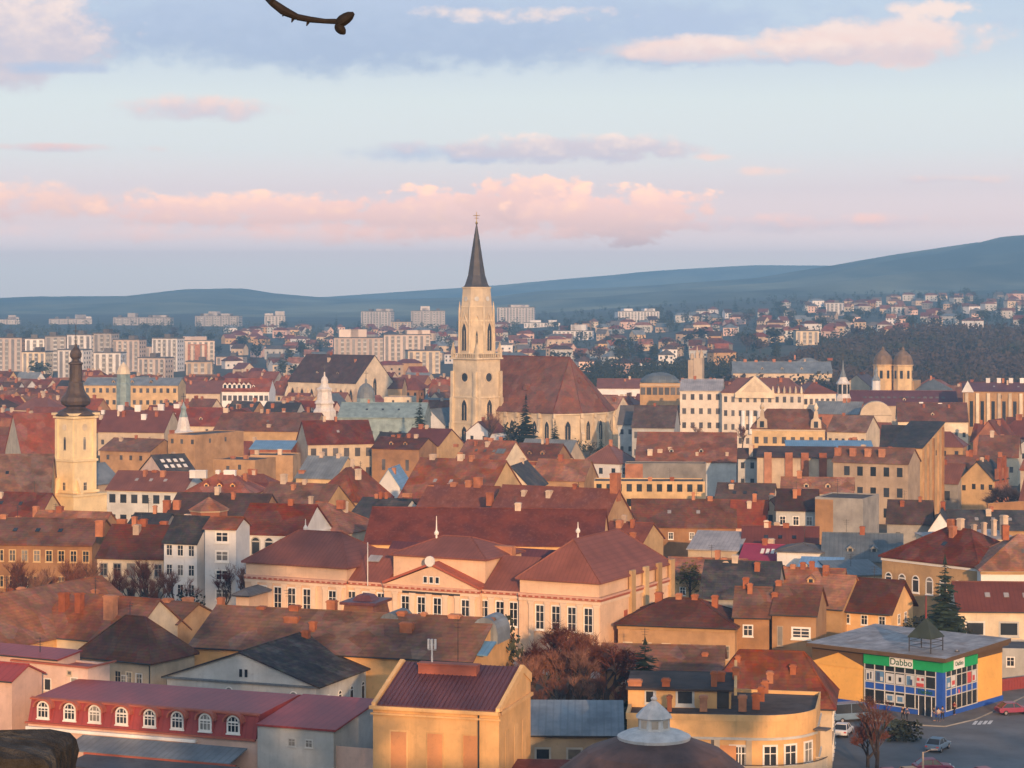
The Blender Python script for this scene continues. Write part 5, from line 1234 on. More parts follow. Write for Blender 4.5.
H('long flat ochre house with a row of small windows', 594, 481, 705, 10, 9, 'flat', rot=3, wall='ochre', rf='flatroof', fw=(11, 3), wsz=(1.2, 1.7), vis=500, ch=[(617, 476, 3, .3), (650, 477, 4, .4), (672, 477, 4, .5)])
H('long dark brown roof below the flat ochre house', 632, 526, 736, 6, 14, ry=500, rot=4, wall='ochrebrown', rf='brown', ch=[(710, 496, 5)])
H('narrow house with a small sunlit gable behind the school', 600, 541, 642, 8, 10, ry=523, rot=26, wall='ochre', rf='rust', ch=[(617, 530, 6, .1), (633, 532, 5, .1)])
# --- middle ground, left
H('nave of the yellow tower under a great dull red roof', -40, 493, 50, 7, 22, ry=455, rot=-8, wall='ochre', rf='brown')
H('long low house with an orange-red roof below the nave', -30, 514, 40, 5, 10, ry=493, rot=18, wall='ochre', rf='terra')
f = H('house with a vivid red roof and a cream gable left of the yellow tower', 22, 454, 72, 8, 20, ry=414, rot=-26, wall='cream', rf='brightred', lw=(3, 2), wsz=(1, 1.6))
H('brown house with bare walls right of the yellow tower', 100, 450, 150, 9, 14, ry=439, rot=24, wall='ochrebrown', rf='brown', ch=[(109, 451, 5, .1)])
H('block with high bare brown firewalls below the small white cupola', 168, 434, 195, 14, 22, 'flat', rot=30, wall='ochrebrown', rf='flatroof', ch=[(172, 430, 4)])
f = H('pink gabled house with a dark violet roof full of skylights', 164, 474, 196, 8.5, 14, ry=455, rot=-34, wall='pink', rf='slate', lw=(2, 2), wsz=(.8, 1.2)); skylights(f, 4, 0, (.9, 1.3), 2, 'trimwhite')
H('long house with a dull red roof and a bluish front with wide windows', 107, 489, 184, 9, 12, ry=472, rot=16, wall='greywhite', rf='redmetal', fw=(7, 2), wsz=(1.5, 1.9), cornice='cream', ch=[(155, 470, 5)])
H('yellow house with a bright red hipped roof and white ridge parapets', 184, 494, 250, 9, 12, 'hip', ry=473, rot=10, wall='yellow', rf='brightred', fw=(6, 2), ch=[(201, 470, 12), (218, 470, 4), (230, 470, 12), (193, 470, 6)], chm='white')
H('long dark brown roof running behind the brick turret', 168, 513, 262, 8, 12, ry=494, rot=12, wall='ochrebrown', rf='darkbrown', ch=[(167, 500, 7, .1), (177, 500, 7, .1)])
H('bare ochre wall block lit by the low sun', 213, 459, 255, 10, 12, 'flat', rot=20, wall='ochrebrown', rf='flatroof', ch=[(233, 456, 4), (246, 455, 4)])
H('row house with a dark red roof and four white chimneys', 98, 431, 164, 8, 16, ry=411, rot=12, wall='cream', rf='redmetal', ch=[(121, 405, 6), (138, 405, 6), (144, 414, 5, .3), (103, 410, 3)], chm='white', fw=(7, 1))
H('row house with an orange patched roof and white chimneys', 166, 425, 216, 8, 16, ry=408, rot=12, wall='cream', rf='brightred', ch=[(161, 404, 6), (177, 404, 6), (173, 413, 5, .3)], chm='white')
H('long brown-roofed house with an ochre front under the white baroque spire', 214, 430, 313, 10, 18, ry=413, rot=12, wall='ochre', rf='brown', fw=(12, 1), ch=[(226, 408, 5), (262, 409, 3), (269, 424, 4, .1)], chm='chimneypale')
H('low building with a flat bright blue roof', 250, 449, 291, 9, 8, 'shed', ry=441, rot=6, wall='brick', rf='blue')
H('long orange-brown wall with small pale chimneys below the blue roof', 250, 455, 293, 10, 10, 'flat', rot=6, wall='ochrebrown', rf='flatroof', ch=[(257, 450, 4), (280, 449, 4)], chm='chimneypale')
f = H('cream house with a tall white side wall, large windows and a red roof', 308, 444, 374, 11, 17, ry=421, rot=-16, wall='cream', rf='terra', fw=(6, 2), wsz=(1.5, 2.4))
H('brown house with two bare walls next to the large-windowed one', 372, 448, 419, 10, 13, ry=438, rot=20, wall='ochrebrown', rf='brown', fw=(2, 1), wsz=(1, 3))
H('low house with a blue-grey roof among red ones', 296, 477, 335, 7, 14, ry=457, rot=22, wall='ochre', rf='bluegrey', ch=[(322, 457, 5), (302, 470, 6, .1)])
H('house with a steep terracotta hipped roof, one slope brightly lit', 313, 500, 357, 7, 13, 'hip', ry=467, rot=32, wall='ochre', rf='terra', ch=[(327, 488, 5, .1)], hipf=.7)
H('white gabled house with a blue roof', 377, 487, 400, 6, 14, 'gable', ry=467, rot=8, wall='white', rf='blue', ax='y', fw=(1, 1))
H('brown-roofed house left of the steep hipped roof', 254, 508, 322, 7, 14, ry=484, rot=24, wall='ochre', rf='brown', ch=[(284, 474, 6), (305, 479, 4)], chm='chimneypale')
H('long terracotta roof with a pale ridge behind the white street houses', 262, 531, 343, 7, 16, 'hip', ry=502, rot=24, wall='cream', rf='terra', ch=[(341, 500, 8)])
H('slate-roofed house left of the rusty roofs', 345, 522, 393, 7, 15, ry=499, rot=26, wall='greywhite', rf='slate')
H('long ochre street house with a patched roof behind bare trees', -30, 543, 92, 9, 14, ry=519, rot=8, wall='ochrebrown', rf='brown', fw=(10, 2), wsz=(1.1, 1.9), framem='ochre', ch=[(4, 514, 6)])
H('grey-beige street house with a tall brown roof behind bare trees', 97, 557, 165, 9, 15, ry=526, rot=10, wall='beige', rf='brown', fw=(5, 2), wsz=(1.2, 2.0), framem='grey', ch=[(100, 520, 8, .6), (122, 519, 9, .6), (138, 520, 8, .6), (164, 521, 7, .6)])
H('huddle of low terracotta roofs at the foot of the yellow tower', 24, 536, 96, 6, 12, ry=512, rot=16, wall='ochrebrown', rf='terra', ch=[(36, 506, 5), (52, 510, 5), (60, 506, 6), (71, 517, 8), (80, 524, 6, .2), (92, 514, 9)])
H('slate-roofed house with a small brick chimney near the yellow tower', 126, 528, 162, 8, 10, ry=514, rot=12, wall='grey', rf='slate', ch=[(137, 517, 6)])
H('bluish-white street house with three rows of windows and a slate roof', 164, 541, 197, 12.5, 8, ry=517, rot=20, wall='white', rf='slate', fw=(3, 4, 0, 1), wsz=(1.0, 1.7), vis=600)
H('white street house with one column of wide windows', 205, 528, 236, 15, 6, ry=518, rot=14, wall='white', rf='terra', fw=(1, 5, .2, .9), wsz=(2.0, 1.5), vis=605)
H('long white house with a brown roof ending behind the school', 236, 533, 302, 11, 15, ry=505, rot=14, wall='white', rf='terra', fw=(5, 2), wsz=(1.5, 2.2), style='arch', framem='greywhite', cornice='white', vis=560)
H('small flat-roofed pink corner house beside the school', 236, 596, 249, 9, 6, 'hip', rh=1.0, rot=20, wall='salmon', rf='greyroof')
# --- far middle ground
H('long beige building with a thin blue roof beyond the yellow tower', 84, 385, 178, 15, 14, ry=378, rot=5, wall='ochre', rf='bluegrey', fw=(14, 3), wsz=(1.3, 1.9))
f = H('white building with a red mansard and round gables', 222, 391, 269, 13, 14, ry=379, rot=5, wall='white', rf='brightred', fw=(9, 2), wsz=(1.6, 2.2)); dormers(f, 6, 2, 2.6, 'white', 'brightred', .2, .0, .6)
H('low house with a wide dark red roof left of the white mansard', 170, 393, 220, 9, 18, ry=381, rot=6, wall='beige', rf='redmetal', fw=(8, 1))
f = H('white bank palace with a grey roof at the left of the pediment', 680, 390.5, 722, 19.6, 20, ry=379.5, rot=8, wall='palewarm', rf='palemetal', fw=(5, 4), wsz=(1.3, 2.0), cornice='palewarm', vis=440)
f = H('cream palace with a sculpted pediment and a dark red roof', 722, 393, 803, 19, 20, 'hip', ry=378, rot=8, wall='palewarm', rf='redmetal', fw=(11, 4), wsz=(1.1, 2.0), cornice='cream', hipf=.5, vis=425)
m = MB(); a, b = f.uof(735, -1), f.uof(775, -1); m.prism([(a, 19), (b, 19), ((a + b) / 2, 25)], -1.2, 3, 'y'); m.box(a, -1.2, 17.4, b, -.003, 19); o = m.build('pediment', 'cream', f.root)
m = MB(); m.prism([(a + 2, 19.4), (b - 2, 19.4), ((a + b) / 2, 24)], -1.25, -1.203, 'y'); m.build('relief', 'beige', o)
for i in range(4): m = MB(); m.lathe([(.75, 5), (.65, 13)], 10); m.build('column', 'white', f.root, (lerp(a, b, .2 + .2 * i), -.9, 0))
for i in range(7): m = MB(); m.lathe([(.5, 19), (.35, 20.5), (.05, 21.5)], 6); m.build('statue_finial', 'cream', f.root, (f.L * (.56 + .07 * i), -.2, 0))
H('bluish wing turning away at the right of the palace', 803, 394, 836, 18, 16, 'hip', ry=382, rot=-14, wall='palewarm', rf='redmetal', fw=(6, 3), wsz=(1.2, 2))
H('long building with a pale blue-grey roof behind the palace', 733, 373, 832, 16, 22, ry=362, rot=4, wall='cream', rf='bluegrey', ch=[(745, 359, 3), (756, 360, 3), (774, 359, 3), (790, 360, 3)])
f = H('ochre loggia building with a shallow grey dome', 640, 383, 682, 20, 18, 'flat', rot=6, wall='ochre', rf='bluegrey', fw=(7, 3), wsz=(1.8, 2.8), cornice='cream', vis=410)
m = MB(); m.lathe([(7.5, 20), (7.2, 21), (5.2, 22.6), (2.5, 23.5), (.3, 23.8)], 16, f.L * .45, 9); m.build('dome', 'bluegrey', f.root)
H('long white house with a brick-red roof right of the church roof', 597, 388, 641, 11, 14, ry=379, rot=5, wall='white', rf='redmetal', fw=(6, 1))
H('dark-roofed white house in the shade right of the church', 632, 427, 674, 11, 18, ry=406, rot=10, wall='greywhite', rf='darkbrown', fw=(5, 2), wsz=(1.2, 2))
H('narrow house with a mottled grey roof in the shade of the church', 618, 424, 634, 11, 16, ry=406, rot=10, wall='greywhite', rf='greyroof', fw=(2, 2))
H('house with a blue glazed roof behind the palace at the right', 782, 371, 833, 14, 22, 'hip', ry=358, rot=8, wall='beige', rf='bluegrey', ch=[(830, 358, 5), (813, 364, 4)])
H('brick-sided house with a grey metal slope before the purple roof', 812, 413, 858, 12, 12, 'gable', ry=402, rot=24, wall='brick', rf='bluegrey')
H('white-gabled house beside the lantern tower', 843, 386, 870, 13, 16, 'gable', ry=375, rot=26, wall='cream', rf='redmetal', ax='y', fw=(3, 2))
H('house with a grey hipped roof right of the twin domes', 915, 391, 952, 12, 18, 'hip', ry=379, rot=10, wall='ochre', rf='bluegrey')
H('long hall with a verdigris roof in front of the pale dome', 338, 417, 424, 12, 16, ry=403, rot=6, wall='verdigris', rf='verdigris', fw=(9, 1))
H('low sunlit cream house with a cornice right of the pale dome', 384, 397, 412, 12, 12, 'flat', rot=6, wall='cream', rf='redmetal')

# old gothic church, spires and domes
f = H('old gothic church with a steep brown roof and a tall pale gable', 288, 381, 356, 14, 26, ry=355, rot=36, wall='cream', rf='darkbrown', name='old_church', cat='church', style='plain', vis=392)
for i in range(7): lancet_window(f.root, f.L * (i + .5) / 7, -.03, 3, 0, 1.8, 8, 'beige')
for i in range(8): m = MB(); m.prism([(-1.6, -1), (0, -1), (0, 11.5), (-1.6, 8)], -.6, .6, 'x'); m.build('buttress', 'beige', f.root, (f.L * i / 7, 0, 0))
lancet_window(f.root, f.L + .03, 13, 7, R(90), 2.4, 9, 'beige')
H('lit yellow annex of the old gothic church', 376, 388, 402, 11, 12, ry=378, rot=8, wall='ochre', rf='brown', fw=(6, 1))
def tower(label, px, Y, prof, mat, name='tower', cat='tower', n=8, cap=None, capmat=None, cross=True, windows=()):
    """prof: (half width in pixels, photo row) from the foot up; cap the same for its roof"""
    p = at(px, Y); k = Y / F
    root = thing(name, label, cat, (p.x, p.y, 0), R(8))
    m = MB(); m.lathe([(prof[0][0] * k, -1)] + [(r * k, zof(py, Y)) for r, py in prof], n, a0=R(180 / n)); m.build('body', mat, root)
    if cap:
        m = MB(); m.lathe([(max(.05, r * k), zof(py, Y)) for r, py in cap], max(n, 8), a0=R(180 / max(n, 8))); c = m.build('cap', capmat or mat, root)
        zt = zof(cap[-1][1], Y)
        if cross:
            q = MB(); q.bar((0, 0, zt - .2), (0, 0, zt + 2.6), .13); q.bar((-.8, 0, zt + 1.7), (.8, 0, zt + 1.7), .12); q.build('finial_cross', 'metaldark', c)
    for py, w, h in windows:
        z = zof(py, Y); r = pw(py, sorted((b, a_) for a_, b in prof)) * k * math.cos(math.pi / n)
        for j in range(n):
            an = 2 * math.pi * j / n + (0 if n != 4 else 0)
            q = MB(); q.box(-w / 2, -.08, z - h / 2, w / 2, .05, z + h / 2)
            if math.sin(an) < .2: q.build('window', 'glass', root, (r * math.cos(an), r * math.sin(an), 0), an + R(90))
    FOOT.append((p - Vector((4, 4, 0)), Vector((1, 0, 0)), Vector((0, 1, 0)), 8, 8)); w = max(r for r, _ in prof); RECTS.append((px - w, min(b for _, b in (cap or prof)), px + w, max(b for _, b in prof), Y))
    return root
tower('white baroque spire with a stepped ornate outline', 324.5, 735, [(12, 416), (12, 411), (9.5, 408), (9, 404), (10.5, 403.5), (10.5, 402.5), (8.2, 400), (7.2, 392), (8.2, 389.5), (8.2, 388.6), (5.2, 387), (3.6, 384)], 'lanternwhite', 'church_spire', 'spire', 8, [(3.6, 384), (3.9, 380.5), (2.6, 377.5), (.9, 376), (.6, 372)], 'lanternwhite')
tower('pale blue-grey dome with a lantern on the verdigris hall', 366, 770, [(13, 420), (13, 404), (9.5, 403), (9, 398)], 'verdigris', 'domed_hall', 'dome', 12, [(9.4, 398), (8.6, 392), (6.6, 387), (3.2, 384), (1.2, 383.2), (1.2, 380), (.3, 378)], 'bluegrey')
tower('grey domed turret in scaffolding beyond the yellow tower', 123.5, 905, [(7.5, 405), (7.5, 384), (6.8, 383), (6.8, 374)], 'verdigris', 'domed_turret', 'turret', 8, [(7.4, 374), (6.6, 371), (5, 367), (3, 365), (.4, 362)], 'cream')
tower('small white cupola with a green top on the brown firewall block', 183.5, 660, [(11, 436), (11, 432), (7.5, 430), (6.2, 424), (4.4, 417)], 'lanternwhite', 'cupola', 'cupola', 8, [(4.6, 417), (3.2, 413), (2.6, 410), (3.2, 408), (1.6, 405.5), (.3, 402)], 'verdigris')
tower('white lantern tower with a pointed spire right of the palace', 843, 800, [(8, 420), (8, 398), (6.6, 395), (6.6, 384), (7.2, 383.5), (5.2, 381), (3.2, 377)], 'lanternwhite', 'lantern_tower', 'tower', 8, [(3.6, 377), (2.2, 373), (1, 369), (.3, 360)], 'bluegrey', windows=((389, 1.4, 3.4),))
tower('little white turret with an onion cap left of the twin domes', 876, 900, [(4.4, 392), (4.2, 381), (4.8, 380.5)], 'white', 'turret', 'turret', 8, [(4.8, 380.5), (2.2, 376), (1.6, 373), (2, 371), (.9, 368), (.2, 364)], 'bluegrey')
def twin_domes():
    Y = 940; k = Y / F; p = at(893, Y)
    root = thing('domed_church', 'ochre church with twin dark domes below the wood', 'church', (p.x, p.y, 0), R(-20))
    m = MB(); m.box(-8.5, 2, -1, 8.5, 20, zof(381.0, Y)); m.build('wall', 'ochre', root)
    for s in (-1, 1):
        x = s * 4.3
        m = MB(); m.lathe([(4.2, -1), (4.1, zof(366.0, Y)), (4.5, zof(365.5, Y)), (4.5, zof(364.5, Y))], 8, x, 0, R(22.5)); t = m.build('tower', 'ochre', root)
        d = MB(); d.lathe([(4.3, zof(364.5, Y)), (4.1, zof(360.0, Y)), (3.3, zof(355.5, Y)), (1.6, zof(351.5, Y)), (.7, zof(350.0, Y)), (.6, zof(348.0, Y)), (.1, zof(346.5, Y))], 12, x, 0); d.build('dome', 'domebrown', t)
        q = MB(); zt = zof(346.5, Y); q.bar((x, 0, zt), (x, 0, zt + 3), .14); q.bar((x - .9, 0, zt + 2), (x + .9, 0, zt + 2), .13); q.build('finial_cross', 'metaldark', t)
        for an in (-R(90), -R(45), -R(135), 0):
            q = MB(); q.box(-.6, -.1, zof(376.0, Y) - 1, .6, .05, zof(376.0, Y) + 2.4); q.build('window', 'glass', t, (x + 3.8 * math.cos(an), 3.8 * math.sin(an), 0), an + R(90))
    FOOT.append((p - Vector((9, 5, 0)), Vector((1, 0, 0)), Vector((0, 1, 0)), 20, 26)); RECTS.append((872, 349, 914, 388, Y))
twin_domes()
def twin_spires():
    Y = 1020; k = Y / F; p = at(693, Y); root = thing('spired_tower', 'slim beige tower with short spires behind the palace', 'tower', (p.x, p.y, 0), R(-15))
    m = MB(); m.box(-2.3, 0, -1, .4, 5, zof(360, Y)); m.box(.4, -.5, -1, 4.4, 5, zof(358, Y)); m.build('wall', 'beige', root)
    for x, r, t, b in ((1.4, .9, 346, 358), (3.4, .9, 349, 358), (-1.0, .9, 356, 360)):
        q = MB(); q.lathe([(r, zof(b, Y) - .3), (r, zof(b, Y) + 2.2), (r * .6, zof(b, Y) + 3), (.1, zof(t, Y))], 6, x, 3); q.build('spire', 'beige', root)
    RECTS.append((686, 346, 704, 375, Y)); FOOT.append((p - Vector((5, 2, 0)), Vector((1, 0, 0)), Vector((0, 1, 0)), 12, 10))
twin_spires()
def brick_turret():
    Y = 372; p = at(209, Y); r = 3.1
    root = thing('brick_turret', 'red brick stair turret with a pyramid roof', 'turret', (p.x, p.y, 0), R(12))
    m = MB(); m.lathe([(r, -1), (r, zof(510, Y))], 6, a0=R(0)); m.build('wall', 'brick', root)
    m = MB(); m.lathe([(r * 1.06, zof(511, Y)), (r * 1.06, zof(509.6, Y))], 6); m.build('cornice', 'cream', root)
    m = MB(); m.lathe([(r * 1.15, zof(509.6, Y)), (.1, zof(497, Y))], 6); m.build('roof', 'terra', root)
    q = MB(); q.bar((0, 0, zof(497.5, Y)), (0, 0, zof(493.5, Y)), .07); q.build('finial', 'metaldark', root)
    RECTS.append((193, 495, 224, 545, Y)); FOOT.append((p - Vector((3, 3, 0)), Vector((1, 0, 0)), Vector((0, 1, 0)), 6, 6))
brick_turret()
# ================================================================== far apartment blocks
BL = []
_lg = {}
def block(label, px1, px2, pyt, Y, mat='panelblock', depth=13, rot=6, bay=3.6, name='apartment_block', trim='greywhite', group=None):
    if rot == 6: rot = random.Random(int(px1 * 3 + pyt * 5)).uniform(-16, 18)
    x1, x2 = at(px1, Y), at(px2, Y)
    b = terrain((x1.x + x2.x) / 2, Y); L = (x2.x - x1.x) / math.cos(R(rot)); h = zof(pyt, Y) - b
    root = thing(name, label, 'apartment block', (x1.x, Y, b), -R(rot), group)
    m = MB(); m.box(0, 0, -6, L, depth, h); m.build('wall', mat, root)
    m = MB(); m.box(-.3, -.3, h - .1, L + .3, depth + .3, h + .6)
    rr = random.Random(int(px1 * 7 + pyt))
    for i in range(max(1, int(L / 18))): u = (i + .3 + rr.random() * .4) * L / max(1, int(L / 18)); m.box(u - 2.2, 3, h + .6, u + 2.2, 9, h + 3.0)
    m.build('roof', 'greyroof', root)
    if L > 24:
        for i in range(int(L / 22) + 1):
            w_ = rr.uniform(8, 14); u = rr.uniform(0, L - w_); m = MB(); m.box(u, .4, h + .6, u + w_, depth - .4, h + rr.choice((3.2, 3.2, 5.8))); m.build('top_storey', mat, root)
    n = max(2, int(L / bay)); st = max(3, int(h / 2.9))
    key = (st, round(h, 1), round(L / n, 1), trim)
    if key not in _lg:
        w = L / n * .5; g = MB(); g.box(-w / 2, -.05, .4, w / 2, .3, h - .9)
        p = MB()
        for s in range(st): z = .5 + s * (h - 1) / st; p.box(-w / 2 - .15, -.9, z, w / 2 + .15, -.06, z + 1.15)
        for x_ in (-w / 2 - .15, w / 2 + .03): p.box(x_, -.5, .45, x_ + .12, -.06, h - .9)
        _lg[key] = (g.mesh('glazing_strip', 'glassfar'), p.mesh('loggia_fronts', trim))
    g, p = _lg[key]
    for i in range(n):
        o = obj('glazing_strip', g, root, (L * (i + .5) / n, 0, 0))
        if i % 3: obj('loggia_fronts', p, o)
    m = MB()
    for s in range(st): z = .5 + (s + .5) * (h - 1) / st; [m.box(L, v - .6, z - .7, L + .05, v + .6, z + .7) for v in (3, 6.5, 10)]
    m.build('end_windows', 'glass', root)
    RECTS.append((px1, pyt, px2, HZ + F * (EYE - b - h * .35) / Y, Y)); FOOT.append((x1, Vector((1, 0, 0)), Vector((0, 1, 0)), L, depth + 2))
for a in [
    ('pale slab block cut by the left edge below the hills', -20, 19, 319.5, 2900), ('pale slab block second from the left below the hills', 49, 90, 319, 2900), ('longest pale slab block below the hills at the left', 113, 172, 317.5, 2850), ('pale slab block with dark loggias below the left hump of the hills', 195, 240, 316, 2800),
    ('single cream tower block right of the slab blocks', 264.5, 285, 316, 2700), ('striped slab block far behind and left of the church tower', 361, 391, 311.5, 2650), ('grey slab block just left of the church spire', 411, 445, 311, 2650), ('pale slab block right of the church spire', 497, 534, 307.5, 2700),
    ('low yellowish block between the striped slabs', 391, 411, 322, 2500, 'cream'), ('wide low pale block right of the church spire', 524, 560, 323, 2500, 'white'),
    ('tall pinkish tower block at the left edge', -8, 22, 338, 1500, 'panelpink'), ('narrow white tower block behind the left edge', 25, 44, 339, 1500, 'white'), ('grey tower block with a dark stripe', 45, 66, 336.5, 1500), ('white tower block left of the onion spire', 67, 92, 335, 1500, 'white'),
    ('white tower block right of the onion spire', 93, 112, 333.5, 1500, 'panelblock'), ('long pale block with stepped roof right of the onion spire', 112, 140, 340, 1500, 'panelpink'),
    ('pink stepped block with long balconies', 130, 180, 347, 1600, 'panelpink'), ('white-topped block behind the pink stepped block', 152, 178, 338.5, 1500, 'white'), ('pink block with a dark red central bay', 181, 214, 341, 1620, 'panelpink'), ('low pink block at the right end of the row', 216, 243, 357, 1600, 'panelpink'),
    ('low cream block in front of the narrow white tower block', 22, 46, 352, 1390, 'cream'), ('low pale block under the white tower block left of the onion spire', 58, 84, 350, 1380, 'panelblock'), ('low white block right of the onion spire, in front', 94, 121, 353, 1390, 'white'), ('low pinkish block in front of the pink stepped block', 138, 166, 358, 1380, 'panelpink'), ('low beige block below the pink block with the red bay', 186, 212, 362, 1370, 'beige'),
    ('long four-storey pink block left of the church tower', 334, 384, 338, 1500, 'panelpink'), ('second long four-storey pink block nearest the church tower', 384, 430, 335, 1500, 'panelpink'), ('white gabled block with dark openings left of the church tower', 408, 440, 351, 1450, 'cream'),
    ('pale long block right of the church spire among trees', 553, 592, 331, 2000, 'white'), ('big white block alone on the hillside', 826, 842, 303, 2350, 'white'), ('cream block half hidden by the wood', 796, 819, 331, 1600, 'cream'), ('row of white terraces on the ridge right of the spire', 618, 660, 311.5, 2450, 'white'),
]: block(*a)
m = MB(); p = at(198, 1612); b = terrain(p.x, 1612)
m.box(-7, -1.2, 3, -5.2, -.05, 14); m.box(-2, -1.2, 3, 2, -.05, 14); m.box(5.2, -1.2, 3, 7, -.05, 14); m.box(-7, -1.1, 14, 7, -.05, 14.6)
tag(m.build('red_bay', 'brick', [o for o in COL.objects if o.get('label', '') == 'pink block with a dark red central bay'][0], (12, 0, 0)))

# ================================================================== trees
def bare_tree(seed, h, spread, depth=6, first=.28, up=.55, twig='twig', tw=.035, ntw=5):
    rr = random.Random(seed); T, C = MB(), MB()
    def br(p, d, l, r, k):
        q = p + d * l
        (T if r > .035 else C).bar(p, q, r, r * .72, 5 if r > .08 else 3)
        if k == 0:
            for _ in range(ntw):
                a = p.lerp(q, rr.uniform(.2, 1)); e = Vector((rr.uniform(-1, 1), rr.uniform(-1, 1), rr.uniform(-.3, 1))).normalized() + d * .8
                e.normalize(); b = a + e * rr.uniform(.4, 1.1) * h * .07; s = e.orthogonal().normalized() * tw
                C.poly(a - s, a + s, b)
            return
        n = 3 if k > 1 else 3
        for i in range(n):
            nd = (d * rr.uniform(.55, 1.0) + Vector((rr.uniform(-1, 1), rr.uniform(-1, 1), rr.uniform(-.25, .6))) * spread + Vector((0, 0, up * .3))).normalized()
            br(p.lerp(q, rr.uniform(.65, 1)), nd, l * rr.uniform(.62, .86), r * rr.uniform(.55, .7), k - 1)
    br(Vector((0, 0, -.3)), Vector((rr.uniform(-.08, .08), rr.uniform(-.08, .08), 1)).normalized(), h * first, h * .019 + .03, depth - 1)
    zm = max(v[2] for v in C.v) / h; sc = 1 / zm
    T.v = [(x * sc, y * sc, z * sc) for x, y, z in T.v]; C.v = [(x * sc, y * sc, z * sc) for x, y, z in C.v]
    return T.mesh('trunk', 'bark'), C.mesh('crown', twig)
def conifer(seed, h, r, layers=16, mat='needle'):
    rr = random.Random(seed); T, C = MB(), MB(); T.bar((0, 0, -.4), (0, 0, h * .96), h * .018, .02, 6)
    for i in range(layers):
        t = i / layers; z = h * (.06 + .92 * t); rad = r * (1 - t) ** .85 * rr.uniform(.8, 1.15) + .12; n = max(6, int(17 * (1 - t) + 5))
        for j in range(n):
            a = 2 * math.pi * (j + rr.random() * .8) / n; l = rad * rr.uniform(.65, 1.15); d = Vector((math.cos(a), math.sin(a), 0)); s = Vector((-d.y, d.x, 0))
            z0 = z + rr.uniform(-.3, .3) * h / layers; drop = l * rr.uniform(.15, .5); w = l * rr.uniform(.3, .46)
            base = Vector((0, 0, z0 + .1)); mid = base + d * l * .6 - Vector((0, 0, drop * .35)); tip = base + d * l + Vector((0, 0, -drop + rr.uniform(0, .2) * l))
            C.poly(base, mid + s * w - Vector((0, 0, .15 * l)), tip); C.poly(base, tip, mid - s * w - Vector((0, 0, .15 * l)))
            for k in range(3):
                q = base.lerp(tip, rr.uniform(.3, .95)); e = (d * .5 + s * rr.choice((-1, 1)) * rr.uniform(.5, 1) + Vector((0, 0, rr.uniform(-.7, .1)))).normalized() * l * .35
                C.poly(q - d * .09 * l, q + d * .09 * l, q + e)
    for k in range(5): C.poly((.1 * math.cos(k * 1.3), .1 * math.sin(k * 1.3), h * .9), (-.25 * math.cos(k * 1.3), -.25 * math.sin(k * 1.3), h * .9), (0, 0, h))
    return T.mesh('trunk', 'bark'), C.mesh('crown', mat)
def leafy(seed, h, r, n=420, mat='leafdark', leaf=.5, z0=.25, squash=1.0):
    rr = random.Random(seed); T, C = MB(), MB(); T.bar((0, 0, -.4), (0, 0, h * .6), h * .025, h * .012, 6)
    lobes = [(Vector((rr.uniform(-.5, .5) * r, rr.uniform(-.5, .5) * r, h * rr.uniform(z0 + .15, .82))), r * rr.uniform(.35, .62)) for _ in range(9)]
    for c, _ in lobes: T.bar((0, 0, h * rr.uniform(.2, .5)), c, h * .01, h * .004, 4)
    for i in range(n):
        c, lr = rr.choice(lobes); d = Vector((rr.gauss(0, 1), rr.gauss(0, 1), rr.gauss(0, 1) * squash)).normalized() * lr * rr.uniform(.5, 1.08); p = c + d
        if p.z > h: p.z = h - rr.random() * .3
        u = Vector((rr.gauss(0, 1), rr.gauss(0, 1), rr.gauss(0, .6))).normalized(); v = u.orthogonal().normalized(); s = leaf * rr.uniform(.5, 1.2)
        C.poly(p - u * s, p + v * s * .7, p + u * s, p - v * s * .6)
    return T.mesh('trunk', 'bark'), C.mesh('crown', mat)
KIND = {
    'bare': [bare_tree(s, 10, .62, 6, .28, .55, 'twig', .014, 7) for s in (1, 2, 3)], 'bush': [bare_tree(s, 7, .85, 6, .16, .3, 'twig', .016, 10) for s in (11, 12, 13)], 'thin': [bare_tree(21, 9, .34, 6, .3, .9, 'twig', .02, 8)],
    'spruce': [conifer(31, 14, 3.0, 26), conifer(32, 12, 2.8, 22)], 'fir': [conifer(33, 12, 3.2, 19)],
    'dark': [leafy(41, 10, 4.2), leafy(42, 9, 4.8), leafy(43, 12, 4.0)], 'shrub': [leafy(51, 2.4, 2.0, 260, 'leafdark', .28, 0)], 'willow': [leafy(61, 8, 3.6, 520, 'willow', .34, .1)],
    'fartree': [leafy(71, 11, 4.6, 150, 'leafdark', .95), leafy(72, 9, 4.8, 150, 'leafdark', .95), leafy(73, 10, 4.4, 150, 'twigdark', .85)], 'farconifer': [conifer(74, 15, 3.4, 9)],
}
HT = {'bare': (10, 10, 10), 'bush': (7, 7, 7), 'thin': (9,), 'spruce': (14, 12), 'fir': (12,), 'dark': (10, 9, 12), 'shrub': (2.4,), 'willow': (8,), 'fartree': (11, 9, 10), 'farconifer': (15,)}
def tree(kind, px, Y, h, label, name, cat='tree', group=None, wide=1.0, seed=None, z=None):
    rr = random.Random(seed if seed is not None else int(px * 31 + Y * 7)); i = rr.randrange(len(KIND[kind])); tr, cr = KIND[kind][i]
    p = at(px, Y); p.z = terrain(p.x, Y) if z is None else z
    root = thing(name, label, cat, p, rr.uniform(0, 6.28), group); s = h / HT[kind][i]; root.scale = (s * wide, s * wide, s)
    obj('trunk', tr, root); obj('crown', cr, root)
    return root
TR = 'reddish bare trees in the thicket'
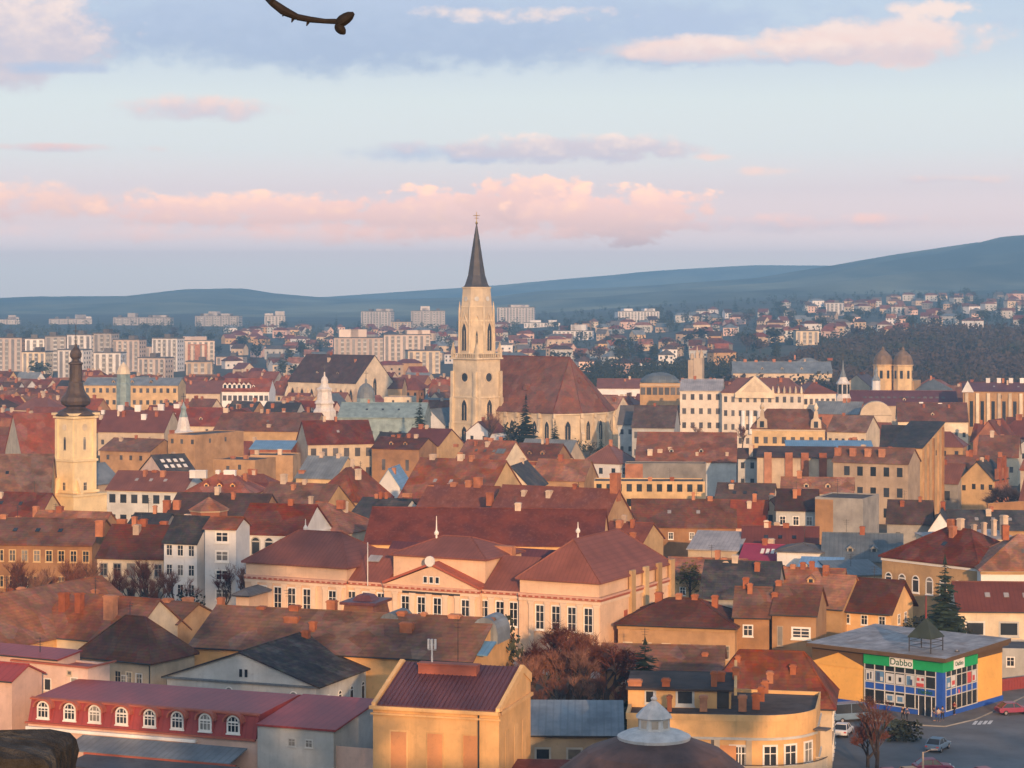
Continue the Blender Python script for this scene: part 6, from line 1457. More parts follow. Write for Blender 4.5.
thick = [(520, 262, 9.0, 'leftmost, against the yellow block'), (531, 276, 10.5, 'tall, with pale limbs, second along from the yellow block'), (540, 258, 8.0, 'low, in front, left of the thicket\'s middle'), (552, 284, 11.0, 'behind, below the second school window from the corner'), (558, 262, 8.6, 'in front, just left of the thicket\'s middle'),
         (569, 274, 11.3, 'tallest, with a long pale leaning limb'), (578, 258, 8.2, 'low, in front, in the middle of the thicket'), (588, 280, 10.5, 'behind, below the school\'s last window'), (596, 262, 8.8, 'in front, right of the thicket\'s middle'), (606, 272, 10.0, 'near the brick chimney by the ochre house'), (615, 258, 8.4, 'rightmost, beside the dark conifer'), (546, 270, 9.8, 'half hidden inside the left half of the thicket'), (583, 268, 9.6, 'half hidden inside the right half of the thicket')]
for k, (px, Y, h, w) in enumerate(thick): tree('bush' if k % 2 else 'bare', px, Y, h * (.86 if k % 3 else .97), 'reddish bare tree in the thicket, ' + w, 'bare_tree', 'tree', TR, 1.0, k)
tree('dark', 509, 276, 12, 'dark evergreen rising behind the yellow block by the salmon school', 'evergreen_tree', wide=.55)
tree('fir', 645, 262, 11.0, 'dark broad conifer among the flat dark roofs by the thicket', 'conifer', wide=1.5)
tree('spruce', 945, 306, 15.8, 'tall dark spruce behind the corner shop', 'spruce', wide=1.15)
for k, (px, Y, h, w) in enumerate([(910, 313, 6, 'left of the tall spruce'), (922, 309, 7, 'touching the left side of the tall spruce'), (963, 312, 6.5, 'right of the tall spruce')]): tree('dark', px, Y, h, 'round dark evergreen ' + w, 'evergreen_tree', wide=.8)
tree('thin', 876, 236, 8.9, 'slender reddish bare tree in the street before the shop', 'bare_tree', wide=1.2, seed=3)
tree('bush', 868, 240, 5.5, 'low bare bush at the foot of the slender street tree', 'bare_bush', wide=.8)
for px, Y, w in ((897, 254, 'left half of the dark street hedge'), (908, 255, 'right half of the dark street hedge')): tree('shrub', px, Y, 2.3, w, 'hedge_shrub', 'shrub', 'hedge shrubs', 1.3)
tree('willow', 690, 372, 7.5, 'yellow-green bushy tree beside the low roofs right of the school', 'willow_tree', wide=1.2)
row = [(6, 'first from the left edge'), (20, 'second from the left edge'), (33, 'third from the left edge'), (47, 'fourth from the left edge'), (61, 'before the middle of the long ochre street house'), (74, 'before the right part of the ochre street house'), (87, 'by the gap between the two brown street houses'), (101, 'at the left corner of the grey-beige street house'), (114, 'before the grey-beige street house, left of its middle'), (128, 'before the middle of the grey-beige street house'), (143, 'before the grey-beige street house, right of its middle'), (158, 'at the right corner of the grey-beige street house'), (178, 'before the bluish-white street house'), (243, 'before the long white house beside the school'), (224, 'before the white house with wide windows')]
for k, (px, w) in enumerate(row): tree('bare', px, 336 + (k * 7) % 11, 9.3 + (k * 5) % 3, 'bare brown street tree ' + w, 'bare_tree', 'tree', 'bare street trees in a row', .9, 40 + k)
tree('dark', 189, 338, 6.5, 'dark round bush at the foot of the bluish-white street house', 'evergreen_tree', wide=.8)
for px, Y, h, k, w in ((526, 708, 21, 'spruce', 'tall dark spruce against the church nave'), (555, 702, 13, 'fir', 'broad dark fir left of the church\'s lit corner'), (487, 722, 16, 'bare', 'brown bare tree against the right face of the church tower'), (420, 690, 21, 'spruce', 'dark spruce left of the church tower'), 
                      (577, 700, 7, 'dark', 'dark shrubby tree below the lit church choir, left one'), (590, 702, 6.5, 'dark', 'dark shrubby tree below the lit church choir, middle one'), (601, 700, 8, 'fir', 'dark small fir below the lit church choir, right one'), (700, 744, 10, 'bare', 'bare tree before the white bank palace'), (742, 742, 9, 'bare', 'bare tree before the columns of the pediment palace'), (514, 716, 12, 'dark', 'dark tree in the corner between church tower and nave')):
    tree(k, px, Y, h, w, {'spruce': 'spruce', 'fir': 'fir_tree', 'bare': 'bare_tree', 'dark': 'evergreen_tree'}[k])
tree('bush', 1014, 500, 10, 'big brown bush behind the courtyard wall at the right edge', 'bare_bush', wide=1.3)

# ================================================================== vehicles, people, street furniture
def make_car(body, label, px, py, rz, van=False, cat='car'):
    p = E(px, py, 0); L, W = (4.2, 1.7) if not van else (5.0, 1.95); Hh = 1.42 if not van else 2.2
    root = thing('parked_car' if not van else 'parked_van', label, cat, (p.x, p.y, .01), rz, 'cars in the street')
    m = MB()
    if not van:
        low = [(-L / 2, .32), (L / 2, .32), (L / 2 + .02, .62), (L / 2 - .25, .80), (L * .18, .92), (-L * .40, .95), (-L / 2, .85)]
        cab = [(L * .20, .92), (L * .05, Hh), (-L * .28, Hh), (-L * .43, .94)]
    else:
        low = [(-L / 2, .35), (L / 2, .35), (L / 2, .85), (L / 2 - .35, 1.1), (-L / 2, 1.15)]
        cab = [(L / 2 - .38, 1.1), (L * .30, Hh), (-L / 2 + .05, Hh), (-L / 2, 1.15)]
    m.prism(low, -W / 2, W / 2, 'y'); b = m.build('body', body, root)
    md = b.modifiers.new('bevel', 'BEVEL'); md.width = .09; md.segments = 2
    g = MB(); n = len(cab); A = g.pts([(x, -W / 2 + .06, z) if z < 1.2 else (x, -W / 2 + .2, z) for x, z in cab]); B = g.pts([(x, W / 2 - .06, z) if z < 1.2 else (x, W / 2 - .2, z) for x, z in cab])
    for i in range(n): g.f.append((A[i], A[(i + 1) % n], B[(i + 1) % n], B[i]))
    g.f += [tuple(reversed(A)), tuple(B)]; g.build('windows', 'glass', root)
    r = MB(); r.box(cab[2][0] + .05, -W / 2 + .2, Hh - .03, cab[1][0] - .05, W / 2 - .2, Hh + .05); r.build('roof', body, root)
    pl = MB()
    for y in (-1, 1):
        for (xa, za), (xb, zb) in ((cab[0], cab[1]), (cab[3], cab[2]), ((-.05 * L, .93), (-.05 * L, Hh))): pl.bar((xa, y * (W / 2 - .07), za), (xb, y * (W / 2 - .2), zb), .05)
    pl.build('window_pillars', body, root)
    for sx in (-1, 1):
        for sy in (-1, 1):
            w = MB(); w.lathe([(.31, -.1), (.31, .1)], 14); o = w.build('wheel', 'rubber', root, (sx * L * .31, sy * (W / 2 - .09), .31)); o.rotation_euler = (R(90), 0, 0)
            h = MB(); h.lathe([(.18, -.115), (.18, .115)], 10); h.build('rim', 'palemetal', o)
        l = MB()
        l.box(L / 2 - .12, sx * .62 - .18, .56, L / 2 + .03, sx * .62 + .18, .72); l.build('headlight', 'lampglass', root)
        l = MB(); l.box(-L / 2 - .03, sx * .66 - .14, .62, -L / 2 + .06, sx * .66 + .14, .78); l.build('tail_light', 'posterred', root)
    return root
make_car('carmagenta', 'pinkish red car cut by the right edge of the street', 1013, 714, R(12))
make_car('carwhite', 'white car half hidden by the curved apartment house', 843, 735, R(70))
make_car('carblue', 'blue-grey van parked at the left end of the shop', 850, 721, R(20), True, 'van')
make_car('carred', 'dark red car lowest in the street, left of the orange one', 893, 782, R(10))
make_car('carorange', 'orange car at the bottom of the street', 914, 781, R(14))
make_car('carmagenta', 'magenta car behind the orange one', 933, 772, R(5))
make_car('carblue', 'pale blue car in the middle of the street', 938, 750, R(60))
make_car('carred', 'maroon car alone at the bottom right', 988, 781, R(20))
def person(label, px, py, jacket, trousers, face, stride=.0, h=1.74):
    p = E(px, py, 0); s = h / 1.74
    root = thing('person', label, 'person', (p.x, p.y, .13 if py < 724 else .01), face, 'people in the street'); root.scale = (s, s, s)
    def skin(name, mat, V, Ed, rad, rootv=0, parent=root):
        me = bpy.data.meshes.new(name); me.from_pydata(V, Ed, []); me.materials.append(MAT[mat]); o = obj(name, me, parent)
        md = o.modifiers.new('skin', 'SKIN'); sv = me.skin_vertices[0].data if me.skin_vertices else None
        if sv is None:
            return o
        for i, r in enumerate(rad): sv[i].radius = (r, r) if not isinstance(r, tuple) else r; sv[i].use_root = (i == rootv)
        sb = o.modifiers.new('sub', 'SUBSURF'); sb.levels = 1; sb.render_levels = 1
        return o
    k = stride
    V = [(0, 0, .95), (0, 0, 1.15), (0, 0, 1.38), (0, 0, 1.49), (0, .01, 1.60), (0, .015, 1.70),
         (.09, 0, .9), (.10, -k * .25, .5), (.10, -k * .3 + .02, .07), (.10, -k * .3 - .14, .04), (-.09, 0, .9), (-.10, k * .25, .5), (-.10, k * .35, .09), (-.10, k * .35 - .14, .04),
         (.19, 0, 1.40), (.24, k * .12, 1.12), (.25, k * .2 - .08, .88), (-.19, 0, 1.40), (-.24, -k * .12, 1.12), (-.25, -k * .2 - .08, .88)]
    Ed = [(0, 1), (1, 2), (2, 3), (3, 4), (4, 5), (0, 6), (6, 7), (7, 8), (8, 9), (0, 10), (10, 11), (11, 12), (12, 13), (2, 14), (14, 15), (15, 16), (2, 17), (17, 18), (18, 19)]
    rad = [.13, .13, .15, .06, .095, .07, .085, .06, .045, .04, .085, .06, .045, .04, .06, .045, .035, .06, .045, .035]
    def with_skin(o): pass
    for nm, mt, ids, gr in (('body', 'skin', range(20), 1.0), ('jacket', jacket, (0, 1, 2, 14, 15, 17, 18), 1.22), ('trousers', trousers, (0, 6, 7, 8, 10, 11, 12), 1.22)):
        ids = list(ids); mp = {a: b for b, a in enumerate(ids)}
        me = bpy.data.meshes.new(nm); me.from_pydata([V[i] for i in ids], [(mp[a], mp[b]) for a, b in Ed if a in mp and b in mp], []); me.materials.append(MAT[mt])
        o = obj(nm, me, root); o.modifiers.new('skin', 'SKIN')
        if not me.skin_vertices:
            import bmesh
            bm = bmesh.new(); bm.from_mesh(me); lay = bm.verts.layers.skin.verify(); bm.to_mesh(me); bm.free()
        for j, i in enumerate(ids): sv = me.skin_vertices[0].data[j]; sv.radius = (rad[i] * gr, rad[i] * gr); sv.use_root = (j == 0)
        sb = o.modifiers.new('sub', 'SUBSURF'); sb.levels = 1; sb.render_levels = 1
    hr = MB(); hr.lathe([(.105, 1.60), (.115, 1.66), (.10, 1.73), (.05, 1.765)], 10, 0, .03); hr.smooth = True; hr.build('hair', 'hair', root)
person('person in a dark coat by the shop, left of a pair', 903, 721, 'clothdark', 'clothdark', R(20), .5)
person('person in blue-grey walking beside the dark coat by the shop', 907, 722, 'clothblue', 'clothdark', R(-30), .8, 1.68)
person('person in a dark jacket at the shop corner, left of three', 934, 722, 'clothdark', 'clothblue', R(90), .3)
person('person in a pale top, middle of three at the shop corner', 938.5, 722.5, 'clothpale', 'clothblue', R(10), .5, 1.66)
person('person in navy, right of three at the shop corner', 942.5, 721.5, 'clothblue', 'clothdark', R(200), .4)
person('person in red at the pole by the shop', 954.5, 716, 'clothred', 'clothdark', R(120), .6)
def pole(label, px, pyb, pyt, mat, extra=None, cat='pole', name='street_pole'):
    p = E(px, pyb, 0); root = thing(name, label, cat, (p.x, p.y, 0)); zt = zof(pyt, p.y)
    m = MB(); m.lathe([(.16, 0), (.14, .6), (.12, .62), (.09, zt)], 10); m.build('shaft', mat, root)
    if extra == 'sign':
        s = MB(); s.lathe([(.34, -.03), (.34, .03)], 14); o = s.build('sign_disc', 'posterred', root, (0, -.16, zof(691, p.y))); o.rotation_euler = (R(90), 0, 0)
        b = MB(); b.box(-.3, -.12, zt - .5, .3, .12, zt - .1); b.build('junction_box', 'metaldark', root)
    else:
        a = MB(); a.bar((0, 0, zt - .1), (.9, -.3, zt + .35), .05, n=6); a.build('arm', mat, root)
        l = MB(); l.box(.75, -.42, zt + .25, 1.45, -.18, zt + .42); l.build('lamp_head', 'palemetal', root)
    return root
pole('grey pole with a round red sign at the right face of the shop', 957, 714, 650, 'palemetal', 'sign')
pole('street lamp with an orange lit shaft at the bottom of the street', 923, 790, 752, 'chimneypale', name='street_lamp', cat='lamp')

# the stone block by the viewpoint and the twig hanging into view
def rough_block():
    Y = 12.0; zt = EYE - (729 - HZ) * (Y + .8) / F; x1 = (50 - 512) * Y / F; x2 = (77 - 512) * (Y + .8) / F; W = 1.5
    rr = random.Random(4); m = MB(); plan = [(x1 - W, Y), (x1, Y), (x2, Y + .8), (x1 - W, Y + .9)]
    cx, cy = sum(p[0] for p in plan) / 4, sum(p[1] for p in plan) / 4; rings = []; n = 14
    for z, k in [(zt - 2.6 + .16 * i, 1) for i in range(16)] + [(zt - .13, 1.0), (zt - .05, .985), (zt - .01, .95), (zt + .01, .8), (zt + .025, .55), (zt + .03, .28)]:
        ring = []
        for a, b in zip(plan, plan[1:] + plan[:1]):
            for i in range(n):
                t = i / n; x, y = lerp(a[0], b[0], t), lerp(a[1], b[1], t); ring.append((cx + (x - cx) * k + rr.uniform(-.012, .012), cy + (y - cy) * k + rr.uniform(-.012, .012), z + rr.uniform(-.012, .012)))
        rings.append(m.pts(ring))
    for A, B in zip(rings, rings[1:]):
        for i in range(len(A)): q = (i + 1) % len(A); m.f.append((A[i], A[q], B[q], B[i]))
    m.f.append(tuple(rings[-1]))
    tag(m.build('stone_pillar', 'darkstone'), 'dark weathered stone pillar top close by in the bottom left corner', 'pillar')
rough_block()
def twig():
    Y = 2.4; q = lambda px, py, dy=0: Vector(((px - 512) * (Y + dy) / F, Y + dy, EYE - (py - HZ) * (Y + dy) / F))
    root = thing('tree_branch', 'dark bare twig with a pair of buds hanging in from above', 'branch', q(150, -160, .3)); o = root.location
    pts = [(150, -160, .3, 8), (215, -60, .15, 6.5), (258, -14, .05, 5.6), (273, 3, 0, 5), (284, 11, 0, 6), (297, 17, 0, 4.2), (310, 19.5, 0, 4), (325, 21.2, 0, 3.2), (337, 21.5, 0, 3.6)]
    m = MB(); m.smooth = False; rings = []
    for (a, b, c, r), (a2, b2, c2, r2) in zip(pts, pts[1:]): m.bar(q(a, b, c) - o, q(a2, b2, c2) - o, r * .78 * Y / F, r2 * .78 * Y / F, 8)
    for a, b, r in ((284, 12.5, 2.6), (308, 22, 2), (293, 18.5, 2)): m.bar(q(a, b) - o, q(a - 1.5, b + 4) - o, r * Y / F, .0005, 5)
    m.build('stem', 'budbark', root)
    for (a, b), (a2, b2), r in (((336, 25), (354, 13), 6.0), ((336, 24), (345, 34), 5.0)):
        p, e = q(a, b) - o, q(a2, b2) - o; b_ = MB(); k = [(0, .4), (.15, .8), (.35, 1), (.6, .95), (.8, .75), (1, .25)]
        for (t, s), (t2, s2) in zip(k, k[1:]): b_.bar(p.lerp(e, t), p.lerp(e, t2), r * s * Y / F, r * s2 * Y / F, 9)
        b_.build('bud', 'budbark', root)
material('budbark', (.022, .019, .02), .8, .3, 60, 0, None, 0, 0)
twig()
# ================================================================== the rest of the town
AUTO = []      # (object, px, py, words about it, noun)
WN = {'ochre': 'ochre', 'ochrebrown': 'brown-walled', 'cream': 'cream', 'white': 'white', 'greywhite': 'grey-white', 'pink': 'pink', 'beige': 'beige', 'yellow': 'yellow', 'grey': 'grey', 'brick': 'brick'}
RN = {'terra': 'terracotta', 'brown': 'brown', 'darkbrown': 'dark brown', 'redmetal': 'dull red', 'brightred': 'bright red', 'slate': 'slate', 'bluegrey': 'blue-grey', 'rust': 'rusty', 'greyroof': 'grey', 'purple': 'purplish'}
SKIP = {(-21,56),(-19,53),(-39,50),(-28,50),(-36,46),(-30,62),(-39,59),(-27,58),(-17,35),(-21,28),(-18,54),(-16,51),(-17,53),(-17,62),(-37,59),(-24,56),(-34,55),(-30,37),(-13,53),(-27,42),(-19,55),(-30,64),(-28,61),(-22,47),(-38,60),(-9,41),(-23,51),(-14,63),(-32,57),(-24,40),(-18,56),(-37,52),(-24,49),(-15,52),(-6,30),(-15,61),(-28,36),(-13,55),(-11,52),(-22,40),(-19,57),(-38,53),(-27,53),(-23,44),(-25,56),(-26,36),(-23,53),(-18,49),(-31,58),(-40,55),(-26,54),(-20,58),(-15,54),(-28,38),(-13,57),(-12,56),(-21,53),(-19,59),(-27,55),(-36,52),(-8,35),(-25,58),(-14,58),(-33,54),(-20,51),(-17,50),(-32,61),(-33,63),(-34,43),(-31,60),(-20,60),(-10,46),(-21,55),(-19,52),(-39,49),(-27,48),(-30,61),(-29,60),(-27,57),(-8,37),(-25,51),(-23,48),(-14,60),(-42,53),(-20,53),(-17,52),(-12,42),(-16,53),(-12,51),(-21,48),(-35,58),(-21,57),(-19,54),(-27,59),(-25,53),(-23,50),(-24,30),(-22,49),(-14,62),(-33,58),(-22,58),(-20,55),(-17,54),(-31,64),(-30,38),(-28,35),(-13,54),(-27,34),(-35,51),(-24,51),(-21,50),(-12,53),(-16,55),(-21,59),(-19,56),(-29,64),(-23,43),(-9,42),(-33,42),(-31,39),(-25,55),(-26,35),(-23,52),(-14,55),(-14,64),(-13,60),(-33,60),(-22,60),(-20,57),(-11,35),(-10,34),(-18,51),(-13,56),(-26,56),(-24,53),(-27,36),(-12,55),(-34,61),(-41,55),(-23,45),(-33,44),(-14,57),(-33,62),(-20,59),(-12,39),(-18,53),(-16,50),(-18,62),(-10,45),(-17,61),(-6,27),(-27,47),(-29,59),(-14,41),(-25,41),(-32,44),(-33,46),(-39,60),(-30,63),(-14,59),(-20,52),(-20,61),(-24,39),(-18,55),(-16,52),(-24,48),(-35,57),(-34,56),(-41,59),(-14,43),(-25,52),(-14,52),(-23,49),(-30,65),(-22,48),(-14,61),(-22,57),(-20,54),(-12,43),(-32,58),(-16,54),(-24,41),(-26,53),(-35,50),(-24,50),(-15,53),(-12,52),(-44,56),(-41,52),(-33,41),(-39,55),(-14,54),(-19,58),(-36,51),(-22,50),(-25,54),(-11,25),(-45,57),(-22,59),(-15,37),(-18,50),(-17,49),(-37,55),(-35,52),(-26,55),(-12,54),(-24,52),(-15,64),(-34,60),(-13,58),(-19,51),(-30,60),(-28,57),(-14,56),(-36,53),(-22,52),(-7,34),(-36,62),(-18,52),(-10,35),(-17,51),(-37,48),(-29,40),(-24,54),(-26,57),(-25,31),(-34,62),(-22,27),(-28,41)}
SKIP_H, SKIP_T = {128,7,135,9,266,11,141,19,20,147,23,153,28,157,158,32,162,164,47,64,65,192,69,197,71,73,80,209,211,90,96,104,238,111,239,241,117,251,254}, {6,264,10,13,14,270,17,18,19,20,274,22,23,276,25,26,277,29,30,287,288,33,35,36,39,45,48,50,56,57,66,69,71,72,74,81,85,87,88,89,91,95,96,97,99,101,102,108,119,120,122,129,131,135,136,138,146,148,151,152,155,167,172,173,174,175,176,177,182,184,187,195,197,206,212,220,221,223,225,228,237,239,243,248,249}
def inside(fp, x, y, e=0.6):
    o, u, w, L, d = fp; dx, dy = x - o.x, y - o.y; a = dx * u.x + dy * u.y; b = dx * w.x + dy * w.y
    return -e < a < L + e and -e < b < d + e
def infill():
    rot = R(27); U = Vector((math.cos(rot), -math.sin(rot), 0)); W = Vector((math.sin(rot), math.cos(rot), 0))
    feet = list(FOOT); rects = list(RECTS); n = 0
    for j in range(-40, 140):
        for i in range(-90, 90):
            rr = random.Random(i * 1009 + j * 9176 + 5); big = rr.random()
            c = U * (i * 17 + rr.uniform(-2, 2) + (j % 2) * 8) + W * (j * 15.5 + rr.uniform(-2, 2)); Y = c.y
            if not (395 < Y < 1330) or abs(c.x) > Y * .235 + 12: continue
            if Y > 1000 and (c.x > Y * .02 or rr.random() < .3): continue
            if Y > 1140: continue
            L, d = rr.uniform(10, 17), rr.uniform(9, 12.5); h = rr.choice((5, 6, 6, 7, 7, 8, 9)) + (2 if Y > 800 else 0); rh = d / 2 * rr.uniform(.7, 1.0)
            ro = rot + R(rr.choice((0, 0, 0, 6, -8, 90))); u = Vector((math.cos(ro), -math.sin(ro), 0)); w = Vector((math.sin(ro), math.cos(ro), 0)); o = c - u * L / 2 - w * d / 2
            roof = 'gable' if rr.random() < .75 else 'hip'
            wl = rr.choice(('ochre', 'ochrebrown', 'cream', 'cream', 'greywhite', 'beige', 'beige', 'white', 'pink', 'grey')); rf = rr.choice(('terra', 'terra', 'brown', 'brown', 'brown', 'darkbrown', 'redmetal', 'redmetal', 'brightred', 'slate', 'bluegrey', 'rust'))
            chn = rr.choice((1, 1, 2, 2, 3)); chx = [(rr.uniform(.12, .88), rr.choice((.5, .5, .3)), rr.uniform(.7, 1.3), rr.random()) for _ in range(chn)]
            if (i, j) in SKIP: continue
            P = lambda a, b, z: o + u * a + w * b + Vector((0, 0, z))
            smp = [(P(a * L, b * d, 0)) for a in (0, .33, .67, 1) for b in (0, .5, 1)]
            if any(inside(f, p.x, p.y) for f in feet for p in smp): continue
            me_ = (o, u, w, L, d)
            if any(inside(me_, q.x, q.y) for f in feet if abs(f[0].x - c.x) < 60 and abs(f[0].y - c.y) < 60 for q in [f[0] + f[1] * f[3] * a + f[2] * f[4] * b for a in (0, .5, 1) for b in (0, .5, 1)]): continue
            b0 = terrain(c.x, Y)
            ps = [proj(P(a * L, b * d, z + b0)) for a in (0, 1) for b in (0, 1) for z in (h - 1, h)] + [proj(P(L / 2, d / 2, h + rh + b0 + .6))]
            x0, x1 = min(p[0] for p in ps), max(p[0] for p in ps); y0, y1 = min(p[1] for p in ps), max(p[1] for p in ps)
            if any(r[4] > Y and x0 < r[2] - 1.5 and x1 > r[0] + 1.5 and y0 < r[3] - 1.5 and y1 > r[1] for r in rects): continue
            root = thing('town_house', '', 'house', (o.x, o.y, b0), -ro); root['cell'] = [i, j]
            wall_mesh(roof, L, d, h, rh, 'x', -3).build('wall', wl, root); roof_mesh(roof, L, d, h, rh, .4, 'x', hipf=.9).build('roof', rf, root)
            for (a, b, ww, q) in chx:
                zr = h + rh * (1 - abs(2 * b - 1))
                if roof == 'hip': a = .4 + .2 * a
                chimney(root, a * L, b * d, zr - .8, zr + rr.uniform(.9, 1.6), ww, .8, 'chimneypale' if q > .6 else 'chimneybrick')
            rows = 2 if h > 7 else 1
            for r in range(rows):
                for k in range(max(2, int(L / 3.4))): add_window(root, L * (k + .5) / max(2, int(L / 3.4)), 0, h - 1.9 - r * 3.0, 0, 1.1, 1.6, 'plain')
                for k in range(2): add_window(root, L, d * (k + .5) / 2, h - 1.9 - r * 3.0, R(90), 1.1, 1.6, 'plain')
            feet.append(me_); q = proj(P(L / 2, d / 2, h + b0)); n += 1
            AUTO.append((root, q[0], q[1], ('small ' if L < 12 else 'long ' if L > 15.5 else '') + WN[wl], 'house, %s%s roof,' % ('hipped ' if roof == 'hip' else '', RN[rf].replace(' ', '-'))))
    print('infill houses', n)
infill()

# houses and trees on the rising ground beyond
_fh = {}
def far_house_mesh(k, wl, rf):
    key = (k, wl, rf)
    if key in _fh: return _fh[key]
    L, d, h, rh, roof = [(11, 9, 5.5, 3.5, 'gable'), (9, 8, 6.5, 3.6, 'gable'), (13, 9, 5.5, 3.2, 'hip'), (10, 10, 7, 3.4, 'hip'), (16, 9, 8, 2.6, 'hip')][k]
    a, b = wall_mesh(roof, L, d, h, rh, 'x', -4), roof_mesh(roof, L, d, h, rh, .4, 'x', hipf=.9); nf = len(a.f)
    wn = MB()
    for z in ((1.8,) if h < 6 else (1.8, 4.6)):
        for i in range(3): wn.box(L * (i + .5) / 3 - .6, -.05, z, L * (i + .5) / 3 + .6, -.004, z + 1.4)
    n0 = len(a.v); a.v += b.v; a.f += [tuple(i + n0 for i in q) for q in b.f]; nr = len(a.f); n0 = len(a.v); a.v += wn.v; a.f += [tuple(i + n0 for i in q) for q in wn.f]
    me = a.mesh('hillside_house', wl); me.materials.append(MAT[rf]); me.materials.append(MAT['glass'])
    me.polygons.foreach_set('material_index', [0] * nf + [1] * (nr - nf) + [2] * (len(a.f) - nr))
    _fh[key] = me; return me
def hillside():
    rr = random.Random(77); spots = []
    def ok(px, Y, w):
        return all(abs(px - a) > (w + b) * .5 or abs(Y - c) > 26 for a, c, b in spots) and not any(r[0] - 3 < px < r[2] + 3 and abs(r[4] - Y) < 60 for r in RECTS)
    nh = 0
    tries = 0
    while nh < 285 and tries < 9000:
        tries += 1
        z = rr.random()
        if z < .68: px = rr.uniform(500, 1030); Y = rr.uniform(1330, 3000) ** 1.0
        else: px = rr.uniform(225, 500); Y = rr.uniform(1330, 2500)
        if px > 735 and Y < 1620: continue
        if px > 500 and Y > 2300 + (px - 500) * 1.3: continue
        if px > 900 and Y < 2000 and rr.random() < .7: continue
        w = 9 * F / Y
        if not ok(px, Y, w): continue
        spots.append((px, Y, w)); k = rr.randrange(5); wl = rr.choice(('white', 'greywhite', 'greywhite', 'cream', 'beige', 'greywhite', 'pink', 'beige', 'ochre', 'grey')); rf = rr.choice(('brown', 'brown', 'terra', 'terra', 'redmetal', 'brightred', 'greyroof', 'bluegrey', 'darkbrown'))
        p = at(px, Y); p.z = terrain(p.x, Y); an = R(rr.uniform(-45, 35)); nh += 1
        if nh in SKIP_H: continue
        o = obj('hillside_house', far_house_mesh(k, wl, rf), None, p, an); o['cell'] = [nh]; tag(o, None, 'house', 'houses on the hillside beyond the town')
        q = proj(p + Vector((0, 0, 4))); AUTO.append((o, q[0], q[1], ['', 'little ', 'long ', 'square ', 'large '][k] + WN[wl], 'house, %s roof,' % RN[rf].replace(' ', '-')))
    trees = []; nt = 0; tries = 0
    while nt < 290 and tries < 6000:
        tries += 1
        if rr.random() < .66: px = rr.uniform(495, 1035); Y = rr.uniform(1180, 3000)
        else: px = rr.uniform(-10, 500); Y = rr.uniform(1250, 2600)
        if px > 500 and Y > 2350 + (px - 500) * 1.3: continue
        if any(abs(px - a) < (8 * F / Y) * .55 and abs(Y - c) < 40 and c > Y - 5 for a, c, b in spots) and rr.random() < .9: continue
        if any(r[0] - 1 < px < r[2] + 1 and r[4] > Y > r[4] - 420 for r in RECTS if r[4] > 1300) and rr.random() < .8: continue
        kd = 'farconifer' if rr.random() < .3 else 'fartree'
        h = rr.uniform(8, 15) if kd == 'fartree' else rr.uniform(11, 20)
        wd = rr.uniform(.85, 1.25); nt += 1
        if nt in SKIP_T: continue
        t = tree(kd, px, Y, h, '', 'conifer' if kd == 'farconifer' else 'broad_tree', 'tree', 'trees among the hillside houses', wd, nt); t['cell'] = [nt]
        q = proj(t.location + Vector((0, 0, h / 2))); AUTO.append((t, q[0], q[1], ('tall ' if h > 14 else 'low ' if h < 10 else '') + 'dark', 'conifer' if kd == 'farconifer' else 'round tree'))
hillside()
def woodland(name, label, n, spot, hh, seed, mat='woodbrown', leaf=1.5, per=34):
    rr = random.Random(seed); m = MB()
    for _ in range(n):
        px, Y = spot(rr); p = at(px, Y); z = terrain(p.x, Y); h = rr.uniform(*hh); r = h * rr.uniform(.28, .42)
        m.bar((p.x, Y, z - 1), (p.x, Y, z + h * .6), .22, .1, 3)
        for _ in range(per):
            d = Vector((rr.gauss(0, 1), rr.gauss(0, 1), rr.gauss(0, 1))).normalized() * rr.uniform(.55, 1.05); c = Vector((p.x + d.x * r, Y + d.y * r, z + h * .58 + d.z * h * .42))
            u = Vector((rr.gauss(0, 1), rr.gauss(0, 1), rr.gauss(0, .8))).normalized(); v = u.orthogonal().normalized(); s = leaf * rr.uniform(.5, 1.1)
            m.poly(c - u * s, c + v * s * .7, c + u * s, c - v * s * .6)
    o = m.build(name, mat); tag(o, label, 'wood', None, 'stuff'); return o
def spot_r(rr):
    px = rr.uniform(735, 1060); t = sst((px - 735) / 200); return px, rr.uniform(1020, lerp(1200, 1620, t))
woodland('woodland', 'brown leafless wood covering the slope behind the twin-domed church', 1600, spot_r, (11, 17), 5)
def spot_m(rr): return rr.uniform(550, 770), rr.uniform(1020, 1330)
woodland('tree_belt', 'dark belt of park trees between the town roofs and the hillside houses', 420, spot_m, (9, 14), 6, 'leafdark', 1.2, 30)
def spot_l(rr): px = rr.uniform(-20, 520); return px, rr.uniform(1900, 2750)
woodland('garden_trees', 'low garden trees scattered between the far apartment blocks', 420, spot_l, (6, 11), 8, 'leafdark', 1.3, 22)
def spot_h(rr): return rr.uniform(500, 1050), rr.uniform(1500, 3100)
woodland('garden_trees', 'garden trees scattered between the far hillside houses', 650, spot_h, (5, 10), 9, 'leafdark', 1.2, 22)
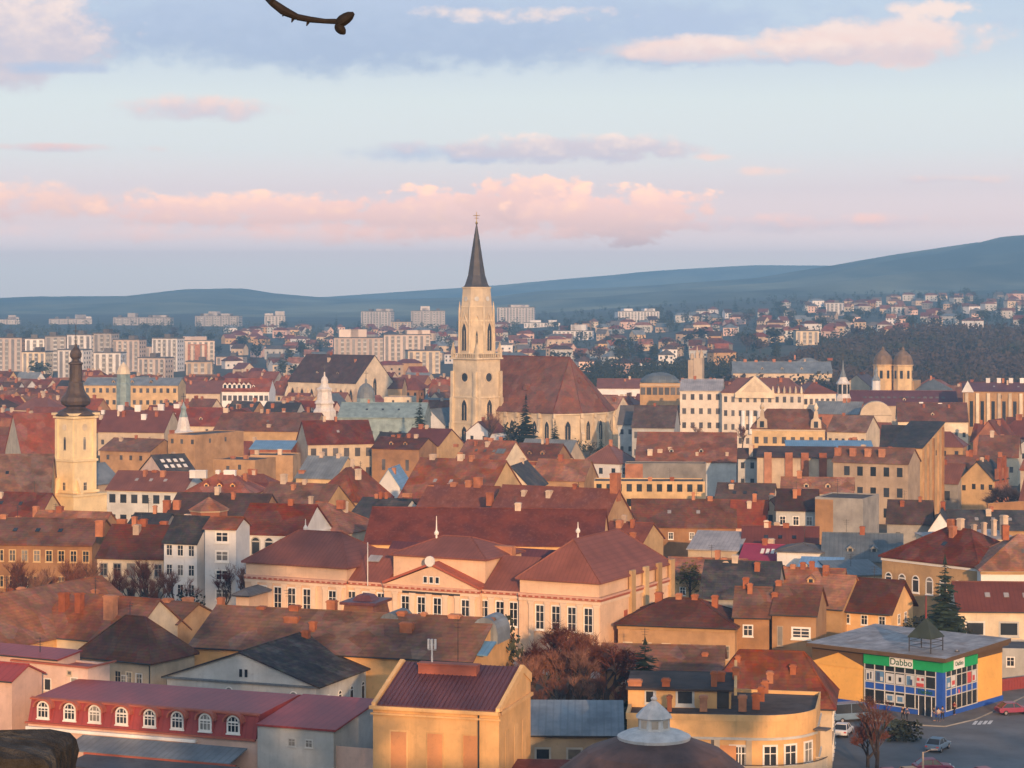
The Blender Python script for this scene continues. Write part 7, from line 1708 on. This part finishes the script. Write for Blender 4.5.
# unseen trees added behind the viewpoint, placed to shade chosen spots below
def add_shade_trees():
    rr = random.Random(12); m = MB()
    # where their shade lies: a point at the foot of the slope, distance up the light, crown radius
    for (x, y, z, r) in ((-44, 264, 8, 6), (-33, 256, 7.5, 6), (-26, 262, 7.5, 6), (-40, 274, 7.5, 6.5), (-27, 228, 3, 6), (-31, 232, 6.5, 5.5), (-35, 250, 3, 6), (-20, 240, 3, 5), (-52, 285, 6, 5.5), (-14, 272, 7, 5), (-58, 345, 6, 8), (-50, 345, 7, 8), (-43, 345, 7, 8), (-36, 372, 6, 7),
                         (6, 238, 3.5, 5), (13, 262, 3, 6), (44, 250, -3, 6.5), (52, 242, -3, 6.5), (38, 240, -3, 6), (60, 244, -3, 6.5), (47, 230, -2, 6), (60, 232, -2, 6), (70, 255, -3, 6)):
        t = (y + rr.uniform(6, 16)) / -sd.y
        c0 = Vector((x, y, z)) + sd * t; g = terrain(c0.x, c0.y)
        m.bar((c0.x, c0.y, g - 1), (c0.x, c0.y, c0.z), .35, .15, 5)
        for _ in range(440):
            d = Vector((rr.gauss(0, 1), rr.gauss(0, 1), rr.gauss(0, 1))).normalized() * rr.uniform(.25, 1.0); c = c0 + d * r; u = Vector((rr.gauss(0, 1), rr.gauss(0, 1), rr.gauss(0, 1))).normalized(); v = u.orthogonal().normalized(); s = rr.uniform(.4, .95)
            m.poly(c - u * s, c + v * s * .7, c + u * s, c - v * s * .6)
    tag(m.build('shade_trees', 'leafdark'), 'unseen tall trees added behind the viewpoint to shade the foreground', 'trees', None, 'stuff')
add_shade_trees()

# ================================================================== the air
hz = bpy.data.materials.new('haze'); hz.use_nodes = True; nt = hz.node_tree; nt.nodes.clear()
o_ = nt.nodes.new('ShaderNodeOutputMaterial'); pv = nt.nodes.new('ShaderNodeVolumePrincipled')
pv.inputs['Color'].default_value = (.29, .62, 1.0, 1); pv.inputs['Density'].default_value = HAZE; pv.inputs['Anisotropy'].default_value = 0.0; pv.inputs['Density Attribute'].default_value = ''
nt.links.new(pv.outputs[0], o_.inputs['Volume'])
hz.cycles.homogeneous_volume = True
m = MB(); m.box(-7000, -1600, -64, 7000, 8900, 245); me = bpy.data.meshes.new('haze'); me.from_pydata(m.v, [], m.f); me.materials.append(hz)
tag(obj('haze', me), 'thin blue evening haze over the town', None, None, 'stuff')

# ================================================================== labels of the many small houses and trees
LM = [(480, 330, 'the spired church tower'), (570, 390, 'the big church roof'), (76, 430, 'the yellow onion tower'), (330, 370, 'the old gothic church'), (325, 398, 'the white baroque spire'), (366, 396, 'the pale dome'), (750, 395, 'the pediment palace'), (893, 368, 'the twin-domed church'), (843, 388, 'the white lantern tower'), (694, 360, 'the slim spired tower'),
      (1000, 400, 'the pilastered ochre hall'), (930, 450, 'the tall bare side wall'), (184, 418, 'the small white cupola'), (123, 384, 'the grey domed turret'), (661, 392, 'the ochre loggia building'), (848, 515, 'the windowless grey block'), (209, 520, 'the brick turret'), (245, 390, 'the white mansard building'), (790, 424, 'the dormer turret building'), (143, 325, 'the longest slab block'), (197, 357, 'the pink red-bayed block'),
      (376, 320, 'the striped slab block'), (834, 308, 'the big white hillside block'), (808, 338, 'the cream woodside block'), (640, 316, 'the white terraces'), (275, 322, 'the cream tower block'), (515, 315, 'the pale slab by the spire'), (930, 345, 'the brown wood'), (610, 360, 'the dark tree belt'), (572, 335, 'the pale block among trees'), (560, 520, 'the rust-red roofs'), (420, 345, 'the long pink blocks'), (10, 350, 'the pinkish edge tower block'), (1015, 310, 'the right edge hillside'), (700, 440, 'the orange-red roof'), (275, 445, 'the bright blue roof')]
def ordinal(k): return ['first', 'second', 'third', 'fourth', 'fifth', 'sixth', 'seventh', 'eighth', 'ninth', 'tenth', 'eleventh', 'twelfth'][k] if k < 12 else '%dth' % (k + 1)
def name_them():
    from collections import defaultdict
    g = defaultdict(list)
    for o, px, py, adj, noun in AUTO:
        l = min(LM, key=lambda a: abs(a[0] - px) + 1.6 * abs(a[1] - py)); dx, dy = px - l[0], py - l[1]
        rel = ('left of ' if dx < 0 else 'right of ') if abs(dx) > abs(dy) * 1.3 else ('beyond ' if dy < 0 else 'in front of ')
        g[(adj + ' ' + noun, rel + l[2])].append((px, o))
    for (what, where), L in g.items():
        L.sort(key=lambda a: a[0])
        for k, (px, o) in enumerate(L):
            words = what.split()
            while len(words) + len(where.split()) > (16 if len(L) == 1 else 12 if len(L) == 2 else 13): words = words[1:]
            what = ' '.join(words)
            if len(L) == 1: o['label'] = what + ' ' + where
            elif len(L) == 2: o['label'] = ('left' if k == 0 else 'right') + ' one of two, ' + what + ' ' + where
            else: o['label'] = ordinal(k) + ' from left, ' + what + ' ' + where
name_them()
